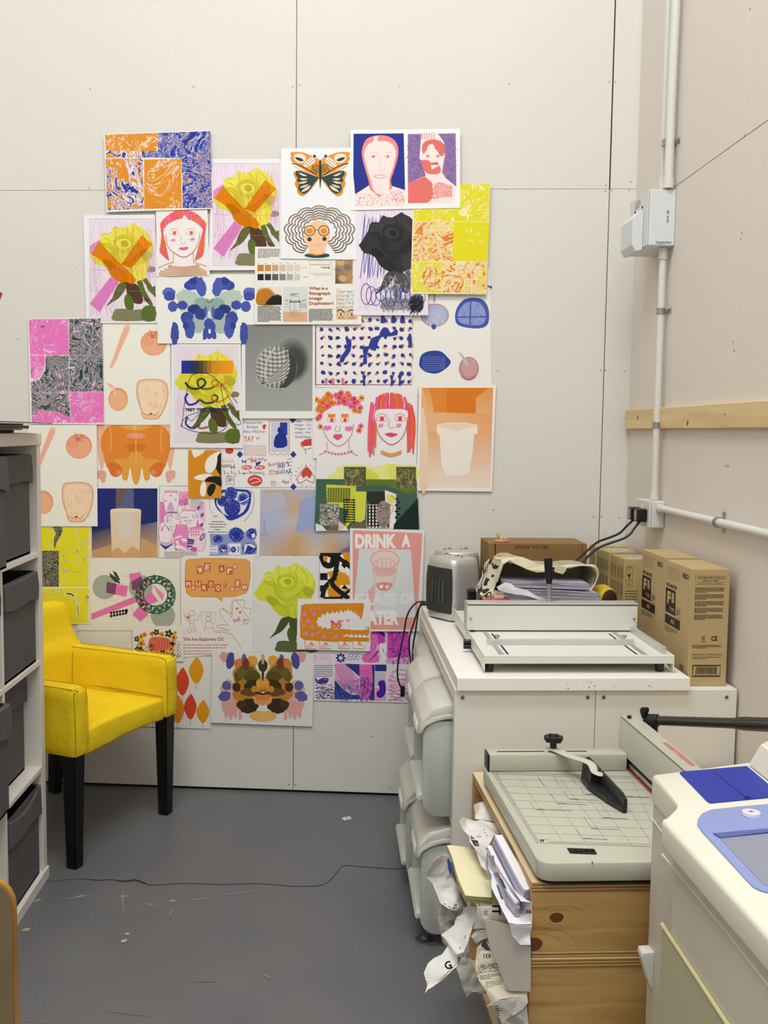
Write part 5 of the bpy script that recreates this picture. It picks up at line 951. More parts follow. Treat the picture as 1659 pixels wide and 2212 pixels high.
# 36 colour ink-blot
a = sheet([(458,1406),(678,1412),(675,1569.5),(455,1561)], 4, FF, '#E3E1DE')
def blot36(X):
    def b(x, y, rx, ry, c, r=0, wob=0.08): blob(a, X(x), y, rx, ry, c, r if X(0) == 0 else -r, 0, wob, 26)
    b(150,1060,34,40,'#DBA09A',-30); b(190,1085,30,62,'#4A4E98',8); b(290,1080,20,42,'#5A62AA'); b(350,1090,38,42,'#DFA440'); b(255,1110,38,40,'#D87A3A',20)
    b(200,1390,70,90,'#DFA49C',10); b(180,1300,60,80,'#DEB29E'); b(150,1340,46,36,'#5A5E9E',-20); b(165,1265,34,34,'#5C62A4'); b(300,1180,90,90,'#C8883A'); b(330,1260,110,90,'#B9782E'); b(290,1320,80,60,'#C08034'); b(250,1190,30,48,'#6A5424',15); b(310,1170,70,50,'#6A6428',10)
    b(350,1200,56,44,'#57511E'); b(345,1260,60,36,'#3E3216',-25); b(235,1275,30,34,'#4A3018'); b(330,1310,70,30,'#6A4A1C'); b(320,1410,74,54,'#3A2A1C',-8); b(270,1400,36,30,'#4E3420'); b(370,1290,30,24,'#D48A2A'); b(300,1110,26,46,'#7A3E28'); b(385,1480,54,36,'#E0AC54'); b(395,1370,36,30,'#E29A6A')
    for k in range(4): b(160 + k * 34, 1462 + (k % 2) * 14, 13, 36, '#E0A8A0')
mir(blot36, 424)
for x, y, rx, ry, c in ((424,1060,14,24,'#E0A440'),(424,1120,34,44,'#3A3A1C'),(424,1090,10,22,'#B9B06A'),(424,1250,48,44,'#DDA040'),(424,1345,60,24,'#D88048'),(424,1385,34,20,'#E29A5A'),(424,1180,9,50,'#3A3A1C')): blob(a, x, y, rx, ry, c, 0, 0, 0.06)
a.S([(414,1270),(416,1295),(424,1300),(432,1295),(434,1270)], 4, '#6A1E18'); a.S([(370,1310),(424,1325),(478,1310)], 12, '#3A2A14')
a.P([(325,1470),(400,1450),(448,1450),(525,1470),(490,1505),(424,1522),(360,1505)], '#E4B668', 3); a.S([(424,1430),(424,1515)], 3, '#EFD29A', 0)
done(a, 'mirrored ink-blot painting in brown, ochre and violet')
# 37 leaves
a = sheet([(235,1415),(457,1418),(454.6,1574.7),(236,1566)], 1, FE, '#E3E0DC')
def leaf(x, y, rx, ry, c):
    a.P([(x + 6, y - ry * 1.12), (x + rx * 0.5, y - ry * 0.85), (x + rx, y - ry * 0.25), (x + rx * 0.95, y + ry * 0.25), (x + rx * 0.45, y + ry * 0.85), (x, y + ry), (x - rx * 0.5, y + ry * 0.75), (x - rx, y + ry * 0.1), (x - rx * 0.85, y - ry * 0.4), (x - rx * 0.3, y - ry * 0.9)], c, 3); a.S([(x, y + ry), (x + 3, y + ry * 1.5)], 3, '#A8642E', 0)
leaf(1140, 1160, 52, 90, '#E29A1E'); leaf(1040, 1240, 48, 95, '#D9482A'); leaf(1005, 1440, 50, 95, '#E08A1C'); leaf(1098, 1420, 44, 86, '#D9482A'); leaf(1188, 1455, 46, 78, '#E29418'); leaf(940, 1240, 46, 90, '#E29A1E'); leaf(830, 1450, 46, 80, '#D9482A'); leaf(700, 1300, 46, 80, '#E29A1E')
done(a, 'print of red and orange leaves, partly behind the yellow armchair')
# 38 flowers around a figure
a = sheet([(285.5,1352.6),(396.5,1351.7),(396.5,1429),(287,1425)], 4, FE, '#E6E3DE')
a.P([(800,950),(830,915),(940,925),(955,960),(940,1005),(880,1022),(810,1010)], '#DE6A4E', 3)
for k in range(12): a.S([(815 + k * 10, 930 + (k % 3) * 8), (835 + k * 9, 960), (820 + k * 10, 1000)], 4, '#C03A2A' if k % 2 else '#E88A78')
marks(a, 30, 790, 960, 830, 1010, 16, 3, '#3A3A34')
for x, y, r_, c in ((715,930,20,'#2E3A2C'),(745,915,20,'#E0961E'),(770,900,20,'#E0961E'),(822,893,18,'#D8861E'),(855,882,22,'#24301E'),(895,898,20,'#E0961E'),(945,892,28,'#24382A'),(990,885,14,'#E0A03A'),(980,922,26,'#E29A22'),(748,962,28,'#E0961E'),(722,1000,20,'#28352A'),(745,1012,22,'#24301E'),(970,965,20,'#1E241E'),(1012,968,20,'#E8E4DE'),(962,1000,26,'#DE8E1C'),(930,1035,24,'#E0961E'),(970,1045,20,'#3A3420'),(860,1032,22,'#E0961E'),(900,1030,20,'#26301E'),(1010,1010,18,'#E8E4DE'),(1012,1040,20,'#E8E4DE'),(820,1035,18,'#DE8E1C'),(775,1030,20,'#E0961E')):
    for j in range(5): an = j * 2 * PI / 5 + x; a.E(x + r_ * 0.62 * math.cos(an), y + r_ * 0.62 * math.sin(an), r_ * 0.5, r_ * 0.36, c, math.degrees(an), new=(j == 0), n=10)
    if c == '#E8E4DE': a.O(x, y, r_, r_, 2, '#55534C')
    a.E(x, y, r_ * 0.3, r_ * 0.3, '#E8A82A' if c[1] in '23' else '#7A3A1A', n=10)
done(a, 'small print of a red sleeping figure ringed by orange and black flowers')
# 39 blank sheet
a = sheet([(170,1363),(284,1362),(285.5,1440),(170,1442)], 0, FP, '#E2DED2'); done(a, 'blank off-white sheet behind the top of the yellow armchair', 'paper', name='paper_sheet')
# 40 red corner at the left edge
a = sheet([(-140,520),(5,634),(-8,664),(-150,672)], 1, FP, '#A83238', '#8E282C'); done(a, 'red paper just poking in at the left edge of the photo', 'paper', name='paper_sheet')
# dark speck with a strip of tape
bm = B(); p = PW(1061, 620, 0.0); cyl(bm, p, p - WN * 0.006, 0.004, 0.003, 8); cyl(bm, p - WN * 0.004, p - WN * 0.004 - WX * 0.014 + Vector((0, 0, 0.004)), 0.002, 0.0015, 6)
tag(obj('wall_hook', bm, mat('hook_dark', '#4A4844', 0.5, 0.5)), 'small dark hook in the wall beside the yellow marbled print', 'hook')
# ================================================================== shelf unit with grey fabric boxes
M_LAM = mat('white_laminate', '#E4E0D8', 0.38, spec=0.4)
M_CAB = mat('cabinet_white', '#E0DDD4', 0.42, spec=0.4, var=0.01, vscale=3)
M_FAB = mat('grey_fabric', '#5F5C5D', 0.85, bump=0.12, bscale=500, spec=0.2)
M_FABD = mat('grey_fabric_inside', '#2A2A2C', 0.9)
KX, KY = -1.374, -0.668
t = thing('shelf_unit', 'tall white cube shelf unit with grey fabric boxes, cut off by the left edge', 'shelf', (KX, KY, 0))
D, Wd, Hh, oo, ii, cc = 0.39, 1.467, 1.47, 0.038, 0.016, 0.335
for ya, yb_ in ((-oo, 0), (-Wd, -Wd + oo)): bm = B(); box(bm, -D, 0, ya, yb_, 0.038, Hh - oo, 0.0012, seg=1); obj('side_panel', bm, M_LAM, t)
bm = B(); box(bm, -D, 0.004, -Wd - 0.003, 0.003, Hh - oo, Hh, 0.0015, seg=1); obj('top_panel', bm, M_LAM, t)
bm = B(); box(bm, -D, 0.006, -Wd - 0.003, 0.003, 0, oo, 0.0015, seg=1); obj('base_panel', bm, M_LAM, t)
for k in range(1, 4): bm = B(); z = oo + k * cc + (k - 1) * ii; box(bm, -D, -0.0005, -Wd + oo, -oo, z, z + ii, 0.001, seg=1); obj('shelf_board', bm, M_LAM, t)
for k in range(1, 4):
    y = -(oo + k * cc + (k - 1) * ii)
    for r in range(4): bm = B(); z = oo + r * (cc + ii); box(bm, -D, -0.0008, y - ii, y, z + 0.0004, z + cc - 0.0004, 0.001, seg=1); obj('divider', bm, M_LAM, t)
def fabric_box(col, row, out, label, dy=0.0, sag=0.0, gap=0.012):
    y1 = KY - (oo + col * (cc + ii)) - 0.006 - max(dy, 0); w_ = cc - 0.014 - abs(dy); z0 = oo + row * (cc + ii) + 0.002; h = cc - gap - 0.012
    t = thing('fabric_storage_box', label, 'storage box', (KX + out, y1 - w_ / 2, z0), group='grey fabric boxes in the shelf unit')
    bm = B(); q = 0.006; d = 0.36; hw = w_ / 2
    pts = [(a, b) for a, b in rrect(-d, 0, -hw, hw, 0.012, 3)]
    prism(bm, pts, (0, q))
    n = len(pts); inn = [(x * (1 - 2 * q / d) - q, y * (1 - q / hw)) for x, y in pts]
    ro = [[bm.verts.new((x, y, z)) for x, y in pts] for z in (0, h)]; ri = [[bm.verts.new((x, y, z)) for x, y in inn] for z in (q, h)]
    # sagging front rim
    for r_ in (ro[1], ri[1]):
        for v in r_:
            if v.co.x > -0.03: v.co.z -= sag * (1 - (v.co.y / hw) ** 2) + sag * 0.3
    for i in range(n):
        j = (i + 1) % n
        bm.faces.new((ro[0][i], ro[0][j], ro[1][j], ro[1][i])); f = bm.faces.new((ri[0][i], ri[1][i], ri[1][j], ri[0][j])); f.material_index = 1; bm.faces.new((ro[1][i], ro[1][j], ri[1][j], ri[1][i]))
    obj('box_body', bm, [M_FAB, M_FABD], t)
    bm = B(); N = 14; rows = []
    for s_, off in ((1, 0.0015), (0, 0.005)):
        for k in range(N + 1):
            y = -hw + 0.004 + (2 * hw - 0.008) * k / N; u = (y / hw)
            zt = h - sag * (1 - u * u) - sag * 0.3 + 0.001; zb = h - 0.082 - 0.01 * u + 0.006 * math.sin(3.1 * u + col) - sag * 0.6
            rows.append((y, zt, zb))
    rows = rows[:N + 1]; A = []
    for y, zt, zb in rows: A.append([bm.verts.new((0.002, y, zt)), bm.verts.new((0.007, y, zt - 0.004)), bm.verts.new((0.009 + 0.003 * math.sin(y * 40 + row), y, (zt + zb) / 2)), bm.verts.new((0.010, y, zb)), bm.verts.new((0.001, y, zb + 0.001))])
    for k in range(N):
        for m_ in range(4): bm.faces.new((A[k][m_], A[k+1][m_], A[k+1][m_+1], A[k][m_+1]))
        bm.faces.new((A[k][4], A[k+1][4], A[k+1][0], A[k][0]))
    bm.faces.new(A[0]); bm.faces.new(A[-1][::-1])
    obj('fold_over_cuff', bm, M_FAB, t, smooth=True)
fabric_box(0, 3, -0.014, 'grey fabric box in the top row, the one nearest the back wall', dy=0.02)
fabric_box(1, 3, 0.022, 'grey fabric box pulled forward in the top row, cut off by the left edge')
fabric_box(0, 2, -0.008, 'grey fabric box in the second row, the one nearest the back wall', sag=0.006, gap=0.03)
fabric_box(1, 2, -0.008, 'grey fabric box in the second row, just showing at the left edge', sag=0.004)
fabric_box(0, 1, -0.047, 'grey fabric box pushed deep into the third row nearest the back wall', dy=0.01)
fabric_box(1, 1, 0.016, 'grey fabric box jutting out of the third row at the left edge')
fabric_box(0, 0, -0.009, 'grey fabric box with a drooping rim in the bottom row', sag=0.028, gap=0.02)
# flattened cards on top of the shelf unit
for i, (x0, x1, y0, y1, z, h, c, lb) in enumerate(((-1.72, -1.425, -1.30, -0.72, 1.4705, 0.008, '#3A3833', 'dark card sheet lying lowest in the pile on the shelf unit'), (-1.72, -1.405, -1.25, -0.70, 1.479, 0.004, '#C9C4B8', 'pale card sheet, thin, in the lower half of the pile on the shelf unit'),
        (-1.72, -1.385, -1.30, -0.70, 1.4835, 0.010, '#7C7468', 'thick grey-brown folded card with a ragged end, in the pile on the shelf unit'), (-1.74, -1.39, -1.3, -0.74, 1.494, 0.005, '#3E3B36', 'dark card sheet just under the long thin sheet on the shelf unit'), (-1.74, -1.302, -1.28, -0.735, 1.4995, 0.0022, '#5A5650', 'long thin grey sheet on top of the pile, reaching past the shelf unit'))):
    bm = B(); pts = [(x0, y0), (x1 - 0.03, y0), (x1, (y0 + y1) / 2), (x1 - 0.004, y1 - 0.03), (x1 - 0.03, y1), (x0, y1)]
    prism(bm, pts, (z, z + h)); o = tag(obj('card_sheet', bm, mat('card_%d' % i, c, 0.7)), lb, 'card', 'cards piled on the shelf unit')
    if i == 4:
        for v in o.data.vertices: v.co.z += 0.012 * (-v.co.x - 1.302) / 0.4
# ================================================================== yellow armchair
M_YEL = mat('yellow_cotton', '#EDCD22', 0.85, bump=0.6, bscale=14, spec=0.15, var=0.05, vscale=6)
M_YELS = mat('yellow_seam', '#B2931C', 0.9); M_LEG = mat('black_wood', '#0B0A0A', 0.35, spec=0.4)
ch = thing('armchair', 'yellow fabric armchair with tapered black legs, beside the shelf unit', 'armchair', (-1.416, -0.2565, 0), math.radians(-26.3))
def wrinkle(o, amp=0.003, f=9.0, seed=0.0):
    from mathutils import noise
    me = o.data
    for v in me.vertices:
        n = noise.noise_vector(v.co * f + Vector((seed, seed, seed))); v.co += n * amp
def dense(bm, cuts=1):
    bmesh.ops.triangulate(bm, faces=[f for f in bm.faces if len(f.verts) > 4])
    for _ in range(cuts): bmesh.ops.subdivide_edges(bm, edges=[e for e in bm.edges if e.calc_length() > 0.03], cuts=1, use_grid_fill=True)
bm = B(); box(bm, -0.20, 0.278, -0.219, 0.219, 0.385, 0.468, 0.012, seg=3); dense(bm, 3)
for v in bm.verts:
    u = max(0, 1 - (v.co.y / 0.21) ** 2)
    if v.co.z > 0.45: v.co.z += 0.006 * u
    if v.co.z < 0.41 and v.co.x > 0.15: v.co.z += 0.006 * math.sin(v.co.y * 11 + 1)
s_ = obj('seat', bm, M_YEL, ch, smooth=True); wrinkle(s_, 0.004, 7, 1)
bm = B(); prof = [(-0.165, 0.40), (-0.163, 0.60), (-0.172, 0.625), (-0.200, 0.655), (-0.222, 0.70), (-0.240, 0.765), (-0.255, 0.785), (-0.315, 0.788), (-0.335, 0.77), (-0.325, 0.385)]
prism(bm, prof, (-0.288, 0.288), axis='y', bev=0.011); dense(bm, 3); s_ = obj('backrest', bm, M_YEL, ch, smooth=True); wrinkle(s_, 0.003, 8, 4)
for sd in (-1, 1):
    bm = B(); y0, y1 = (0.219, 0.289) if sd > 0 else (-0.289, -0.219)
    prism(bm, [(-0.26, 0.39), (-0.26, 0.622), (0.262, 0.624), (0.282, 0.616), (0.289, 0.595), (0.287, 0.388)], (y0, y1), axis='y', bev=0.014); dense(bm, 3)
    a_ = obj('armrest', bm, M_YEL, ch, smooth=True); wrinkle(a_, 0.0035, 8, 7 + sd)
    bm = B(); yi = y0 + 0.004 if sd > 0 else y1 - 0.004
    tube(bm, [(-0.17, yi, 0.6225), (0.1, yi, 0.6235), (0.262, yi, 0.6225), (0.2825, yi, 0.603), (0.2875, yi, 0.55), (0.2885, yi, 0.48), (0.2885, yi, 0.40)], 0.0013, 6, 4)
    yo = y1 - 0.005 if sd > 0 else y0 + 0.005
    tube(bm, [(-0.25, yo, 0.6215), (0.262, yo, 0.6225), (0.2825, yo, 0.603), (0.2885, yo, 0.48), (0.2885, yo, 0.395)], 0.0015, 6, 4)
    obj('seam', bm, M_YELS, a_)
bm = B(); tube(bm, [(-0.162, -0.2185, 0.475), (0.04, -0.2185, 0.479), (0.27, -0.2185, 0.474)], 0.0016, 6, 4); tube(bm, [(-0.162, 0.2185, 0.475), (0.04, 0.2185, 0.479), (0.27, 0.2185, 0.474)], 0.0016, 6, 4); tube(bm, [(-0.1615, -0.2, 0.478), (-0.1615, 0, 0.481), (-0.1615, 0.2, 0.478)], 0.0016, 6, 4); tube(bm, [(-0.162, 0.2175, 0.47), (-0.162, 0.2175, 0.6)], 0.0016, 6, sm=False)
obj('seam', bm, M_YELS, ch)
for x, y in ((0.252, -0.255), (0.252, 0.255), (-0.27, -0.25), (-0.27, 0.25)):
    bm = B(); r0, r1 = 0.020, 0.0275; lx = -0.02 if x < 0 else 0
    vs = [[(x + lx - r0, y - r0, 0), (x + lx + r0, y - r0, 0), (x + lx + r0, y + r0, 0), (x + lx - r0, y + r0, 0)], [(x - r1, y - r1, 0.395), (x + r1, y - r1, 0.395), (x + r1, y + r1, 0.395), (x - r1, y + r1, 0.395)]]
    rings(bm, [[Vector(p) for p in r] for r in vs]); bmesh.ops.bevel(bm, geom=list(bm.edges), offset=0.003, segments=2, affect='EDGES'); obj('leg', bm, M_LEG, ch)
# bent plywood chair back at the left edge
M_PLYE = wood('varnished_ply_edge', '#B07A35', '#8A5A22', (6, 6, 1), 3, 0.3); M_PLYF = wood('varnished_ply_face', '#8F7F66', '#6E6049', (8, 8, 0.8), 2, 0.3)
ct = thing('plywood_chair', 'varnished bent plywood chair, only the rounded side of its back showing at the left edge', 'chair', (-1.02, -2.6, 0), math.radians(8))
bm = B(); pts = rrect(-0.19, 0.175, 0.50, 0.905, 0.045, 6); prism(bm, pts, (-0.006, 0.006), axis='y', bev=0.002); obj('backrest', bm, M_PLYE, ct)
bm = B(); pts = rrect(-0.186, 0.171, 0.504, 0.901, 0.042, 6); prism(bm, pts, (-0.0075, 0.0075), axis='y'); obj('backrest_veneer', bm, M_PLYF, ct)
bm = B(); prism(bm, rrect(-0.2, 0.19, -0.42, 0.0, 0.06, 6), (0.43, 0.443), bev=0.003); obj('seat', bm, M_PLYE, ct)
for x, y in ((-0.17, -0.38), (0.16, -0.38), (-0.17, 0.02), (0.16, 0.02)):
    bm = B(); cyl(bm, (x * 1.1, y, 0), (x, y * 0.97, 0.431), 0.010, 0.010, 14); obj('leg', bm, mat('chair_steel', '#8C8C8C', 0.3, 0.9), ct)
bm = B(); cyl(bm, (-0.12, 0.012, 0.44), (-0.12, 0.012, 0.62), 0.009); cyl(bm, (0.11, 0.012, 0.44), (0.11, 0.012, 0.62), 0.009); obj('back_support', bm, mat('chair_steel', '#8C8C8C', 0.3, 0.9), ct)
# ================================================================== white cabinets under the bench top
CX0, CX1, CX2, CY0, CY1, CZ = -0.093, 0.3035, 0.7085, -1.2, -0.085, 0.775
def screw(bm, x, y, z): cyl(bm, (x, y, z), (x, y - 0.0015, z), 0.0062, 0.0052, 16, 1); cyl(bm, (x, y - 0.0015, z), (x, y - 0.0018, z), 0.0025, 0.002, 6, 2)
for i, (x0, x1, lb) in enumerate(((CX0, CX1, 'white cabinet with grey bins in its open left side, under the wide bench top'), (CX1 + 0.0015, CX2, 'white cabinet against the right wall, carrying two tall brown cartons'))):
    t = thing('cabinet', lb, 'cabinet', (x0, CY0, 0)); w_ = x1 - x0; L_ = CY1 - CY0
    bm = B(); box(bm, 0, w_, 0, 0.038, 0, CZ, 0.0012, seg=1)
    for sx in ((0.022, w_ - 0.022) if i == 0 else (0.022, w_ - 0.03)): screw(bm, sx, 0, CZ - 0.022)
    obj('end_panel', bm, [M_CAB, M_SCREW, M_DARK], t)
    bm = B(); box(bm, 0, w_, L_ - 0.038, L_, 0, CZ, 0.0012, seg=1); obj('end_panel', bm, M_CAB, t)
    bm = B(); box(bm, 0, w_, 0.0385, L_ - 0.0385, CZ - 0.038, CZ, 0.0012, seg=1); obj('top_panel', bm, M_CAB, t)
    bm = B(); box(bm, 0, w_, 0.0385, L_ - 0.0385, 0, 0.038, 0.0012, seg=1); obj('base_panel', bm, M_CAB, t)
    bm = B(); box(bm, 0.001, w_ - 0.001, 0.0385, L_ - 0.0385, 0.373, 0.389, 0.001, seg=1); obj('shelf_board', bm, M_CAB, t)
    for k in (1, 2):
        y = 0.038 + k * 0.335 + (k - 1) * 0.016
        for za, zb in ((0.039, 0.3725), (0.3895, CZ - 0.039)): bm = B(); box(bm, 0.001, w_ - 0.001, y, y + 0.016, za, zb); obj('divider', bm, M_CAB, t)
    if i == 1: bm = B(); box(bm, 0.0, 0.006, 0.04, L_ - 0.04, 0.04, CZ - 0.04); obj('back_board', bm, M_CAB, t)
# bench top
bm = B(); box(bm, -0.0885, 0.567, -1.214, -0.10, CZ + 0.0008, 0.812, 0.0015, seg=2)
ss = random.Random(4)
for (x, z) in ((0.276, 0.800), (0.281, 0.795), (0.287, 0.800), (0.262, 0.795), (0.247, 0.7795), (0.219, 0.793), (0.222, 0.783), (0.281, 0.785), (0.296, 0.789), (0.352, 0.786), (0.45, 0.790), (0.455, 0.787), (-0.078, 0.793), (0.106, 0.786), (0.494, 0.778)):
    r = ss.uniform(0.0008, 0.0022); cyl(bm, (x, -1.2138, z), (x, -1.2146, z), r, r * 0.8, 6, 1)
tag(obj('bench_top', bm, [mat('bench_top_white', '#F0EDE6', 0.35, spec=0.45), M_DARK]), 'thick white bench top with chipped front edge, lying across the cabinet', 'worktop')
# ================================================================== grey bins in the cabinet's open side
M_BIN = mat('bin_grey', '#B6BAB4', 0.4, spec=0.45, bump=0.04, bscale=300); M_BINL = mat('bin_lid_white', '#C6C5BC', 0.38, spec=0.45, bump=0.04, bscale=300); M_BINI = mat('bin_inside', '#9FA8A8', 0.5)
def arc(cx, cz, r, a0, a1, n=6): return [(cx + r * math.cos(math.radians(a0 + (a1 - a0) * i / n)), cz + r * math.sin(math.radians(a0 + (a1 - a0) * i / n))) for i in range(n + 1)]
def bin_(x, yc, z, label, H=0.285):
    t = thing('lidded_bin', label, 'bin', (x, yc, z), group='grey lidded bins in the cabinet'); W2 = 0.150; Lx = 0.36 + (-0.196 - x)
    shell = arc(0.055, 0.05, 0.05, 270, 180) + arc(0.05, H - 0.05, 0.045, 180, 90) + [(Lx, H), (Lx, 0.0)]
    bm = B()
    for s_ in (-1, 1):
        y0, y1 = (W2 - 0.012, W2) if s_ > 0 else (-W2, -W2 + 0.012); prism(bm, shell, (y0, y1), axis='y', bev=0.003)
    core = [(0.055, 0.0), (0.02, 0.012), (0.006, 0.035), (0.004, 0.060), (0.085, 0.072), (0.085, H - 0.06), (0.004, H - 0.052), (0.012, H - 0.02), (0.05, H - 0.003), (Lx, H - 0.003), (Lx, 0.0)]
    prism(bm, core, (-W2 + 0.012, W2 - 0.012), axis='y')
    obj('bin_body', bm, [M_BIN], t, smooth=True)
    bm = B(); prism(bm, [(-0.002, 0.046), (-0.010, 0.054), (-0.004, 0.064), (0.086, 0.080), (0.086, 0.070), (0.003, 0.052)], (-W2 + 0.002, W2 - 0.002), axis='y', bev=0.001); obj('front_sill', bm, M_BINL, t)
    lid = [(-0.004, H - 0.034), (-0.006, H - 0.026), (0.002, H - 0.004), (0.03, H + 0.028), (0.075, H + 0.042), (0.13, H + 0.046), (Lx, H + 0.046), (Lx, H + 0.010), (0.06, H + 0.008), (0.022, H - 0.008), (0.006, H - 0.024), (0.003, H - 0.034)]
    bm = B(); prism(bm, lid, (-W2 - 0.002, W2 + 0.002), axis='y', bev=0.004); l_ = obj('lid', bm, M_BINL, t, smooth=True)
    rim = [(-0.008, H - 0.038), (0.0, H - 0.018), (0.03, H + 0.006), (0.07, H + 0.016), (Lx, H + 0.016), (Lx, H + 0.002), (0.07, H + 0.002), (0.035, H - 0.006), (0.012, H - 0.020), (0.002, H - 0.038)]
    bm = B(); prism(bm, rim, (-W2 - 0.006, W2 + 0.006), axis='y', bev=0.002); obj('lid_rim', bm, M_BINL, l_, smooth=True)
    bm = B(); prism(bm, [(-0.008, H - 0.058), (-0.012, H - 0.045), (-0.007, H - 0.026), (0.004, H - 0.026), (0.004, H - 0.058)], (-0.10, 0.02), axis='y', bev=0.003); obj('lid_grip', bm, mat('bin_grip', '#E4E4E0', 0.4), l_, smooth=True)
    bm = B()
    for yy in (-0.03, 0.055):
        tube(bm, [(0.085 + 0.03, yy - 0.018, H + 0.0455), (0.13, yy - 0.006, H + 0.047), (0.16, yy - 0.006, H + 0.047), (0.175, yy - 0.016, H + 0.0455)], 0.003, 8, 5)
    obj('lid_notch', bm, M_BINL, l_, smooth=True)
bin_(-0.180, -1.000, 0.0395, 'grey lidded bin at the bottom, standing nearest the front of the white cabinet', 0.272)
bin_(-0.180, -1.000, 0.3905, 'grey lidded bin on the upper shelf, nearest the front of the white cabinet', 0.285)
bin_(-0.196, -0.655, 0.0395, 'grey lidded bin at the bottom, second from the front of the cabinet', 0.272)
bin_(-0.172, -0.655, 0.3905, 'grey lidded bin on the upper shelf, second from the front', 0.285)
bin_(-0.118, -0.300, 0.3905, 'grey lidded bin on the upper shelf, farthest back beside the hanging cables', 0.285)
# ================================================================== things on the bench
BT = 0.8125
M_SIL = mat('silver_plastic', '#C6C4C0', 0.36, 0.5); M_GRL = mat('heater_grille', '#2B2B2A', 0.6, bump=0.5, bscale=900); M_CHR = mat('chrome', '#C8C8C6', 0.3, 1.0)
def heater(x, y, rz, label):
    t = thing('fan_heater', label, 'fan heater', (x, y, BT), rz, group='silver fan heaters on the bench'); hw, hd = 0.083, 0.062
    def ring(sx, sy, z, bow=0.018):
        o = []
        for px, py in rrect(-hw * sx, hw * sx, -hd * sy, hd * sy, 0.022 * min(sx, sy), 4):
            if py < 0: py -= bow * (1 - (px / hw) ** 2) * sy
            o.append(Vector((px, py, z)))
        return o
    H = 0.225
    bm = B(); rings(bm, [ring(0.86, 0.86, 0.004), ring(0.93, 0.93, 0.012), ring(0.99, 1.0, 0.06), ring(1.0, 1.02, 0.11), ring(0.98, 1.0, 0.165), ring(0.94, 0.97, H - 0.022), ring(0.89, 0.92, H - 0.006), ring(0.8, 0.82, H), ring(0.5, 0.5, H + 0.003)])
    bd = obj('heater_body', bm, M_SIL, t, smooth=True)
    bm = B(); rings(bm, [ring(0.84, 0.84, 0.0), ring(0.86, 0.86, 0.005)]); obj('base_ring', bm, M_BLACK, t)
    bm = B(); N = 10; g = []
    for z, s_ in ((0.030, 0.90), (0.07, 0.955), (0.11, 0.965), (0.16, 0.945), (0.192, 0.90)):
        row = []
        for k in range(N + 1):
            px = (-0.072 + 0.144 * k / N) * s_ * 1.02; row.append(Vector((px, -hd * (1.0 if z < 0.15 else 0.985) * (0.97 if z in (0.03, 0.192) else 1.02) - 0.0185 * (1 - (px / hw) ** 2) - 0.0022, z)))
        g.append(row)
    for i in range(4):
        for k in range(N):
            bm.faces.new([bm.verts.new(p) for p in (g[i][k], g[i][k+1], g[i+1][k+1], g[i+1][k])])
    bmesh.ops.remove_doubles(bm, verts=bm.verts, dist=1e-5); r_ = bmesh.ops.extrude_face_region(bm, geom=list(bm.faces))
    for v in [e for e in r_['geom'] if isinstance(e, bmesh.types.BMVert)]: v.co.y += 0.006
    gr_ = obj('grille', bm, M_GRL, t, smooth=True)
    bm = B()
    for k in range(4): px = -0.020 + k * 0.019; box(bm, px, px + 0.0012, -hd - 0.024, -hd - 0.012, 0.065, 0.150)
    obj('grille_bars', bm, mat('grille_bar', '#5E605C', 0.5), gr_)
    for px in (-0.035, 0.030):
        bm = B(); lathe(bm, [(0.017, 0), (0.018, 0.002), (0.016, 0.004), (0.004, 0.0045)], (px, 0.0, H + 0.001), 20); box(bm, px - 0.012, px + 0.012, -0.003, 0.003, H + 0.005, H + 0.010, 0.001, seg=1); obj('control_knob', bm, M_CHR, t, smooth=True)
heater(0.005, -0.345, math.radians(-56), 'silver fan heater on the bench, the nearer of the pair')
heater(0.040, -0.145, math.radians(8), 'silver fan heater on the bench, behind the nearer one')
# black cables hanging beside the bench
M_CBL = mat('black_cable', '#121212', 0.45)
def cable(name, pts, r, label, cat='cable', grp=None):
    bm = B(); tube(bm, pts, r, 8, 6); return tag(obj(name, bm, M_CBL, smooth=True), label, cat, grp)
cable('power_cable', [(-0.04, -0.27, 0.852)] + [PY(x, y, -0.25) for x, y in ((906,1300),(888,1314),(878,1335),(873,1365),(866,1400),(859,1440),(860,1468),(869,1492),(872,1502))], 0.0032, 'black cable looping lowest from the nearer heater down the bench side')
cable('power_cable', [(0.0, -0.17, 0.835), (-0.06, -0.155, 0.823), (-0.096, -0.14, 0.818)] + [PY(x, y, -0.14) for x, y in ((893,1348),(885,1375),(884,1400),(886,1420),(889,1445))], 0.0034, 'black cable hanging between the bench corner and the looping cable')
cable('power_cable', [(0.0, -0.15, 0.83), (-0.06, -0.13, 0.822), (-0.094, -0.11, 0.817)] + [PY(x, y, -0.11) for x, y in ((898,1362),(893,1390),(891,1415),(893,1446))], 0.0034, 'black cable hanging closest to the bench leg')
bm = B(); p = PY(870, 1494, -0.25); box(bm, p.x - 0.009, p.x + 0.008, p.y - 0.006, p.y + 0.006, p.z - 0.02, p.z + 0.022, 0.003); tag(obj('cable_plug', bm, M_BLACK), 'small black plug at the end of the looping cable', 'plug')
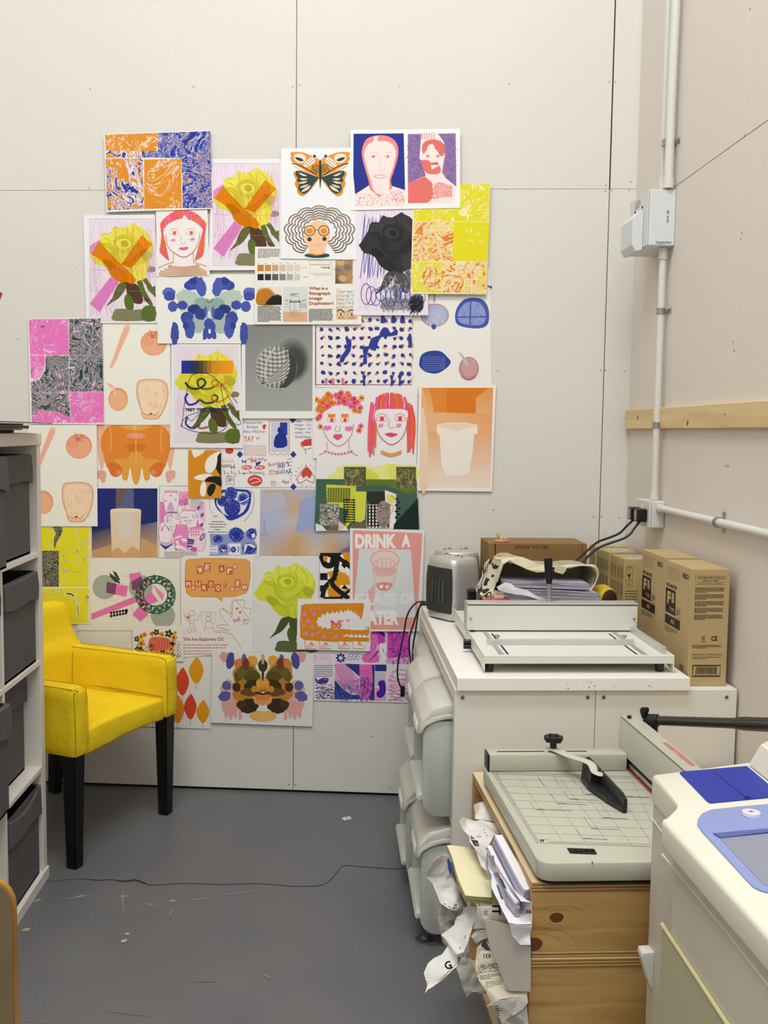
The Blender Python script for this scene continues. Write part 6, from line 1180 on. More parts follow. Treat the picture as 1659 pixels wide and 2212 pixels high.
# ---- creasing machine
M_MACH = mat('machine_white', '#DADAD2', 0.4, spec=0.4); M_ALU = mat('aluminium', '#CFCFCB', 0.4, 0.5)
cm = thing('creasing_machine', 'wide low white paper creasing machine with a black-gripped lever', 'paper creaser', (0.26, -0.9, BT))
def w2l(p, t): return Vector(p) - t.location
def lbox(bm, x0, x1, y0, y1, z0, z1, bev=0.0, mi=0, t=cm):
    l = t.location; box(bm, x0 - l.x, x1 - l.x, y0 - l.y, y1 - l.y, z0 - l.z, z1 - l.z, bev, mi)
PT = 0.864
bm = B(); lbox(bm, -0.006, 0.536, -1.164, -0.48, PT - 0.024, PT, 0.0015); obj('base_plate', bm, M_MACH, cm)
l = cm.location
for x0, x1 in ((-0.0075, -0.0045), (0.5345, 0.5375)):
    bm = B(); prism(bm, [(-1.164 - l.y, PT - l.z), (-0.47 - l.y, PT + 0.006 - l.z), (-0.47 - l.y, PT - 0.028 - l.z), (-0.50 - l.y, 0.828 - l.z), (-1.10 - l.y, 0.828 - l.z), (-1.156 - l.y, 0.817 - l.z), (-1.164 - l.y, 0.826 - l.z)], (x0 - l.x, x1 - l.x), axis='x'); obj('side_plate', bm, M_MACH, cm)
for x, y in ((0.012, -1.135), (0.505, -1.135), (0.012, -0.60), (0.505, -0.60)): bm = B(); cyl(bm, (x - l.x, y - l.y, 0), (x - l.x, y - l.y, 0.030), 0.012, 0.014, 16); obj('rubber_foot', bm, M_BLACK, cm)
bm = B(); lbox(bm, -0.012, 0.531, -0.84, -0.79, 0.869, 0.948, 0.0012); hs = obj('housing', bm, M_MACH, cm)
bm = B(); lbox(bm, -0.0115, 0.5305, -0.8405, -0.792, 0.948, 0.9505); lbox(bm, -0.0035, 0.012, -0.846, -0.79, 0.8642, 0.8695); lbox(bm, 0.512, 0.528, -0.846, -0.79, 0.8642, 0.8695); obj('black_trim', bm, M_BLACK, hs)
bm = B(); lbox(bm, -0.014, 0.533, -0.842, -0.786, 0.9505, 0.9555, 0.001); lbox(bm, -0.0145, -0.0115, -0.842, -0.786, 0.866, 0.9555); lbox(bm, -0.012, 0.531, -0.8415, -0.8402, 0.8688, 0.8705); obj('metal_edge', bm, M_ALU, hs)
bm = B()
for x in (0.0, 0.520): cyl(bm, (x - l.x, -0.8402 - l.y, 0.906 - l.z), (x - l.x, -0.844 - l.y, 0.906 - l.z), 0.005, 0.003, 14)
obj('screw_head', bm, M_CHR, hs)
bm = B(); cyl(bm, (0.2535 - l.x, -0.815 - l.y, 0.955 - l.z), (0.2505 - l.x, -0.815 - l.y, 1.035 - l.z), 0.0062, n=16); lv = obj('lever', bm, M_CHR, cm, smooth=True)
bm = B(); M_ = Matrix.Translation((0.2512 - l.x, -0.815 - l.y, 1.014 - l.z)) @ Matrix.Rotation(-0.07, 4, 'Y'); lathe(bm, [(0.0095, 0), (0.0125, 0.03), (0.0135, 0.075), (0.0125, 0.082), (0.006, 0.084)], n=20, M=M_); obj('lever_grip', bm, M_BLACK, lv, smooth=True)
bm = B(); lbox(bm, 0.022, 0.463, -1.03, -1.018, PT + 0.0005, PT + 0.016, 0.0008); st = obj('paper_stop', bm, M_ALU, cm)
for x in (0.055, 0.438): bm = B(); cyl(bm, (x - l.x, -1.010 - l.y, PT - l.z), (x - l.x, -1.010 - l.y, PT + 0.02 - l.z), 0.0035); cyl(bm, (x - l.x, -1.010 - l.y, PT + 0.02 - l.z), (x - l.x, -1.010 - l.y, PT + 0.026 - l.z), 0.008, 0.0065, 16); obj('thumb_screw', bm, M_CHR, st)
bm = B()
for x in (0.060, 0.430): lbox(bm, x, x + 0.0055, -1.15, -1.036, PT + 0.0001, PT + 0.0006); lbox(bm, x, x + 0.0055, -1.0, -0.87, PT + 0.0001, PT + 0.0006)
obj('slot', bm, M_DARK, cm)
for x in (0.036, 0.447):
    bm = B(); lbox(bm, x, x + 0.016, -1.155, -0.85, PT + 0.0001, PT + 0.0010, mi=0); [lbox(bm, x + 0.002, x + (0.009 if k % 5 else 0.014), -1.15 + k * 0.01, -1.149 + k * 0.01, PT + 0.0010, PT + 0.0012, mi=1) for k in range(30)]
    obj('ruler_strip', bm, [mat('ruler_grey', '#B9BABC', 0.4, 0.3), M_DARK], cm)
bm = B(); lbox(bm, 0.508, 0.520, -1.145, -0.80, PT + 0.0005, PT + 0.020, 0.001); obj('side_guide', bm, M_ALU, cm)
for z in (0.845, 0.826 + 0.004): bm = B(); cyl(bm, (-0.006 - l.x, -0.90 - l.y, z - l.z), (-0.030 - l.x, -0.90 - l.y, z - l.z), 0.0075, 0.0075, 12); obj('adjusting_knob', bm, M_BLACK, cm)
# ---- printing on cartons
M_CRD = mat('brown_card', '#B79E72', 0.8, var=0.03, vscale=4, spec=0.2, bump=0.04, bscale=150); M_CRD2 = mat('brown_card_dark', '#8C6B44', 0.8, var=0.03, vscale=4, spec=0.2); M_TAPE = mat('brown_tape', '#8A6A45', 0.3)
def faceart(o3, ux, uz, nrm):
    """canvas on a flat face: o3 top-left corner, ux/uz unit vectors right/down, in metres"""
    o3, ux, uz = Vector(o3), Vector(ux), Vector(uz); return Art(lambda x, y: o3 + ux * x + uz * y, nrm, 0.0003)
def carton(name, label, x0, x1, y0, y1, z0, z1, m, cat='carton', group=None, rz=0.0):
    t = thing(name, label, cat, ((x0 + x1) / 2, (y0 + y1) / 2, z0), rz, group); hx, hy, h = (x1 - x0) / 2, (y1 - y0) / 2, z1 - z0
    bm = B(); box(bm, -hx, hx, -hy, hy, 0, h - 0.0015, 0.0018); obj('carton_body', bm, m, t)
    bm = B(); box(bm, -hx + 0.0005, hx - 0.0005, -hy + 0.0005, hy - 0.0005, h - 0.0015, h + 0.0006, 0.0006); obj('top_flap', bm, m, t)
    return t, hx, hy, h
INKC = '#2B2118'
def master_print(t, hx, hy, h, side_only=False):
    a = faceart((-hx, -hy, h), (1, 0, 0), (0, 0, -1), (0, -1, 0)); W_ = 2 * hx
    a.S([(0.010, 0.018), (W_ - 0.012, 0.018), (W_ - 0.012, 0.042), (0.010, 0.042)], 0.0006, INKC, 0, closed=True); a.S([(0.010, 0.027), (W_ - 0.012, 0.027)], 0.0005, INKC, 0); a.S([(0.010, 0.035), (W_ - 0.012, 0.035)], 0.0005, INKC, 0)
    a.T('RISO MASTER F TYPE A3', 0.018, 0.0205, W_ - 0.018, 0.0245, INKC, off=0.02); a.T('220mm x 100m', 0.034, 0.029, W_ - 0.034, 0.0325, INKC, off=0.02); a.T('CONTENTS : 2 ROLLS', 0.024, 0.0372, W_ - 0.024, 0.0402, INKC)
    for k, n_ in enumerate((4, 4, 4, 4, 4)): a.PARA(0.012, 0.050 + k * 0.0195, W_ - 0.014, 0.066 + k * 0.0195, n_, INKC, th=0.5, wl=0.06, last=0.4)
    a.T('CE', W_ - 0.048, 0.190, W_ - 0.030, 0.204, INKC, off=0.03); a.S([(0.036, 0.190), (0.046, 0.203)], 0.001, INKC, 0); a.S([(0.046, 0.190), (0.036, 0.203)], 0.001, INKC, 0); a.S([(0.036, 0.192), (0.047, 0.192), (0.044, 0.201), (0.039, 0.201)], 0.0008, INKC, 0, closed=True); a.R(0.036, 0.206, 0.048, 0.2075, INKC)
    a.PARA(0.010, 0.215, W_ - 0.016, 0.226, 3, INKC, th=0.45, wl=0.06); a.T('RISO KAGAKU CORPORATION', 0.010, 0.241, W_ - 0.014, 0.2455, INKC); a.PARA(0.010, 0.249, W_ - 0.014, 0.257, 2, INKC, th=0.4, wl=0.06)
    a.S([(0.014, 0.275), (W_ - 0.018, 0.275), (W_ - 0.018, 0.306), (0.014, 0.306)], 0.0032, INKC, 0, closed=True); x = 0.023; rr_ = random.Random(2)
    while x < W_ - 0.027: w_ = rr_.uniform(0.0005, 0.002); a.R(x, 0.279, x + w_, 0.299, INKC); x += w_ + rr_.uniform(0.0006, 0.0016)
    a.T('8 906667 687172', 0.020, 0.3005, W_ - 0.024, 0.3035, INKC)
    a.build('printing', t)
    a = faceart((-hx, hy, h), (0, -1, 0), (0, 0, -1), (-1, 0, 0)); L_ = 2 * hy   # left face, far edge at x = 0
    s_ = L_ / 0.215
    for k in range(3): a.S([((0.02 + k * 0.035) * s_, 0.018), ((0.05 + k * 0.035) * s_, 0.018), ((0.05 + k * 0.035) * s_, 0.050), ((0.02 + k * 0.035) * s_, 0.050)], 0.0008, INKC, 0, closed=True)
    a.S([(0.028 * s_, 0.024), (0.028 * s_, 0.044)], 0.0012, INKC, 0); a.S([(0.042 * s_, 0.024), (0.042 * s_, 0.044)], 0.0012, INKC, 0); a.S([(0.063 * s_, 0.024), (0.077 * s_, 0.03), (0.070 * s_, 0.045)], 0.0012, INKC, 0); a.S([(0.098 * s_, 0.045), (0.105 * s_, 0.024), (0.112 * s_, 0.045)], 0.0012, INKC, 0)
    a.T('RISO', 0.148 * s_, 0.018, 0.195 * s_, 0.033, INKC, off=0.03); a.T('RISO MASTER', 0.015 * s_, 0.066, 0.105 * s_, 0.077, INKC, off=0.03)
    a.P([(0.012 * s_, 0.082), (0.095 * s_, 0.082), (0.10 * s_, 0.155), (0.012 * s_, 0.155)], INKC); a.T('F', 0.026 * s_, 0.090, 0.056 * s_, 0.128, '#B79E72', off=0.06); a.T('II', 0.064 * s_, 0.090, 0.084 * s_, 0.120, '#B79E72', off=0.05); a.T('TYPE', 0.050 * s_, 0.136, 0.088 * s_, 0.146, '#B79E72', off=0.02)
    a.S([(0.105 * s_, 0.128), (0.140 * s_, 0.128), (0.140 * s_, 0.157), (0.105 * s_, 0.157)], 0.001, INKC, 0, closed=True); a.PARA(0.110 * s_, 0.132, 0.136 * s_, 0.153, 3, INKC)
    a.R(0.012 * s_, 0.162, 0.140 * s_, 0.190, INKC); a.T('A3', 0.062 * s_, 0.169, 0.092 * s_, 0.182, '#B79E72', off=0.03); a.PARA(0.012 * s_, 0.196, 0.125 * s_, 0.214, 3, INKC, th=0.35)
    a.T('WASTE', 0.02 * s_, 0.282, 0.095 * s_, 0.312, INKC, off=0.03); a.T('PAP', 0.15 * s_, 0.284, 0.185 * s_, 0.300, INKC); a.S([(0.15 * s_, 0.304), (0.185 * s_, 0.304), (0.168 * s_, 0.280)], 0.0012, INKC, 0, closed=True)
    a.build('printing', t)
t, hx, hy, h = carton('tall_carton', 'tall brown carton with a barcode, nearest the camera on the cabinet', 0.578, 0.690, -1.163, -0.948, CZ + 0.0005, CZ + 0.335, M_CRD, group='tall printed cartons by the right wall'); master_print(t, hx, hy, h)
t, hx, hy, h = carton('tall_carton', 'tall brown carton behind the one with the barcode, its front half hidden', 0.588, 0.698, -0.915, -0.690, CZ + 0.0005, CZ + 0.335, M_CRD, group='tall printed cartons by the right wall'); master_print(t, hx, hy, h)
M_CRDY = mat('ink_carton_card', '#B5A06C', 0.75, var=0.03, vscale=4, spec=0.25)
ords = ('first', 'second', 'third', 'fourth', 'fifth')
for k in range(5):
    y1 = -0.590 + k * 0.092; zt = 1.062 - (0.004 if k % 2 else 0)
    t, hx, hy, h = carton('ink_carton', 'small brown ink carton in the row along the wall, %s counted from the tall cartons' % ords[k], 0.560 + 0.004 * (k % 2), 0.688, y1 - 0.0, y1 + 0.084, (CZ if k else CZ) + 0.0005, zt, M_CRDY, group='row of ink cartons')
    a = faceart((-hx, hy, h), (0, -1, 0), (0, 0, -1), (-1, 0, 0)); L_ = 2 * hy
    for c_ in (0.10, 0.55):
        for m_ in range(4): a.PARA((c_) * L_, 0.028 + m_ * 0.058, (c_ + 0.33) * L_, 0.074 + m_ * 0.058, 8, '#5A4C30', th=0.4, wl=0.3, last=0.5)
    a.build('printing', t)
    if k == 0:
        a = faceart((-hx, -hy, h), (1, 0, 0), (0, 0, -1), (0, -1, 0)); a.S([(0.006, 0.02), (0.030, 0.02), (0.030, 0.098), (0.006, 0.098)], 0.001, '#3A2E1C', 0, closed=True)
        for z_ in (0.046, 0.072): a.S([(0.006, z_), (0.030, z_)], 0.001, '#3A2E1C', 0)
        for x_ in (0.013, 0.022): a.S([(x_, 0.042), (x_, 0.026)], 0.0012, '#3A2E1C', 0); a.P([(x_ - 0.003, 0.028), (x_ + 0.003, 0.028), (x_, 0.022)], '#3A2E1C')
        a.P([(0.012, 0.05), (0.024, 0.05), (0.022, 0.058), (0.019, 0.060), (0.019, 0.066), (0.022, 0.068), (0.014, 0.068), (0.017, 0.066), (0.017, 0.060), (0.014, 0.058)], '#3A2E1C'); a.O(0.018, 0.086, 0.004, 0.004, 0.001, '#3A2E1C')
        for j in range(8): an = j * PI / 4; a.S([(0.018 + 0.006 * math.cos(an), 0.086 + 0.006 * math.sin(an)), (0.018 + 0.009 * math.cos(an), 0.086 + 0.009 * math.sin(an))], 0.0009, '#3A2E1C', 0)
        a.PARA(0.006, 0.105, 0.05, 0.16, 6, '#4A3E24', th=0.3, wl=0.2); a.build('printing', t)
    a = faceart((-hx, -hy, h + 0.0006), (1, 0, 0), (0, 1, 0), (0, 0, 1)); a.R(0.03, 0.01, 0.10, 2 * hy - 0.01, '#CFC7AE'); a.PARA(0.035, 0.014, 0.095, 2 * hy - 0.014, 5, '#4A4434'); a.build('top_label', t)
# large carton with handwriting upside down
t, hx, hy, h = carton('envelope_carton', 'wide brown carton with handwriting upside down, behind the tote bag', 0.126, 0.486, -0.378, -0.185, BT, 1.090, M_CRD2)
a = faceart((-hx, -hy, h), (1, 0, 0), (0, 0, -1), (0, -1, 0)); a.S([(0.024, 0.0), (0.024, 0.26)], 0.0035, '#20160E', 0); a.S([(0.342, 0.0), (0.342, 0.2)], 0.0016, '#3A2A1A', 0)
for s_, x0, x1 in (('ENVELOPE', 0.097, 0.148), ('C6', 0.160, 0.182), ('RED', 0.190, 0.216)): a.T(s_, x0, 0.006, x1, 0.018, '#3A1420', 180, off=0.005)
a.tr = lambda x, y: (x, y); a.build('handwriting', t)
bm = B(); box(bm, -hx + 0.003, -hx + 0.018, -hy - 0.0015, -hy + 0.0002, 0.06, 0.15); obj('label', bm, mat('label_white', '#D9D6CC', 0.6), t)
# small figurine on the carton
M_GOLD = mat('figurine_gold', '#B9A05A', 0.35, 0.3); M_PNKC = mat('figurine_base', '#C98E7E', 0.35)
fg = thing('figurine', 'tiny gold and pink starfish-like ornament on top of the carton', 'ornament', (0.176, -0.335, 1.0912))
bm = B(); lathe(bm, [(0.022, 0.0), (0.024, 0.004), (0.018, 0.008), (0.006, 0.009)], (0, 0, 0), 18, sy=0.6); cyl(bm, (0.018, 0, 0.004), (0.030, 0, 0.006), 0.006, 0.004, 8); obj('ornament_base', bm, M_PNKC, fg, smooth=True)
bm = B(); tube(bm, [(-0.004, 0, 0.008), (0.006, 0, 0.012), (0.018, 0, 0.011), (0.024, 0, 0.015)], lambda u: 0.0045 - 0.0015 * u, 8); tube(bm, [(-0.002, 0, 0.010), (-0.008, 0, 0.018), (-0.010, 0, 0.026)], lambda u: 0.005 - 0.002 * u, 8)
for dx, dz in ((-0.010, 0.004), (-0.002, 0.011), (0.007, 0.003)): cyl(bm, (-0.010, 0, 0.024), (-0.010 + dx, 0, 0.026 + dz), 0.0035, 0.0006, 8)
obj('ornament_figure', bm, M_GOLD, fg, smooth=True)
# ---- tote bag with papers
M_CAN = mat('canvas_cream', '#CFC6AC', 0.9, bump=0.25, bscale=120, spec=0.1); M_CANI = mat('canvas_inside', '#A69E80', 0.95)
def pat_mat():
    m, nt, b = nodes('canvas_black_pattern'); N = nt.nodes; L = nt.links; tc = N.new('ShaderNodeTexCoord'); n = N.new('ShaderNodeTexNoise'); n.inputs['Scale'].default_value = 26; n.inputs['Detail'].default_value = 0.5; n.inputs['Distortion'].default_value = 1.5
    L.new(tc.outputs['Object'], n.inputs[0]); r = N.new('ShaderNodeValToRGB'); r.color_ramp.interpolation = 'CONSTANT'; r.color_ramp.elements[0].color = lin('#2A2624'); r.color_ramp.elements[1].position = 0.50; r.color_ramp.elements[1].color = lin('#D2CAB2'); L.new(n.outputs[0], r.inputs[0]); L.new(r.outputs[0], b.inputs['Base Color']); b.inputs['Roughness'].default_value = 0.9; return m
M_PAT = pat_mat()
PTZ = PT + 0.0008
tb = thing('tote_bag', 'cream canvas tote bag with black pattern, lying open and stuffed with paper', 'tote bag', (0.26, -0.62, PTZ))
ZB = lambda x, y: (1020 + x / 5.925, 1140 + y / 5.925)
def loc(p, t): return Vector(p) - t.location
mouth = [(300,690),(262,790),(262,860),(320,940),(480,975),(700,985),(900,1000),(1150,1000),(1350,985),(1400,905),(1470,840),(1560,730),(1605,600),(1560,500),(1450,482),(1320,485),(1200,500),(1060,500),(900,490),(760,520),(600,470),(480,430),(380,400),(350,470),(335,560)]
mz = lambda i: -0.70
R0 = [loc(PY(*ZB(x, y), -0.70 - (0.03 if y > 850 else 0)), tb) for x, y in mouth]
c0 = sum(R0, Vector()) / len(R0)
R1 = []; R2 = []; R3 = []
for p in R0:
    d = p - c0; left = max(0, -d.x) / 0.12
    R1.append(Vector((p.x - 0.012 * left * 2, p.y + 0.03, p.z - 0.006))); R2.append(Vector((c0.x + d.x * 1.06 - 0.02 * left, p.y + 0.12, c0.z - 0.012 + d.z * 0.95))); R3.append(Vector((c0.x + d.x * 0.95, p.y + 0.22, c0.z - 0.02 + d.z * 0.8)))
for R_ in (R0, R1, R2, R3):
    for p in R_:
        if p.z < 0.004: p.z = 0.004
bm = B(); rings(bm, [R0, R1, R2, R3], 0, cap=False); bm.faces.new([bm.verts.new(p) for p in R3[::-1]]); dense(bm, 2)
bo = obj('bag_body', bm, [M_PAT], tb, smooth=True)
RI = [p + Vector((0, 0.004, 0)) + (c0 - p) * 0.02 for p in R0]; RJ = [c0 + (p - c0) * 0.93 + Vector((0, 0.16, 0)) for p in R0]
bm = B(); rings(bm, [RI, RJ], 0, cap=False); bm.faces.new([bm.verts.new(p) for p in RJ]); obj('bag_lining', bm, M_CANI, tb, smooth=True)
bm = B(); P_ = smooth(R0, 3, True); rr_ = []
for i, p in enumerate(P_):
    d = (P_[(i + 1) % len(P_)] - P_[i - 1]).normalized(); a_ = d.cross(Vector((0, 1, 0))).normalized(); q = 0.009 + 0.004 * math.sin(i * 0.7)
    rr_.append([p + a_ * q * math.cos(t_) * 0.5 + Vector((0, 1, 0)) * q * 1.2 * math.sin(t_) for t_ in [2 * PI * k / 8 for k in range(8)]])
rings(bm, rr_, closed=True); obj('hem', bm, M_CAN, tb, smooth=True)
def cloth(t, name, polys, Ys, m, thick=0.0025, amp=0.002, zf=ZB, cuts=3):
    bm = B(); ps = [loc(PY(*zf(x, y), Y_), t) for (x, y), Y_ in zip(polys, Ys)]; V3 = [Vector((p.x, p.z, 0)) for p in ps]
    vs = [bm.verts.new(p) for p in ps]
    for tri in tessellate_polygon([V3]):
        try: bm.faces.new([vs[i] for i in tri])
        except ValueError: pass
    for _ in range(cuts): bmesh.ops.subdivide_edges(bm, edges=[e for e in bm.edges if e.calc_length() > 0.022], cuts=1, use_grid_fill=True)
    bmesh.ops.triangulate(bm, faces=[f for f in bm.faces if len(f.verts) > 4])
    from mathutils import noise
    for v in bm.verts: v.co += Vector((0.3, 1.0, 0.3)) * noise.noise(v.co * 26 + Vector((len(polys), 0, 3))) * amp * 2
    bmesh.ops.recalc_face_normals(bm, faces=bm.faces); bmesh.ops.solidify(bm, geom=list(bm.faces), thickness=thick)
    return obj(name, bm, m, t, smooth=True)
cloth(tb, 'bag_strap', [(275,370),(340,325),(455,325),(520,350),(640,375),(780,435),(880,490),(930,495),(935,570),(830,575),(700,530),(560,480),(480,430),(400,470),(370,560),(330,690),(300,700),(345,540),(375,420),(330,420),(285,480),(270,430)], [-0.715, -0.72, -0.72, -0.72, -0.72, -0.72, -0.72, -0.72, -0.74, -0.74, -0.74, -0.745, -0.745, -0.745, -0.745, -0.735, -0.73, -0.73, -0.73, -0.72, -0.71, -0.71], M_CAN, 0.004, 0.003)
cloth(tb, 'bag_strap', [(1090,480),(1210,510),(1205,540),(1160,600),(1060,565),(1050,545)], [-0.735] * 6, M_CAN, 0.004)
cloth(tb, 'front_fold', [(262,860),(300,800),(340,830),(480,850),(650,890),(800,925),(980,960),(985,1005),(700,1000),(480,985),(330,945)], [-0.74, -0.742, -0.742, -0.742, -0.742, -0.745, -0.745, -0.75, -0.75, -0.75, -0.745], M_CAN, 0.004, 0.003)
cloth(tb, 'front_fold', [(1250,950),(1290,915),(1350,905),(1390,910),(1430,985),(1230,985)], [-0.745] * 6, M_CAN, 0.004)
M_PAPW = mat('paper_white', '#DEDCE2', 0.7); M_PAPE = mat('paper_edges', '#AAA6BC', 0.8)
def bundle(label, p0, p1, wd, n, z0, fold=True, name='paper_bundle', lift=0.0):
    """folded bundle of n sheets: left end p0 (x,y), fold at p1"""
    t = thing(name, label, 'paper', (p0[0], p0[1], z0), group='paper bundles in the tote bag')
    L_ = p1[0] - p0[0]; r = n * 0.0016
    for k in range(n):
        bm = B(); rad = 0.0012 + k * 0.0016; sl = (p1[1] - p0[1])
        prof = [(0.01 * (k % 3) * 0.5, rad)] + [(L_ * 0.5, rad + 0.002 * math.sin(k))] + [(L_ - r + rad * math.cos(math.radians(a_)), rad * math.sin(math.radians(a_))) for a_ in (90, 60, 30, 0, -30, -60, -90)] + [(L_ * 0.5, -rad - 0.001 * math.sin(k)), (0.012 * ((k + 1) % 3) * 0.5, -rad)]
        inn = [(x - 0.0004 if x > L_ * 0.6 else x, z * 1.0 + (-0.0008 if z > 0 else 0.0008)) for x, z in prof][::-1]
        prism(bm, prof + inn, (0, wd), axis='y')
        for v in bm.verts: v.co.z += r + (v.co.x / L_) * (-lift)
        obj('sheet', bm, M_PAPW if k % 2 else M_PAPE, t)
bundle('folded white paper bundle at the bottom of the tote bag, its fold to the right', (0.13, -0.755), (0.425, -0.755), 0.14, 6, 0.936, lift=0.012)
bundle('thick folded bundle of lilac-edged sheets in the middle of the tote bag', (0.12, -0.75), (0.437, -0.75), 0.14, 9, 0.957, lift=0.012)
bundle('folded paper bundle topmost in the tote bag, under the canvas strap', (0.115, -0.74), (0.405, -0.74), 0.13, 7, 0.989, lift=0.008)
t = thing('paper_sheet', 'crumpled white sheet at the front of the tote bag', 'paper', (0.15, -0.75, 0.86))
cloth(t, 'sheet', [(315,750),(420,695),(500,715),(560,760),(700,800),(780,850),(860,880),(980,905),(985,950),(860,925),(700,870),(560,850),(420,830),(340,800)], [-0.762] * 14, M_PAPW, 0.0006, 0.0035)
# red shiny box and yellow rolled cloth either side of the tote
bm = B(); box(bm, -0.045, 0.045, -0.03, 0.03, 0, 0.092, 0.012, seg=4); o = obj('red_box', bm, mat('red_gloss', '#B5151C', 0.15, spec=0.6, coat=0.5), loc=(0.092, -0.755, PTZ)); tag(o, 'glossy red box squeezed between the heater and the tote bag', 'box')
bm = B(); box(bm, -0.03, 0.0, -0.02, 0.02, 0, 0.085, 0.006); o = obj('gap_shade_block', bm, M_BLACK, loc=(0.060, -0.53, PTZ)); tag(o, 'black block standing in for the shade in the gap between the heater and the red box', 'shade block')  # added block, its black stands in for the shade in this gap
yt = thing('yellow_pouch', 'yellow pouch with a dark brown round mouth, right of the tote bag', 'pouch', (0.470, -0.650, PTZ), math.radians(12))
bm = B(); rings(bm, [[Vector((0.042 * s_ * math.cos(t_), y_, 0.062 + 0.060 * s_ * math.sin(t_) * (1 if math.sin(t_) > 0 else 1.0))) for t_ in [2 * PI * k / 18 for k in range(18)]] for s_, y_ in ((0.78, -0.05), (0.95, -0.035), (1.0, 0.0), (0.8, 0.05), (0.4, 0.07))]); obj('pouch_body', bm, mat('yellow_cloth', '#C9A51E', 0.7, bump=0.2, bscale=60), yt, smooth=True)
bm = B(); rings(bm, [[Vector((0.028 * s_ * math.cos(t_), y_, 0.078 + 0.034 * s_ * math.sin(t_))) for t_ in [2 * PI * k / 18 for k in range(18)]] for s_, y_ in ((1.0, -0.0515), (0.8, -0.056), (0.3, -0.058))]); obj('pouch_mouth', bm, mat('dark_brown', '#33180C', 0.7), yt, smooth=True)
# ================================================================== plywood crates, stuffed with paper
M_PLY = wood('plywood_face', '#CBA568', '#A67A3E', (0.9, 1, 9), 2.6, 0.4); M_PLYT = wood('plywood_top', '#DCC6A0', '#CFB48A', (7, 1, 1), 2.5, 0.45)
def ply_edge():
    m, nt, b = nodes('plywood_edge'); N = nt.nodes; L = nt.links; tc = N.new('ShaderNodeTexCoord'); wv = N.new('ShaderNodeTexWave'); wv.bands_direction = 'Z'; wv.inputs['Scale'].default_value = 45; wv.inputs['Distortion'].default_value = 0.6; L.new(tc.outputs['Object'], wv.inputs[0])
    r = N.new('ShaderNodeValToRGB'); r.color_ramp.elements[0].position = 0.35; r.color_ramp.elements[1].position = 0.6; r.color_ramp.elements[0].color = lin('#8A6230'); r.color_ramp.elements[1].color = lin('#CBA468'); L.new(wv.outputs[0], r.inputs[0]); L.new(r.outputs[0], b.inputs['Base Color']); b.inputs['Roughness'].default_value = 0.5; return m
M_PLYX = ply_edge(); M_KNOT = mat('knot', '#6A3A16', 0.5); M_KNOT2 = mat('knot_ring', '#9A6A34', 0.5)
SH = 0.047
def shear(bm, t=None):
    for v in bm.verts: v.co.x -= SH * (v.co.y)
CFX, CFY, CBY, CRX = -0.0115, -1.885, -1.225, 0.70
def crate(z0, z1, label, knots, th=0.022):
    t = thing('plywood_crate', label, 'crate', (CFX, CFY, z0), group='stacked plywood crates'); L_ = CBY - CFY; W_ = CRX - CFX; h = z1 - z0 - 0.0005
    def part(name, x0, x1, y0, y1, a_, b_, mi=0, extra=None):
        bm = B(); box(bm, x0, x1, y0, y1, a_, b_, 0.0006, mi, seg=1)
        for f in bm.faces:
            f.normal_update()
            if name in ('top_board', 'bottom_board'): f.material_index = 2 if abs(f.normal.z) > 0.7 else 1
            elif abs(f.normal.x) > 0.7: f.material_index = 1
        if extra: extra(bm)
        shear(bm); return obj(name, bm, [M_PLY, M_PLYX, M_PLYT, M_KNOT, M_KNOT2], t)
    part('top_board', 0, W_, 0, L_, h - th, h); part('bottom_board', 0.004, W_, 0.002, L_, 0, 0.012)
    def kn(bm):
        for x, z, r in knots:
            for q, mi, y in ((1.0, 3, -0.0004), (1.6, 4, -0.0002)):
                if q > 1 : continue
                vs = [bm.verts.new((x + r * q * math.cos(a_) * 1.15 * (1 + 0.08 * math.sin(3 * a_)), 0.002 + y, z + r * q * math.sin(a_) * 0.85)) for a_ in [2 * PI * k / 16 for k in range(16)]]; bm.faces.new(vs).material_index = mi
            for j in range(2):
                rr_ = r * (1.7 + j * 1.1); n = 26; pi_ = [(x + rr_ * 1.6 * math.cos(2 * PI * k / n) + r * 0.6, z + rr_ * 0.75 * math.sin(2 * PI * k / n) - 0.002 * j) for k in range(n + 1)]
                for k in range(n - 6):
                    (x0, z0_), (x1, z1_) = pi_[k], pi_[k + 1]
                    if min(z0_, z1_) < 0.014 or max(z0_, z1_) > h - th - 0.002 or min(x0, x1) < 0.002: continue
                    bm.faces.new([bm.verts.new(p) for p in ((x0, 0.0016, z0_), (x1, 0.0016, z1_), (x1, 0.0016, z1_ + 0.0006), (x0, 0.0016, z0_ + 0.0006))]).material_index = 4
    part('front_panel', 0.0, W_, 0.002, 0.016, 0.0125, h - th - 0.0005, extra=kn); part('back_panel', 0.0, W_, L_ - 0.014, L_, 0.0125, h - th - 0.0005); part('end_panel', W_ - 0.014, W_, 0.0165, L_ - 0.0145, 0.0125, h - th - 0.0005)
    return t
crate(0.0, 0.215, 'plywood crate at the bottom of the stack of three', [])
crate(0.2155, 0.382, 'plywood crate in the middle of the stack, crumpled wrapping bulging from its open side', [])
crate(0.3825, 0.550, 'topmost plywood crate with two dark knots, under the big guillotine', [(0.055, 0.088, 0.013), (0.006, 0.030, 0.018)])
def XF(y): return CFX - SH * (y - CFY)      # left edge of the crates at y
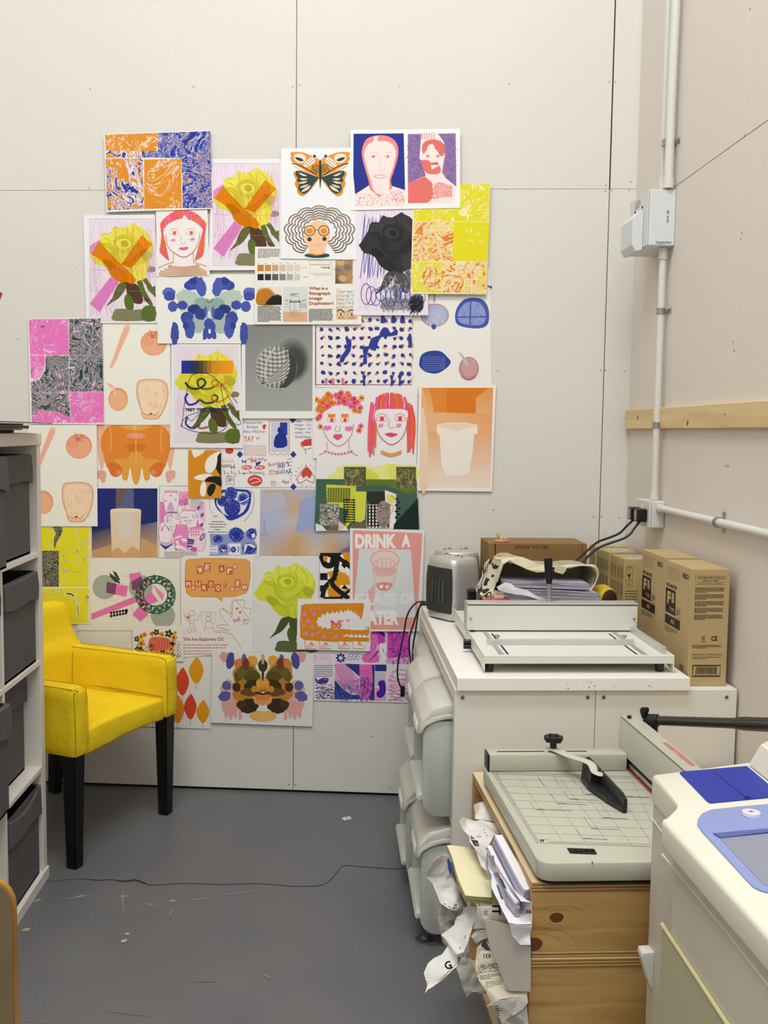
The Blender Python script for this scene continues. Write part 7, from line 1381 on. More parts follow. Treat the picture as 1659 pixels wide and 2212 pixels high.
# reams and wrappers spilling out of the open sides
Z4 = lambda x, y: (900 + x / 4.3196, 1700 + y / 4.3196)
M_WRAP = mat('wrapper_white', '#D8D4D0', 0.55, spec=0.35); M_WRAPG = mat('wrapper_grey', '#BDB8B0', 0.6); M_CREAM = mat('paper_cream', '#E2DAB4', 0.7); M_PW2 = mat('ream_white', '#E2E0E6', 0.6)
M_OLV = mat('paper_olive_edge', '#A39C6A', 0.7)
def crumple(name, label, pts, Ys, m, amp=0.007, thick=0.0008, cat='paper', prints=None, cuts=2, freq=20, seed=0):
    ps = [PY(*Z4(x, y), Y_) for (x, y), Y_ in zip(pts, Ys)]; c = sum(ps, Vector()) / len(ps)
    bm = B(); vs = [bm.verts.new(p - c) for p in ps]
    for tri in tessellate_polygon([[Vector((p.x, p.z, 0)) for p in ps]]):
        try: bm.faces.new([vs[i] for i in tri])
        except ValueError: pass
    for _ in range(cuts + 2): bmesh.ops.subdivide_edges(bm, edges=[e for e in bm.edges if e.calc_length() > 0.010], cuts=1, use_grid_fill=True); bmesh.ops.triangulate(bm, faces=[f for f in bm.faces if len(f.verts) > 3])
    inner = [v for v in bm.verts if not v.is_boundary]
    for _ in range(12): bmesh.ops.smooth_vert(bm, verts=inner, factor=0.6, use_axis_x=True, use_axis_y=True, use_axis_z=True)
    from mathutils import noise
    for v in bm.verts:
        q = v.co * freq + Vector((seed * 3.1, seed, seed)); n = abs(noise.noise(q)) * 2 - 0.5 + 0.5 * abs(noise.noise(q * 2.3)); v.co += Vector((0.15, -1.0, 0.25)) * n * amp
    bmesh.ops.recalc_face_normals(bm, faces=bm.faces); bmesh.ops.solidify(bm, geom=list(bm.faces), thickness=thick)
    o = obj(name, bm, m, loc=c); tag(o, label, cat)
    if prints:
        zf = lambda x, y: Vector(PY(*Z4(x, y), min(Ys) - amp * 1.6)) - c
        a = Art(zf, (0, -1, 0), 0.0); prints(a); a.build('printing', o)
    return o
# top crate
crumple('wrapper', 'white wrapper crumpled into the back corner of the top crate, just under its board', [(535,170),(560,150),(620,135),(700,230),(750,330),(640,310),(545,300)], [-1.40,-1.38,-1.36,-1.40,-1.46,-1.44,-1.42], M_WRAP, seed=1)
def pr1(a):
    K_ = '#3A2A3A'; a.P([(505,445),(525,470),(550,480),(510,485)], '#B0309A'); a.P([(505,490),(570,500),(588,552),(540,552)], '#5A5458'); a.T('xerox', 548, 522, 576, 540, '#D8D0D0', 20); a.T('xerox', 634, 575, 664, 590, '#B02A4A', 75, off=0.02); a.PARA(560, 440, 590, 490, 3, '#77707A', rot=70)
    for k in range(3): a.R(622 + k * 14, 396 + k * 26, 632 + k * 14, 404 + k * 26, '#2A2A2A')
crumple('wrapper', 'torn white and magenta ream wrapper sticking up highest from the top crate', [(395,330),(430,280),(550,320),(600,305),(740,340),(780,440),(720,450),(665,550),(680,700),(690,800),(640,770),(600,740),(560,610),(495,510),(490,460),(440,410)], [-1.52,-1.50,-1.48,-1.46,-1.48,-1.52,-1.56,-1.62,-1.66,-1.66,-1.66,-1.64,-1.60,-1.56,-1.54,-1.52], M_WRAP, 0.006, prints=pr1, seed=2)
def pr2(a): a.P([(285,670),(300,665),(330,760),(320,830),(300,770)], '#2A52A0'); a.P([(318,700),(335,705),(365,830),(340,850)], '#6A6A70'); a.T('ANT GRACE', 318, 820, 402, 850, '#55555A', 68, off=0.02)
crumple('wrapper', 'blue-marked wrapper strip edge beside the cream paper', [(235,625),(290,620),(340,700),(400,900),(420,950),(365,950),(330,860),(280,720)], [-1.58] * 8, M_WRAPG, 0.003, prints=pr2, seed=3)
def pr3(a): a.T('S', 330, 1100, 385, 1130, '#1A1A1A', 100, off=0.01); a.S([(290,1110),(330,1135),(390,1140),(430,1110)], 6, '#1A1A1A', 0); a.S([(255,1085),(275,1100)], 6, '#1A1A1A', 0)
crumple('wrapper', 'white wrapper lettered S, leftmost of the papers spilling from the crates', [(150,700),(220,640),(290,640),(340,850),(400,950),(480,1110),(420,1140),(370,1152),(290,1130),(220,1080),(190,1000),(150,900),(80,830),(110,790)], [-1.64,-1.62,-1.58,-1.58,-1.60,-1.62,-1.66,-1.68,-1.68,-1.66,-1.64,-1.62,-1.60,-1.62], M_WRAP, 0.009, prints=pr3, seed=4)
# cream stack: a thick stack of sheets lying slanted
def slab(name, label, quad, Ys, thick, m, medge, n=8, cat='paper', d=(0, 0, -1)):
    ps = [PY(*Z4(x, y), Y_) for (x, y), Y_ in zip(quad, Ys)]; c = sum(ps, Vector()) / len(ps); t = thing(name, label, cat, c); d = Vector(d)
    for k in range(n):
        bm = B(); o_ = d * (thick * k / n); j = Vector((random.uniform(-1, 1) * 0.0015, random.uniform(-1, 1) * 0.0015, 0)); a_ = [bm.verts.new(p - c + o_ + j) for p in ps]; b_ = [bm.verts.new(p - c + o_ + j + d * (thick / n * 0.8)) for p in ps]
        bm.faces.new(a_); bm.faces.new(b_[::-1])
        for i in range(len(ps)): bm.faces.new((a_[i], b_[i], b_[(i+1) % len(ps)], a_[(i+1) % len(ps)]))
        obj('sheet', bm, m if k == 0 else medge, t)
    return t
random.seed(9)
slab('paper_stack', 'stack of cream paper leaning out of the top crate', [(285,540),(500,560),(600,610),(700,810),(700,1030),(560,1020),(455,1008),(390,860),(330,650)], [-1.50 - (y - 540) / 490 * 0.23 for y in (540,560,610,810,1030,1020,1008,860,650)], 0.016, M_CREAM, M_OLV, 7)
# open ream
slab('paper_ream', 'open ream of white paper standing out of the front of the top crate', [(725,445),(795,445),(1000,800),(1075,945),(1010,955),(965,900)], [-1.66,-1.66,-1.80,-1.862,-1.868,-1.855], 0.034, M_PW2, M_PAPE, 9, d=(-0.14, -0.02, -1))
slab('paper_ream', 'second ream of white paper, just left of the open ream', [(660,545),(700,545),(860,865),(965,1068),(925,1078),(845,965)], [-1.68,-1.68,-1.80,-1.878,-1.878,-1.85], 0.05, M_PW2, M_PAPE, 9, d=(-0.05, -0.02, -1))
def pr4(a): a.T('xerox', 728, 800, 775, 835, '#B02A4A', 68, off=0.03); a.P([(755,830),(800,860),(840,950),(810,940)], '#6A6468'); a.P([(740,905),(760,920),(810,1050),(790,1048)], '#77747A'); a.P([(668,640),(720,640),(740,760),(700,730)], '#A8A6AC')
crumple('wrapper', 'grey-printed wrapper around the reams in the top crate', [(662,560),(700,640),(790,800),(870,915),(975,1070),(1072,1075),(1072,1275),(940,1280),(860,1270),(790,1130),(700,940),(700,830),(665,740)], [-1.70,-1.74,-1.80,-1.85,-1.895,-1.893,-1.893,-1.895,-1.89,-1.86,-1.80,-1.76,-1.72], M_PW2, 0.004, prints=pr4, seed=5)
a = faceart(PY(*Z4(1010, 1140), -1.9075), (1, 0, 0), (0, 0, -1), (0, -1, 0)); 
crumple('wrapper', 'bunched lower end of the ream wrapper, hanging over the crate joint', [(862,1278),(1070,1282),(1055,1470),(970,1474),(890,1385)], [-1.895,-1.895,-1.90,-1.90,-1.895], M_PW2, 0.006, seed=6, prints=lambda a: a.T('xe', 1014, 1145, 1070, 1183, '#B01E3A', 0, off=0.05))
# middle crate
crumple('wrapper', 'grey-white wrapper behind the one lettered G, hanging low on the left', [(200,1090),(300,1120),(440,1130),(400,1230),(350,1290),(230,1370),(270,1440),(290,1500),(240,1440),(215,1320),(195,1180)], [-1.64] * 11, M_WRAPG, 0.009, seed=7, prints=lambda a: a.PARA(300, 1250, 350, 1290, 3, '#4A4642', rot=70))
def pr5(a): a.T('G', 262, 1625, 325, 1702, '#111114', -18, off=0.03); a.T('S', 398, 1490, 414, 1512, '#111114', 20, off=0.02); a.S([(445,1415),(460,1380)], 5, '#111114', 0); a.S([(250,1770),(370,1650)], 5, '#2A2A2A', 0)
crumple('wrapper', 'long torn white wrapper lettered G, reaching lowest over the floor', [(500,1115),(560,1120),(545,1200),(520,1320),(440,1540),(372,1560),(380,1660),(310,1740),(240,1805),(150,1870),(110,1890),(75,1922),(100,1850),(60,1730),(100,1640),(230,1560),(290,1480),(230,1380),(350,1290),(370,1210),(480,1150)], [-1.66,-1.68,-1.70,-1.72,-1.74,-1.75,-1.75,-1.76,-1.76,-1.77,-1.77,-1.78,-1.76,-1.74,-1.72,-1.71,-1.70,-1.68,-1.68,-1.67,-1.66], M_WRAP, 0.008, prints=pr5, seed=8)
def pr6(a): a.T('NWAR', 622, 1155, 668, 1190, '#1A1A1A', 85, off=0.01); a.T('IT', 700, 1110, 790, 1190, '#141414', 90, off=0.03)
crumple('wrapper', 'wrapper lettered IT and NWAR between the two reams and the grey card', [(560,1110),(700,1105),(835,1140),(835,1240),(740,1235),(630,1232),(640,1320),(530,1325)], [-1.76,-1.77,-1.79,-1.80,-1.79,-1.78,-1.78,-1.76], M_WRAPG, 0.004, prints=pr6, seed=9)
crumple('wrapper', 'small folded white scrap above the numbered label', [(505,1390),(560,1340),(640,1328),(660,1400),(600,1430),(560,1462)], [-1.77] * 6, M_WRAP, 0.006, seed=10, prints=lambda a: a.O(560, 1335, 30, 10, 4, '#2A2A2A', 0, 180))
crumple('wrapper', 'dull grey wrapper curling under the label, lowest in the middle crate', [(372,1690),(440,1560),(490,1530),(540,1720),(600,1830),(700,1880),(640,1930),(530,1905),(470,1962),(435,1890)], [-1.76] * 10, M_WRAPG, 0.008, seed=11, prints=lambda a: a.PARA(430, 1545, 495, 1610, 3, '#4A4642', rot=65))
def pr7(a):
    a.P([(620,1430),(640,1420),(690,1530),(650,1525),(600,1480)], '#4A423E'); a.T('631', 625, 1555, 690, 1600, '#2A2622', 186, off=0.02)
    a.up(); rr_ = random.Random(3)
    for k in range(260): x, y = rr_.uniform(560, 765), rr_.uniform(1655, 1735); a.S([(x, y - (x - 650) * 0.12), (x + rr_.uniform(2, 9), y - (x - 650) * 0.12)], rr_.uniform(2, 7), '#2E2822', 0, new=False)
    a.PARA(590, 1745, 790, 1790, 3, '#3A342C', rot=-8); a.PARA(640, 1810, 800, 1870, 4, '#8A7C66', rot=-6)
crumple('paper_label_bag', 'yellowed printed label sheet numbered 631, bulging from the middle crate', [(560,1500),(640,1430),(690,1480),(760,1660),(860,1900),(1000,1915),(1040,1925),(1020,1960),(900,1965),(780,1990),(700,2022),(650,1910),(580,1800),(550,1680)], [-1.78,-1.78,-1.79,-1.80,-1.83,-1.87,-1.885,-1.89,-1.87,-1.86,-1.84,-1.82,-1.80,-1.79], mat('label_cream', '#D6CDB8', 0.6), 0.007, prints=pr7, seed=12)
crumple('card_sheet', 'big plain grey card leaning out of the middle crate', [(625,1235),(700,1245),(865,1285),(900,1385),(990,1478),(1062,1490),(1062,1912),(860,1900),(740,1640),(680,1480)], [-1.80 - (x - 625) / 437 * 0.098 for x in (625,700,865,900,990,1062,1062,860,740,680)], mat('card_grey', '#C9C2BA', 0.6), 0.0015, 0.0015, 'card', freq=5, seed=13)
crumple('wrapper', 'white wrapper folded over under the grey card at the foot of the middle crate', [(650,2050),(700,2010),(800,1985),(1030,1940),(1035,2010),(990,2070),(900,2140),(830,2172),(790,2070),(720,2030)], [-1.86,-1.86,-1.87,-1.895,-1.897,-1.89,-1.88,-1.87,-1.865,-1.86], M_WRAP, 0.006, seed=14)
def pr8(a):
    for k in range(9): a.S([(730 + k * 4, 2050 + k * 22), (765 + k * 3, 2042 + k * 22)], 7, '#2A2622', 0)
    a.PARA(850, 2150, 1000, 2230, 5, '#55504A', rot=30)
crumple('wrapper', 'printed grey wrapper at the very bottom edge of the photo, in the lowest crate', [(700,2020),(800,2060),(840,2180),(960,2100),(1030,2030),(1045,2240),(1045,2300),(850,2300),(760,2150)], [-1.87,-1.87,-1.87,-1.885,-1.895,-1.90,-1.90,-1.87,-1.87], M_WRAPG, 0.006, prints=pr8, seed=15)
# ================================================================== big guillotine on the top crate
M_GUI = mat('guillotine_grey', '#B9B8A8', 0.35, spec=0.45, bump=0.02, bscale=400); M_GUIW = mat('guillotine_bed', '#C2C1B2', 0.42); M_RED = mat('guillotine_red', '#A01818', 0.35)
gl = thing('guillotine', 'large grey stack paper guillotine with printed measuring bed', 'guillotine', (0.18, -1.6, 0.5505)); l = gl.location
GY0, GY1, GX0, GX1, GT = -1.905, -1.300, -0.003, 0.50, 0.600
def G(x, y, z): return Vector((x - SH * (y + 1.885) - l.x, y - l.y, z - l.z))
def gp(bm, pts, z0, z1, bev=0.0, mi=0):
    n0 = len(bm.verts); prism(bm, pts, (z0, z1), mi=mi, bev=bev); bm.verts.ensure_lookup_table()
    for v in list(bm.verts)[n0:] if not bev else [v for v in bm.verts if not v.tag]: v.co = G(v.co.x, v.co.y, v.co.z); v.tag = True
def gbox(name, x0, x1, y0, y1, z0, z1, m, bev=0.0, parent=None, r=0.0):
    bm = B(); 
    if r: prism(bm, rrect(x0, x1, y0, y1, r, 5), (z0, z1), bev=bev)
    else: box(bm, x0, x1, y0, y1, z0, z1, bev)
    for v in bm.verts: v.co = G(v.co.x, v.co.y, v.co.z)
    return obj(name, bm, m, parent or gl, smooth=bool(bev))
gbox('bed', GX0, GX1, GY0, GY1, 0.5575, GT, M_GUI, 0.007, r=0.03)
gbox('gasket', GX0 + 0.006, GX1 - 0.006, GY0 + 0.006, GY1 - 0.006, 0.551, 0.559, M_BLACK, r=0.03)
gbox('back_fence', 0.005, 0.372, -1.365, -1.315, 0.601, 0.646, M_GUI, 0.003); gbox('fence_slot', 0.03, 0.27, -1.343, -1.337, 0.6461, 0.6465, M_DARK); gbox('fence_cap', 0.001, 0.005, -1.366, -1.316, 0.601, 0.645, M_BLACK, 0.001)
a = Art(lambda x, y: G(*(lambda q: (q.x + SH * (q.y + 1.885), q.y, GT))(PZ(x, y, GT))), (0, 0, 1), 0.0003)
zb = lambda x, y: (1020 + x / 3.456, 1510 + y / 3.456); a.tr = zb; GK = '#55544C'
a.S([(150,545),(480,1075),(1330,1102)], 2.2, GK, 0); a.S([(190,572),(490,1050),(565,1048),(575,1065),(1330,1085)], 1.6, GK, 0); a.S([(150,545),(1330,585)], 2, GK, 0); a.S([(165,560),(1330,600)], 1.4, GK, 0)
for k in range(60): t_ = k / 59; x, y = 172 + (480 - 172) * t_, 565 + (1070 - 565) * t_; a.S([(x, y), (x + (14 if k % 5 else 22), y + 0.4)], 1.5, GK, 0, new=(k == 0))
for k in range(60): t_ = k / 59; x, y = 580 + 750 * t_, 1076 + 24 * t_; a.S([(x, y), (x - 3, y - 7)], 1.5, GK, 0, new=(k == 0)); x, y = 180 + 1130 * t_, 552 + 38 * t_; a.S([(x, y), (x + 3, y + 8)], 1.5, GK, 0, new=False)
for x0, x1 in ((345, 678), (497, 848), (655, 1020), (820, 1190), (1030, 1330 + 20), (1195, 1420)):
    a.S([(x0, 584 + (x0 - 345) * 0.03), (x1, 1066 + (x1 - 678) * 0.045)], 1.3, GK, 0)
for k, y in enumerate((600, 652, 703, 758, 816, 876, 938, 1003)): xl = 205 + (y - 590) * 0.62; a.S([(xl, y), (1330, y + 30)], 1.1, '#77766A', 0)
for (x, y, w_, h_) in ((430,765,310,62),(588,710,268,72),(682,685,250,64),(805,660,150,52),(780,975,230,68),(832,877,260,92),(920,808,240,80),(1090,690,240,40)):
    a.S([(x, y), (x + 42 * h_ / 65, y + h_), (x + w_ , y + h_ + 8)], 2, GK, 0); a.PARA(x + 55, y + h_ - 6, x + min(w_, 160), y + h_ + 3, 1, '#77766A', th=0.45, wl=0.06)
a.S([(490,585),(540,652)], 2, GK, 0); a.S([(612,585),(650,645)], 2, GK, 0); a.S([(735,588),(782,640)], 2, GK, 0); a.T('II', 508, 1050, 535, 1068, '#2A2A26', off=0.03); a.E(497, 1060, 3, 2, '#2A2A26')
a.P([(706,1114),(905,1120),(915,1125),(932,1158),(925,1163),(735,1156),(726,1150)], '#241A1A'); rr_ = random.Random(8)
for k in range(5):   # five square characters
    x0 = 722 + k * 38; x1 = x0 + 28; y0, y1 = 1128, 1148; xs = lambda q, y: q + (y - 1128) * 0.45; C_ = '#C25A48'; cx_ = (x0 + x1) / 2
    def st(p, q, w_=3.2): a.S([(xs(p[0], p[1]), p[1]), (xs(q[0], q[1]), q[1])], w_, C_, 0, new=False)
    if k == 0: st((x0, y0 + 7), (x1, y0 + 7)); st((cx_, y0), (x0 + 2, y1)); st((cx_, y0 + 8), (x1, y1))
    elif k == 1: st((x0, y0 + 2), (x0 + 16, y0 + 2)); st((x0, y0 + 8), (x0 + 16, y0 + 8)); st((x0 + 5, y0), (x0 + 3, y0 + 12)); st((x0 + 13, y0), (x0 + 13, y0 + 12)); st((x0 + 24, y0), (x0 + 24, y0 + 11)); st((x0 + 3, y0 + 15), (x1 - 2, y0 + 15)); st((cx_, y0 + 11), (cx_, y1)); st((x0, y1), (x1, y1))
    elif k == 2: st((x0, y0 + 3), (x0 + 13, y0 + 3)); st((x0, y0 + 9), (x0 + 13, y0 + 9)); st((x0, y0 + 15), (x0 + 13, y0 + 15)); st((x0 + 6, y0), (x0 + 6, y1)); st((x0 + 16, y0 + 3), (x1, y0 + 3)); st((x0 + 16, y0 + 9), (x1, y0 + 9)); st((x0 + 22, y0), (x0 + 22, y1)); st((x0 + 16, y1), (x1, y1 - 5))
    elif k == 3: st((x0, y0 + 2), (x0 + 12, y0 + 2)); st((x0 + 2, y0 + 9), (x0 + 12, y0 + 9)); st((x0 + 3, y0), (x0, y1)); st((x0 + 12, y0 + 2), (x0 + 12, y1)); st((x0 + 16, y0 + 6), (x1, y0 + 6)); st((x1 - 2, y0 + 6), (x1 - 5, y1)); st((x0 + 20, y0), (x0 + 15, y1))
    else: st((x0, y0 + 6), (x0 + 11, y0 + 6)); st((x0 + 5, y0), (x0 + 5, y1)); st((x0 + 15, y0 + 2), (x1, y0 + 2)); st((x0 + 15, y0 + 8), (x1, y0 + 8)); st((x0 + 18, y0), (x0 + 14, y1)); st((x0 + 24, y0 + 8), (x1, y1)); st((x0 + 14, y0 + 14), (x1, y0 + 14))
a.E(897, 1220, 7, 5, '#2A2622', n=7); a.E(1270, 926, 3, 3, '#2A2622'); a.E(942, 923, 3, 2, '#2A2622')
a.build('bed_printing', gl)
# blade housing running away along the right of the bed
bm = B(); prof = [(0.372, 0.632), (0.372, 0.722), (0.376, 0.728), (0.422, 0.728), (0.428, 0.722), (0.428, 0.600), (0.410, 0.600), (0.410, 0.632)]
rings(bm, [[G(x, y, z) for x, z in prof] for y in (-1.93, -1.295)]); bmesh.ops.bevel(bm, geom=[e for e in bm.edges if e.calc_length() > 0.3], offset=0.003, segments=2, affect='EDGES'); bh = obj('blade_housing', bm, M_GUI, gl, smooth=True)
gbox('housing_groove', 0.3735, 0.3755, -1.92, -1.30, 0.7282, 0.7286, M_DARK, parent=bh); gbox('blade_clamp', 0.376, 0.408, -1.90, -1.30, 0.612, 0.622, mat('blade_steel', '#B6B6AE', 0.25, 0.9)); gbox('blade_recess', 0.378, 0.406, -1.92, -1.31, 0.6005, 0.612, M_BLACK); gbox('cutting_stick', 0.376, 0.381, -1.90, -1.33, 0.6003, 0.607, M_RED); gbox('recess_block', 0.374, 0.408, -1.345, -1.31, 0.6005, 0.632, M_BLACK)
ha = Art(lambda x, y: G(*(lambda q: (q.x + SH * (q.y + 1.885), q.y, 0.728))(PZ(x, y, 0.728))), (0, 0, 1), 0.0004); z5 = lambda x, y: (1360 + x / 5.548, 1480 + y / 5.548); ha.tr = z5
ha.P([(392,690),(445,690),(795,965),(735,968)], '#B5767A'); ha.PARA(505, 770, 665, 870, 2, '#D8A0A2', rot=38, wl=0.12, th=0.3); ha.build('warning_label', bh)
bm = B(); cyl(bm, G(0.392, -1.315, 0.7285), G(0.392, -1.315, 0.735), 0.006, n=12); obj('rubber_stop', bm, M_BLACK, bh)
# long lever with wing knob
hb = Vector(PY(1412, 1556, -1.35)) - l; he = Vector(PY(1665, 1562, -1.55)) - l + Vector((0.04, -0.02, 0.0))
bm = B(); d_ = he - hb; cyl(bm, hb, hb + d_ * 0.62, 0.0125, 0.0135, 20); rings(bm, [[(hb + d_ * u) + (frame(d_)[0] * math.cos(q) + frame(d_)[1] * math.sin(q)) * r_ for q in [2 * PI * k / 20 for k in range(20)]] for u, r_ in ((0.60, 0.0138), (0.68, 0.0175), (0.95, 0.018), (1.0, 0.016))]); lev = obj('lever_handle', bm, mat('black_gloss', '#161312', 0.18, spec=0.6, coat=0.4), gl, smooth=True)
bm = B(); cyl(bm, hb - d_.normalized() * 0.012, hb + d_.normalized() * 0.012, 0.017, 0.017, 16); cyl(bm, hb + Vector((0.0, 0, 0.006)), hb + Vector((0.004, 0, -0.034)), 0.012, 0.008, 12); cyl(bm, hb - d_.normalized() * 0.026, hb - d_.normalized() * 0.01, 0.009, 0.012, 12); obj('lever_clamp', bm, M_BLACK, lev, smooth=True)
bm = B(); kb = hb - d_.normalized() * 0.022; wing = [(-0.007, 0.004), (0.006, 0.0), (0.0105, 0.018), (0.014, 0.030), (0.012, 0.036), (-0.008, 0.037), (-0.015, 0.031), (-0.014, 0.022)]
prism(bm, [(x * 0.85 - 0.004 + kb.x, z * 0.95 + kb.z) for x, z in wing], (kb.y - 0.004, kb.y + 0.004), axis='y', bev=0.002); obj('wing_knob', bm, M_BLACK, lev, smooth=True)
# clamp arm with star knob and black paper clamp
kp = Vector(PY(1195, 1620, -1.34)) - l; tip = Vector(PY(1296, 1665, -1.50)) - l
bm = B(); P_ = smooth([kp + Vector((-0.022, 0.01, -0.006)), kp + Vector((0, 0, 0.002)), kp.lerp(tip, 0.4) + Vector((0, 0, 0.004)), kp.lerp(tip, 0.8) + Vector((0, 0, 0.008)), tip + Vector((-0.012, 0, -0.004)), tip + Vector((0.006, -0.006, -0.008))], 5); rr_ = []
for i, p in enumerate(P_):
    u = i / (len(P_) - 1); d = (P_[min(i + 1, len(P_) - 1)] - P_[max(i - 1, 0)]).normalized(); s_ = d.cross(Vector((0, 0, 1))).normalized(); w_ = 0.017 - 0.007 * min(1, u * 1.3) if u < 0.85 else 0.013; w_ *= 0.6 if u in (0, 1) else 1
    nn = s_.cross(d).normalized(); rr_.append([p + s_ * w_ * math.cos(q) + nn * 0.0045 * math.sin(q) for q in [2 * PI * k / 12 for k in range(12)]])
rings(bm, rr_); obj('clamp_arm', bm, M_GUIW, gl, smooth=True)
bm = B(); n = 48; pr_ = [(0.0235 + 0.0022 * math.cos(7 * 2 * PI * k / n)) for k in range(n)]
def star(s_, z): return [kp + Vector((pr_[k] * s_ * math.cos(2 * PI * k / n), pr_[k] * s_ * math.sin(2 * PI * k / n), z)) for k in range(n)]
rings(bm, [star(0.35, 0.006), star(0.36, 0.024), star(0.92, 0.024), star(1.0, 0.027), star(1.0, 0.035), star(0.93, 0.038), star(0.62, 0.038), star(0.45, 0.030), star(0.1, 0.030)]); obj('star_knob', bm, M_BLACK, gl, smooth=True)
cb = Vector(PZ(1307, 1722, GT)) - l
bm = B(); A_ = Vector(PZ(1268, 1672, GT + 0.006)) - l; Bq = Vector(PZ(1349, 1756, GT + 0.002)) - l; d = (Bq - A_).normalized(); s_ = Vector((d.y, -d.x, 0)); Lc = (Bq - A_).length
def cp(u, v, z): return A_ + d * u * Lc + s_ * v + Vector((0, 0, z))
rings(bm, [[cp(u, v, z) for v, z in ((0.002, 0.0), (0.002, h_), (-0.007, h_), (-0.007, 0.0))] for u, h_ in ((-0.12, 0.028), (0.0, 0.046), (0.9, 0.040), (1.0, 0.032))], cap=True)
rings(bm, [[cp(u, v * q, z) for v, z in ((0.0, 0.0), (0.0, 0.012), (0.030, 0.012), (0.033, 0.0))] for u, q in ((-0.02, 0.4), (0.15, 0.95), (0.4, 1.05), (0.75, 0.62), (1.0, 0.1))]); rings(bm, [[cp(u, v, z) for v, z in ((0.0, 0.0), (0.0, 0.044), (0.022, 0.038), (0.026, 0.0))] for u in (0.22, 0.36)])
bmesh.ops.bevel(bm, geom=[e for e in bm.edges if e.calc_length() > 0.012], offset=0.0015, segments=2, affect='EDGES'); obj('paper_clamp', bm, mat('black_satin', '#232221', 0.4), gl, smooth=False)
# ================================================================== risograph printer, bottom right
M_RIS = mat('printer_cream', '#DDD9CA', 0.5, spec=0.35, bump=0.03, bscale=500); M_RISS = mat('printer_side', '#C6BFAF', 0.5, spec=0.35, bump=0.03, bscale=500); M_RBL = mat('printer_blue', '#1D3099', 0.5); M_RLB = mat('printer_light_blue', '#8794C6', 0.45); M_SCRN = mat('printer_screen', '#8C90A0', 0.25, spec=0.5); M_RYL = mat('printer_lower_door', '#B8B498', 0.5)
rp = thing('duplicator', 'cream stencil duplicator with blue tray and light blue control panel, bottom right', 'printer', (0.45, -2.3, 0)); l2 = rp.location
def rz(x): return 0.802 + 0.095 * (x - 0.2)        # the lid slopes up to the right
def rprism(name, pts, z0, top, m, bev=0.008, parent=None):
    bm = B(); n = len(pts); a_ = [bm.verts.new((x - l2.x, y - l2.y, z0 if not callable(z0) else z0(x))) for x, y in pts]; b_ = [bm.verts.new((x - l2.x, y - l2.y, top(x) if callable(top) else top)) for x, y in pts]
    bm.faces.new(a_); tf = bm.faces.new(b_[::-1])
    for i in range(n): bm.faces.new((a_[i], b_[i], b_[(i+1) % n], a_[(i+1) % n]))
    if bev:
        bmesh.ops.bevel(bm, geom=list(bm.edges), offset=bev, segments=4, profile=0.5, affect='EDGES')
    return obj(name, bm, m, parent or rp, smooth=True)
RX0, RX1, RB, RM, RFr = 0.199, 0.78, -2.00, -2.155, -2.78
def tp(x, y): q = onp(x, y, (0.2, 0, 0.802), (-0.095, 0, 1)); return (q.x, q.y)
RM = tp(1474, 1750)[1] - 0.004
rprism('printer_body', [(tp(1407, 1672)[0] + 0.003, tp(1407, 1672)[1] - 0.005), (0.70, RB + 0.0), (0.70, RFr + 0.03), (RX0 - 0.013, RFr + 0.03), (RX0 - 0.013, RM - 0.022), (tp(1465, 1738)[0] + 0.003, RM - 0.004)], 0.10, 0.748, M_RISS, 0.006)
up_ = rprism('top_cover', [tp(1407, 1672), tp(1616, 1648), (0.705, -1.93), (0.705, RFr), tp(1780, 2155), tp(1427, 1768), tp(1474, 1750), tp(1465, 1738)], 0.745, rz, M_RIS, 0.009)
def top_pts(px, off=0.0): # photo points onto the sloping lid
    o = []
    for x, y in px:
        q = onp(x, y, (0.2, 0, 0.802 + off), (-0.095, 0, 1)); o.append((q.x, q.y))
    return o
def on_top(name, px, off, th, m, bev=0.0, parent=None): return rprism(name, top_pts(px, off), lambda x: rz(x) + off, lambda x: rz(x) + off + th, m, bev, parent or up_)
on_top('blue_tray', [(1468,1671),(1472,1668),(1613,1656),(1654,1690),(1666,1701),(1680,1722),(1534,1736),(1527,1732)], 0.0004, 0.0015, M_RBL)
on_top('tray_joint', [(1540,1667),(1542,1667),(1616,1724),(1613,1725)], 0.0021, 0.0003, mat('navy_line', '#18246A', 0.6)); on_top('tray_catch', [(1608,1722),(1615,1720),(1621,1723),(1613,1726)], 0.0022, 0.003, mat('navy_line', '#18246A', 0.6))
cp_ = on_top('control_panel', [(1507,1772),(1516,1760),(1535,1752),(1600,1745),(1720,1735),(1800,1960),(1650,1928),(1640,1925),(1625,1917),(1515,1797),(1506,1784)], 0.0004, 0.003, M_RLB, 0.0008)
on_top('screen', [(1556,1812),(1700,1797),(1760,1920),(1650,1912)], 0.0036, 0.0008, M_SCRN, parent=cp_); on_top('panel_ridge', [(1540,1802),(1546,1803),(1710,1788),(1710,1794),(1556,1812)], 0.0036, 0.003, mat('printer_ridge', '#5560A0', 0.5), 0.0005, cp_)
c_ = onp(1623, 1759, (0.2, 0, 0.806), (-0.095, 0, 1)); bm = B(); cyl(bm, (c_.x - l2.x, c_.y - l2.y, rz(c_.x) + 0.0030), (c_.x - l2.x, c_.y - l2.y, rz(c_.x) + 0.0085), 0.0165, 0.0155, 28); bt = obj('round_button', bm, mat('button_lilac', '#D9D2DE', 0.4), cp_, smooth=True)
a = Art(lambda x, y: Vector((c_.x - l2.x + x, c_.y - l2.y + y, rz(c_.x) + 0.0088)), (0, 0, 1)); a.T('RISO', -0.007, 0.002, 0.007, 0.007, '#4A4A5A', off=0.02) if False else a.P([(-0.006, 0.001), (-0.002, 0.004), (0.003, 0.004), (0.006, 0.001), (0.002, 0.001), (0, -0.003), (-0.002, 0.001)], '#4A4A5A'); a.build('button_symbol', bt)
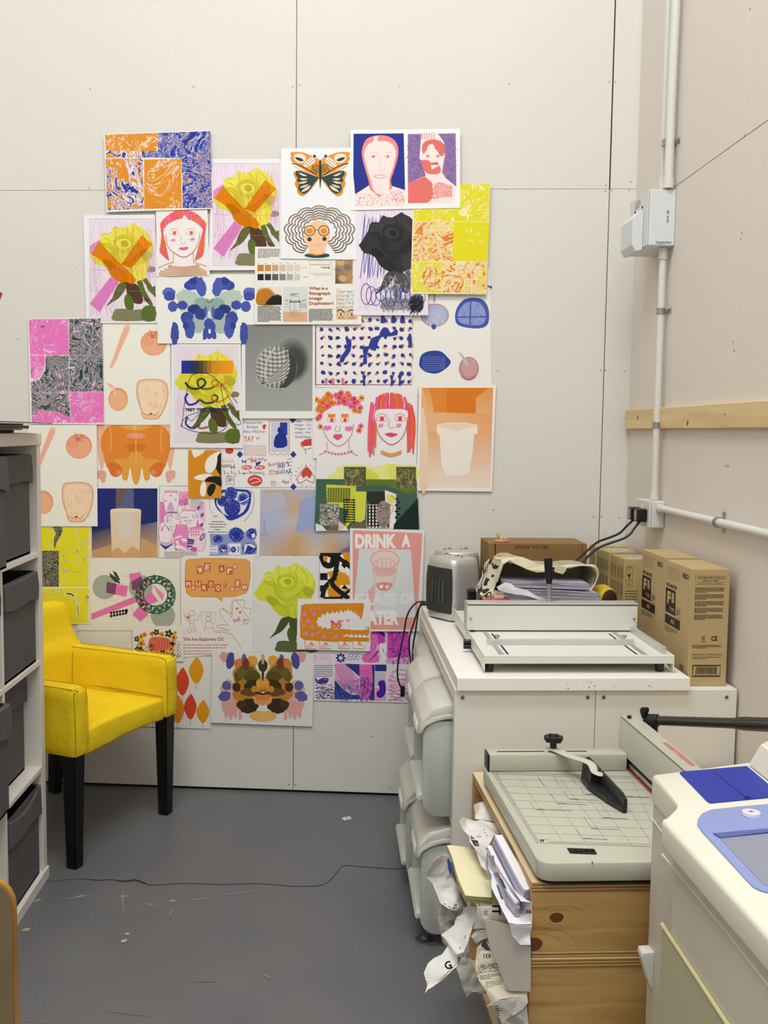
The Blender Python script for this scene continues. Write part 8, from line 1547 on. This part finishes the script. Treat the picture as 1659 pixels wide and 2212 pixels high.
# raised block at the right edge
bm = B()
vb = [(0.409, -1.948), (0.70, -1.93), (0.70, -2.30), (0.409, -2.30)]; vt = [(0.430, -1.962), (0.70, -1.95), (0.70, -2.28), (0.430, -2.28)]
rings(bm, [[Vector((x - l2.x, y - l2.y, rz(x) - 0.002)) for x, y in vb], [Vector((x - l2.x, y - l2.y, rz(x) + 0.052)) for x, y in vt]]); bmesh.ops.bevel(bm, geom=list(bm.edges), offset=0.006, segments=3, affect='EDGES'); obj('raised_block', bm, M_RIS, up_, smooth=True)
# lines and lower door on the left side
def side_pt(x, y, X_): return PX(x, y, X_)
def side_strip(name, pts, X_, m, w_=0.0025, out=0.0015):
    bm = B(); ps = [Vector(side_pt(x, y, X_)) - l2 for x, y in pts]; tube(bm, ps, w_, 6, sm=False); return obj(name, bm, m, rp, smooth=True)
side_strip('side_ridge', [(1430,1845),(1560,2002),(1700,2180)], RX0 - 0.0135, M_RIS, 0.0018); side_strip('side_ridge', [(1408,1766),(1430,1797)], tp(1430, 1700)[0] + 0.001, M_RIS, 0.0013)
ds = [side_pt(x, y, RX0 - 0.0145) for x, y in ((1432,1998),(1575,2215))]; y0_, z0_ = ds[0].y, ds[0].z; sl = (ds[1].z - ds[0].z) / (ds[1].y - ds[0].y)
bm = B(); prism(bm, [(y0_ - l2.y, z0_), (RFr + 0.05 - l2.y, z0_ + sl * (RFr + 0.05 - y0_)), (RFr + 0.05 - l2.y, 0.11), (y0_ - l2.y, 0.11)], (RX0 - 0.0165 - l2.x, RX0 - 0.013 - l2.x), axis='x', bev=0.001); obj('lower_door', bm, M_RYL, rp)
side_strip('door_ridge', [(1430,1996),(1575,2218)], RX0 - 0.0165, mat('ridge_yellow', '#D6D09A', 0.4), 0.0035)
# tray handle at the back left
bm = B(); pb = PY(1385, 2062, RB + 0.02); X_ = pb.x; Z_ = pb.z; prism(bm, [(X_ - 0.002 - l2.x, Z_ + 0.012), (X_ + 0.022 - l2.x, Z_ + 0.013), (X_ + 0.022 - l2.x, Z_ - 0.07), (X_ + 0.014 - l2.x, Z_ - 0.055), (X_ - 0.004 - l2.x, Z_ + 0.002)], (RB + 0.004 - l2.y, RB + 0.034 - l2.y), axis='y', bev=0.002); obj('side_tray', bm, mat('tray_white', '#D9D9D2', 0.4), rp, smooth=True)
for x, y in ((0.24, -2.06), (0.66, -2.06), (0.24, -2.70), (0.66, -2.70)): bm = B(); cyl(bm, (x - 0.012 - l2.x, y - l2.y, 0.03), (x + 0.012 - l2.x, y - l2.y, 0.03), 0.03, 0.03, 18); box(bm, x - 0.02 - l2.x, x + 0.02 - l2.x, y - 0.02 - l2.y, y + 0.02 - l2.y, 0.045, 0.101); obj('castor', bm, M_BLACK, rp)
# ================================================================== electrics and batten on the right wall
M_PVC = mat('pvc_white', '#D2D0CA', 0.35, spec=0.45); M_BOX = mat('box_white', '#D2D4D6', 0.35, spec=0.45); M_ZNC = mat('zinc', '#A6A8A8', 0.3, 0.9)
M_PINE = wood('pine', '#DCC594', '#C8AA74', (1, 0.9, 9), 2.2, 0.5)
bt_ = thing('timber_batten', 'pale pine batten screwed level along the right wall', 'batten', (XR, -0.095, 1.547))
bm = B(); box(bm, -0.020, -0.0003, -3.2, 0.0, -0.037, 0.036, 0.003); bb = obj('batten_board', bm, M_PINE, bt_)
for px, r, nm in (((1351,904),0.0022,0),((1377.5,903),0.0075,1),((1391,905),0.0022,0),((1419,901),0.0022,0),((1565,895),0.0028,0),((1485,914),0.009,1)):
    q = PX(*px, XR - 0.0203); bm = B(); cyl(bm, (-0.0196, q.y + 0.095, q.z - 1.547), (-0.0206, q.y + 0.095, q.z - 1.547), r, r, 12); obj('knot' if nm else 'screw', bm, mat('pine_knot', '#8A6234', 0.6) if nm else M_DARK, bt_)
def pipe(name, pts, r, label, m=M_PVC, cat='conduit'): bm = B(); tube(bm, pts, r, 14, 6, sm=False); return tag(obj(name, bm, m, smooth=True), label, cat)
PX_ = XR - 0.026
pipe('conduit_pipe', [(PX_, -0.46, 2.33), (PX_, -0.46, 3.0), (PX_ + 0.002, -0.45, CEIL)], 0.0125, 'white conduit pipe rising to the ceiling, the farther of the pair above the box')
pipe('conduit_pipe', [(PX_, -0.518, 2.33), (PX_, -0.518, 2.6), (PX_, -0.53, 3.0), (PX_, -0.56, CEIL)], 0.0155, 'thicker white conduit pipe rising to the ceiling, the nearer of the pair above the box')
pipe('conduit_pipe', [(PX_, -0.487, 1.262), (PX_, -0.487, 2.128)], 0.0125, 'white conduit pipe running down from the white box to the socket')
pipe('conduit_pipe', [(PX_ + 0.008, -0.535, 1.234), (PX_ + 0.008, -1.3, 1.234), (PX_ + 0.008, -3.0, 1.234)], 0.0125, 'white conduit pipe running level from the socket towards the camera')
def collar(p0, p1, r, lb): bm = B(); cyl(bm, p0, p1, r, n=18); return tag(obj('conduit_collar', bm, M_PVC, smooth=True), lb, 'conduit fitting')
collar((PX_, -0.518, 2.321), (PX_, -0.518, 2.352), 0.0185, 'collar where the thicker pipe enters the top of the white box'); collar((PX_, -0.487, 2.090), (PX_, -0.487, 2.129), 0.0155, 'grey-white collar under the white box'); collar((PX_, -0.487, 1.2605), (PX_, -0.487, 1.288), 0.0155, 'collar where the pipe meets the top of the socket'); collar((PX_ + 0.008, -0.5305, 1.234), (PX_ + 0.008, -0.552, 1.234), 0.0155, 'collar where the level pipe leaves the socket')
def saddle(p, ax, r, lb):
    t = thing('pipe_saddle', lb, 'pipe clip', p, group='zinc pipe clips'); ax = Vector(ax); o = frame(ax); bm = B()
    for k in (-1, 1): q = ax * 0.006 * k; cyl(bm, q - ax * 0.004, q + ax * 0.004, r + 0.003, r + 0.003, 20)
    cyl(bm, -ax * 0.005, ax * 0.005, r + 0.0018, r + 0.0018, 20); obj('clip_band', bm, M_ZNC, t, smooth=True)
    s_ = Vector((0, 1, 0)) if abs(ax.z) > 0.5 else Vector((0, 0, 1)); bm = B(); wallx = XR - p[0] - 0.0004
    for k in (-1, 1):
        c_ = s_ * k * (r + 0.010); e = [c_ - s_ * 0.009 - ax * 0.009, c_ + s_ * 0.009 + ax * 0.009]
        x0, x1 = wallx - 0.003, wallx; box(bm, x0, x1, min(e[0].y, e[1].y), max(e[0].y, e[1].y), min(e[0].z, e[1].z), max(e[0].z, e[1].z), 0.001, seg=1)
    box(bm, 0.0, wallx, -0.006, 0.006, -0.006, 0.006); obj('clip_foot', bm, M_ZNC, t)
    return t
saddle((PX_, -0.505, 2.475), (0, 0, 1), 0.020, 'zinc clip holding the pair of pipes above the white box'); saddle((PX_, -0.487, 1.915), (0, 0, 1), 0.0125, 'zinc clip on the pipe between the white box and the batten'); saddle((PX_, -0.487, 1.535 - 0.012), (0, 0, 1), 0.0125, 'zinc clip on the pipe where it crosses the pine batten'); saddle((PX_ + 0.008, -1.04, 1.234), (0, 1, 0), 0.0125, 'zinc clip on the level pipe right of the socket')
eb = thing('switch_box', 'white electrical enclosure with hooded cover, high on the right wall', 'electrical box', (XR, -0.43, 2.13)); 
bm = B(); box(bm, -0.090, -0.0005, -0.095, 0.125, 0.0, 0.186, 0.003); obj('box_body', bm, M_BOX, eb, smooth=False)
bm = B(); box(bm, -0.094, -0.0905, -0.088, 0.118, 0.002, 0.188, 0.001, seg=1); obj('front_plate', bm, M_BOX, eb)
bm = B(); hood = [(-0.0945, 0.128), (-0.115, 0.122), (-0.132, 0.098), (-0.132, 0.010), (-0.118, -0.012), (-0.0945, -0.006)]
prism(bm, [(a_, b_) for a_, b_ in hood], (-0.045, 0.090), axis='y', bev=0.002); hd_ = obj('hooded_cover', bm, M_BOX, eb); 
for y_ in (-0.030, 0.05): bm = B(); cyl(bm, (-0.0938, y_, 0.140), (-0.0965, y_, 0.140), 0.004, n=12); obj('cover_screw', bm, M_DARK, eb)
a = Art(lambda x, y: Vector((-0.0945, x, y)), (-1, 0, 0), 0.0004); a.R(0.0, 0.150, 0.055, 0.176, '#B9B6AE'); a.PARA(0.004, 0.154, 0.050, 0.172, 4, '#A09C92'); a.build('faint_label', eb)
a = Art(lambda x, y: Vector((x, -0.0952, y)), (0, -1, 0), 0.0004); a.T('EXIT LIGHTS', -0.042, 0.088, -0.008, 0.083 - 0.004, '#5A5E66', 0) if False else None
for k, (z0, z1) in enumerate(((0.105, 0.117), (0.092, 0.099), (0.076, 0.090))): a.PARA(-0.030, z1, -0.023, z0, 5, '#55585E', th=0.6, wl=0.5, last=1)
a.R(-0.066, 0.0135, -0.060, 0.0105, '#4A4A4A'); a.PARA(-0.058, 0.0135, -0.010, 0.010, 1, '#4A4A4A', th=0.7, last=1, wl=0.15); a.PARA(-0.062, 0.0085, -0.010, 0.004, 2, '#77777A', th=0.6, last=0.5); a.build('printing', eb)
sb_ = thing('wall_socket', 'white double wall socket with two black plugs in it, low on the right wall', 'socket', (XR, -0.45, 1.165))
bm = B(); box(bm, -0.047, -0.0005, -0.078, 0.068, 0.0, 0.094, 0.004); obj('back_box', bm, M_PVC, sb_, smooth=False); bm = B(); box(bm, -0.056, -0.0472, -0.078, 0.068, 0.0, 0.094, 0.003); obj('socket_plate', bm, M_PVC, sb_)
for y_ in (-0.012, 0.004): bm = B(); box(bm, -0.0605, -0.0562, y_ - 0.005, y_ + 0.005, 0.058, 0.078, 0.0015); obj('rocker_switch', bm, M_PVC, sb_)
def plug(y_, z_, lb):
    t = thing('power_plug', lb, 'plug', (XR - 0.0565, y_, z_), group='black plugs in the wall socket'); bm = B(); box(bm, -0.036, -0.0005, -0.022, 0.022, -0.022, 0.024, 0.005); obj('plug_body', bm, M_BLACK, t)
    bm = B(); box(bm, -0.0372, -0.0362, -0.015, 0.012, -0.016, 0.018, 0.0008, seg=1); obj('plug_label', bm, mat('plug_label_grey', '#8C8C88', 0.4), t)
plug(-0.490, 1.206, 'black power plug in the socket, the nearer one'); plug(-0.420, 1.206, 'black power plug in the socket, the farther one')
cable('power_cable', [(XR - 0.078, -0.424, 1.184)] + [PY(x, y, Y_) for x, y, Y_ in ((1352,1138,-0.43),(1338,1152,-0.44),(1312,1163,-0.45),(1291,1171,-0.46),(1268,1190,-0.47),(1248,1208,-0.475),(1236,1221,-0.48))] + [(0.33, -0.43, 0.97), (0.33, -0.42, 0.84)], 0.0042, 'black cable sagging from the farther plug, the upper of the two')
cable('power_cable', [(XR - 0.078, -0.494, 1.184)] + [PY(x, y, Y_) for x, y, Y_ in ((1370,1142,-0.495),(1360,1155,-0.50),(1345,1164,-0.50),(1322,1172,-0.50),(1300,1180,-0.50),(1282,1191,-0.50),(1266,1207,-0.50),(1254,1222,-0.50))] + [(0.37, -0.45, 0.96), (0.37, -0.42, 0.84)], 0.0042, 'black cable sagging from the nearer plug, the lower of the two')
# ================================================================== bits on the floor
def bit(px, label, w_, d_, h, m, name, cat, rz=0.0):
    p = PZ(*px, 0.0); bm = B(); pts = [(w_ * (0.5 + 0.12 * math.sin(k * 2.7)) * math.cos(2 * PI * k / 9), d_ * (0.5 + 0.15 * math.cos(k * 1.9)) * math.sin(2 * PI * k / 9)) for k in range(9)]; prism(bm, pts, (0.0005, h), bev=min(0.001, h * 0.3)); o = obj(name, bm, m, loc=(p.x, p.y, 0), rz=rz); return tag(o, label, cat)
bit((57,2011), 'beige chip of plaster on the floor left, near the shelf unit', 0.024, 0.014, 0.006, mat('chip_beige', '#A79F88', 0.8), 'plaster_chip', 'debris', 0.4)
bit((275,2019), 'pale chip on the floor, upper of two close together', 0.013, 0.010, 0.004, mat('chip_pale', '#B6AF9C', 0.8), 'plaster_chip', 'debris'); bit((268,2034), 'pale chip on the floor, lower of two close together', 0.020, 0.013, 0.004, mat('chip_pale', '#B6AF9C', 0.8), 'plaster_chip', 'debris', 0.7)
p = PZ(749, 1770, 0); bm = B(); box(bm, -0.016, 0.016, -0.011, 0.011, 0.0005, 0.006, 0.001); o = tag(obj('folded_paper', bm, mat('paper_white', '#DEDCE2', 0.7), loc=(p.x, p.y, 0), rz=0.5), 'tiny folded white paper on the bare floor in front of the poster wall', 'paper')
bm = B(); box(bm, -0.006, 0.006, -0.004, 0.004, 0.0061, 0.0066); obj('print_mark', bm, mat('grey_mark', '#77777A', 0.7), o)
p = PZ(917, 2028, 0); bm = B(); prism(bm, [(0.026 * math.cos(k * PI / 10) * (1 + 0.1 * math.sin(k * 3)), 0.022 * math.sin(k * PI / 10)) for k in range(20)], (0.0002, 0.0035), bev=0.001); o = tag(obj('floor_cap', bm, mat('dark_putty', '#3A3A38', 0.6), loc=(p.x, p.y, 0)), 'dark round stub with a bright centre on the floor by the papers', 'debris'); bm = B(); lathe(bm, [(0.011, 0.0036), (0.010, 0.007), (0.004, 0.008)], n=9); obj('metal_centre', bm, M_ZNC, o)
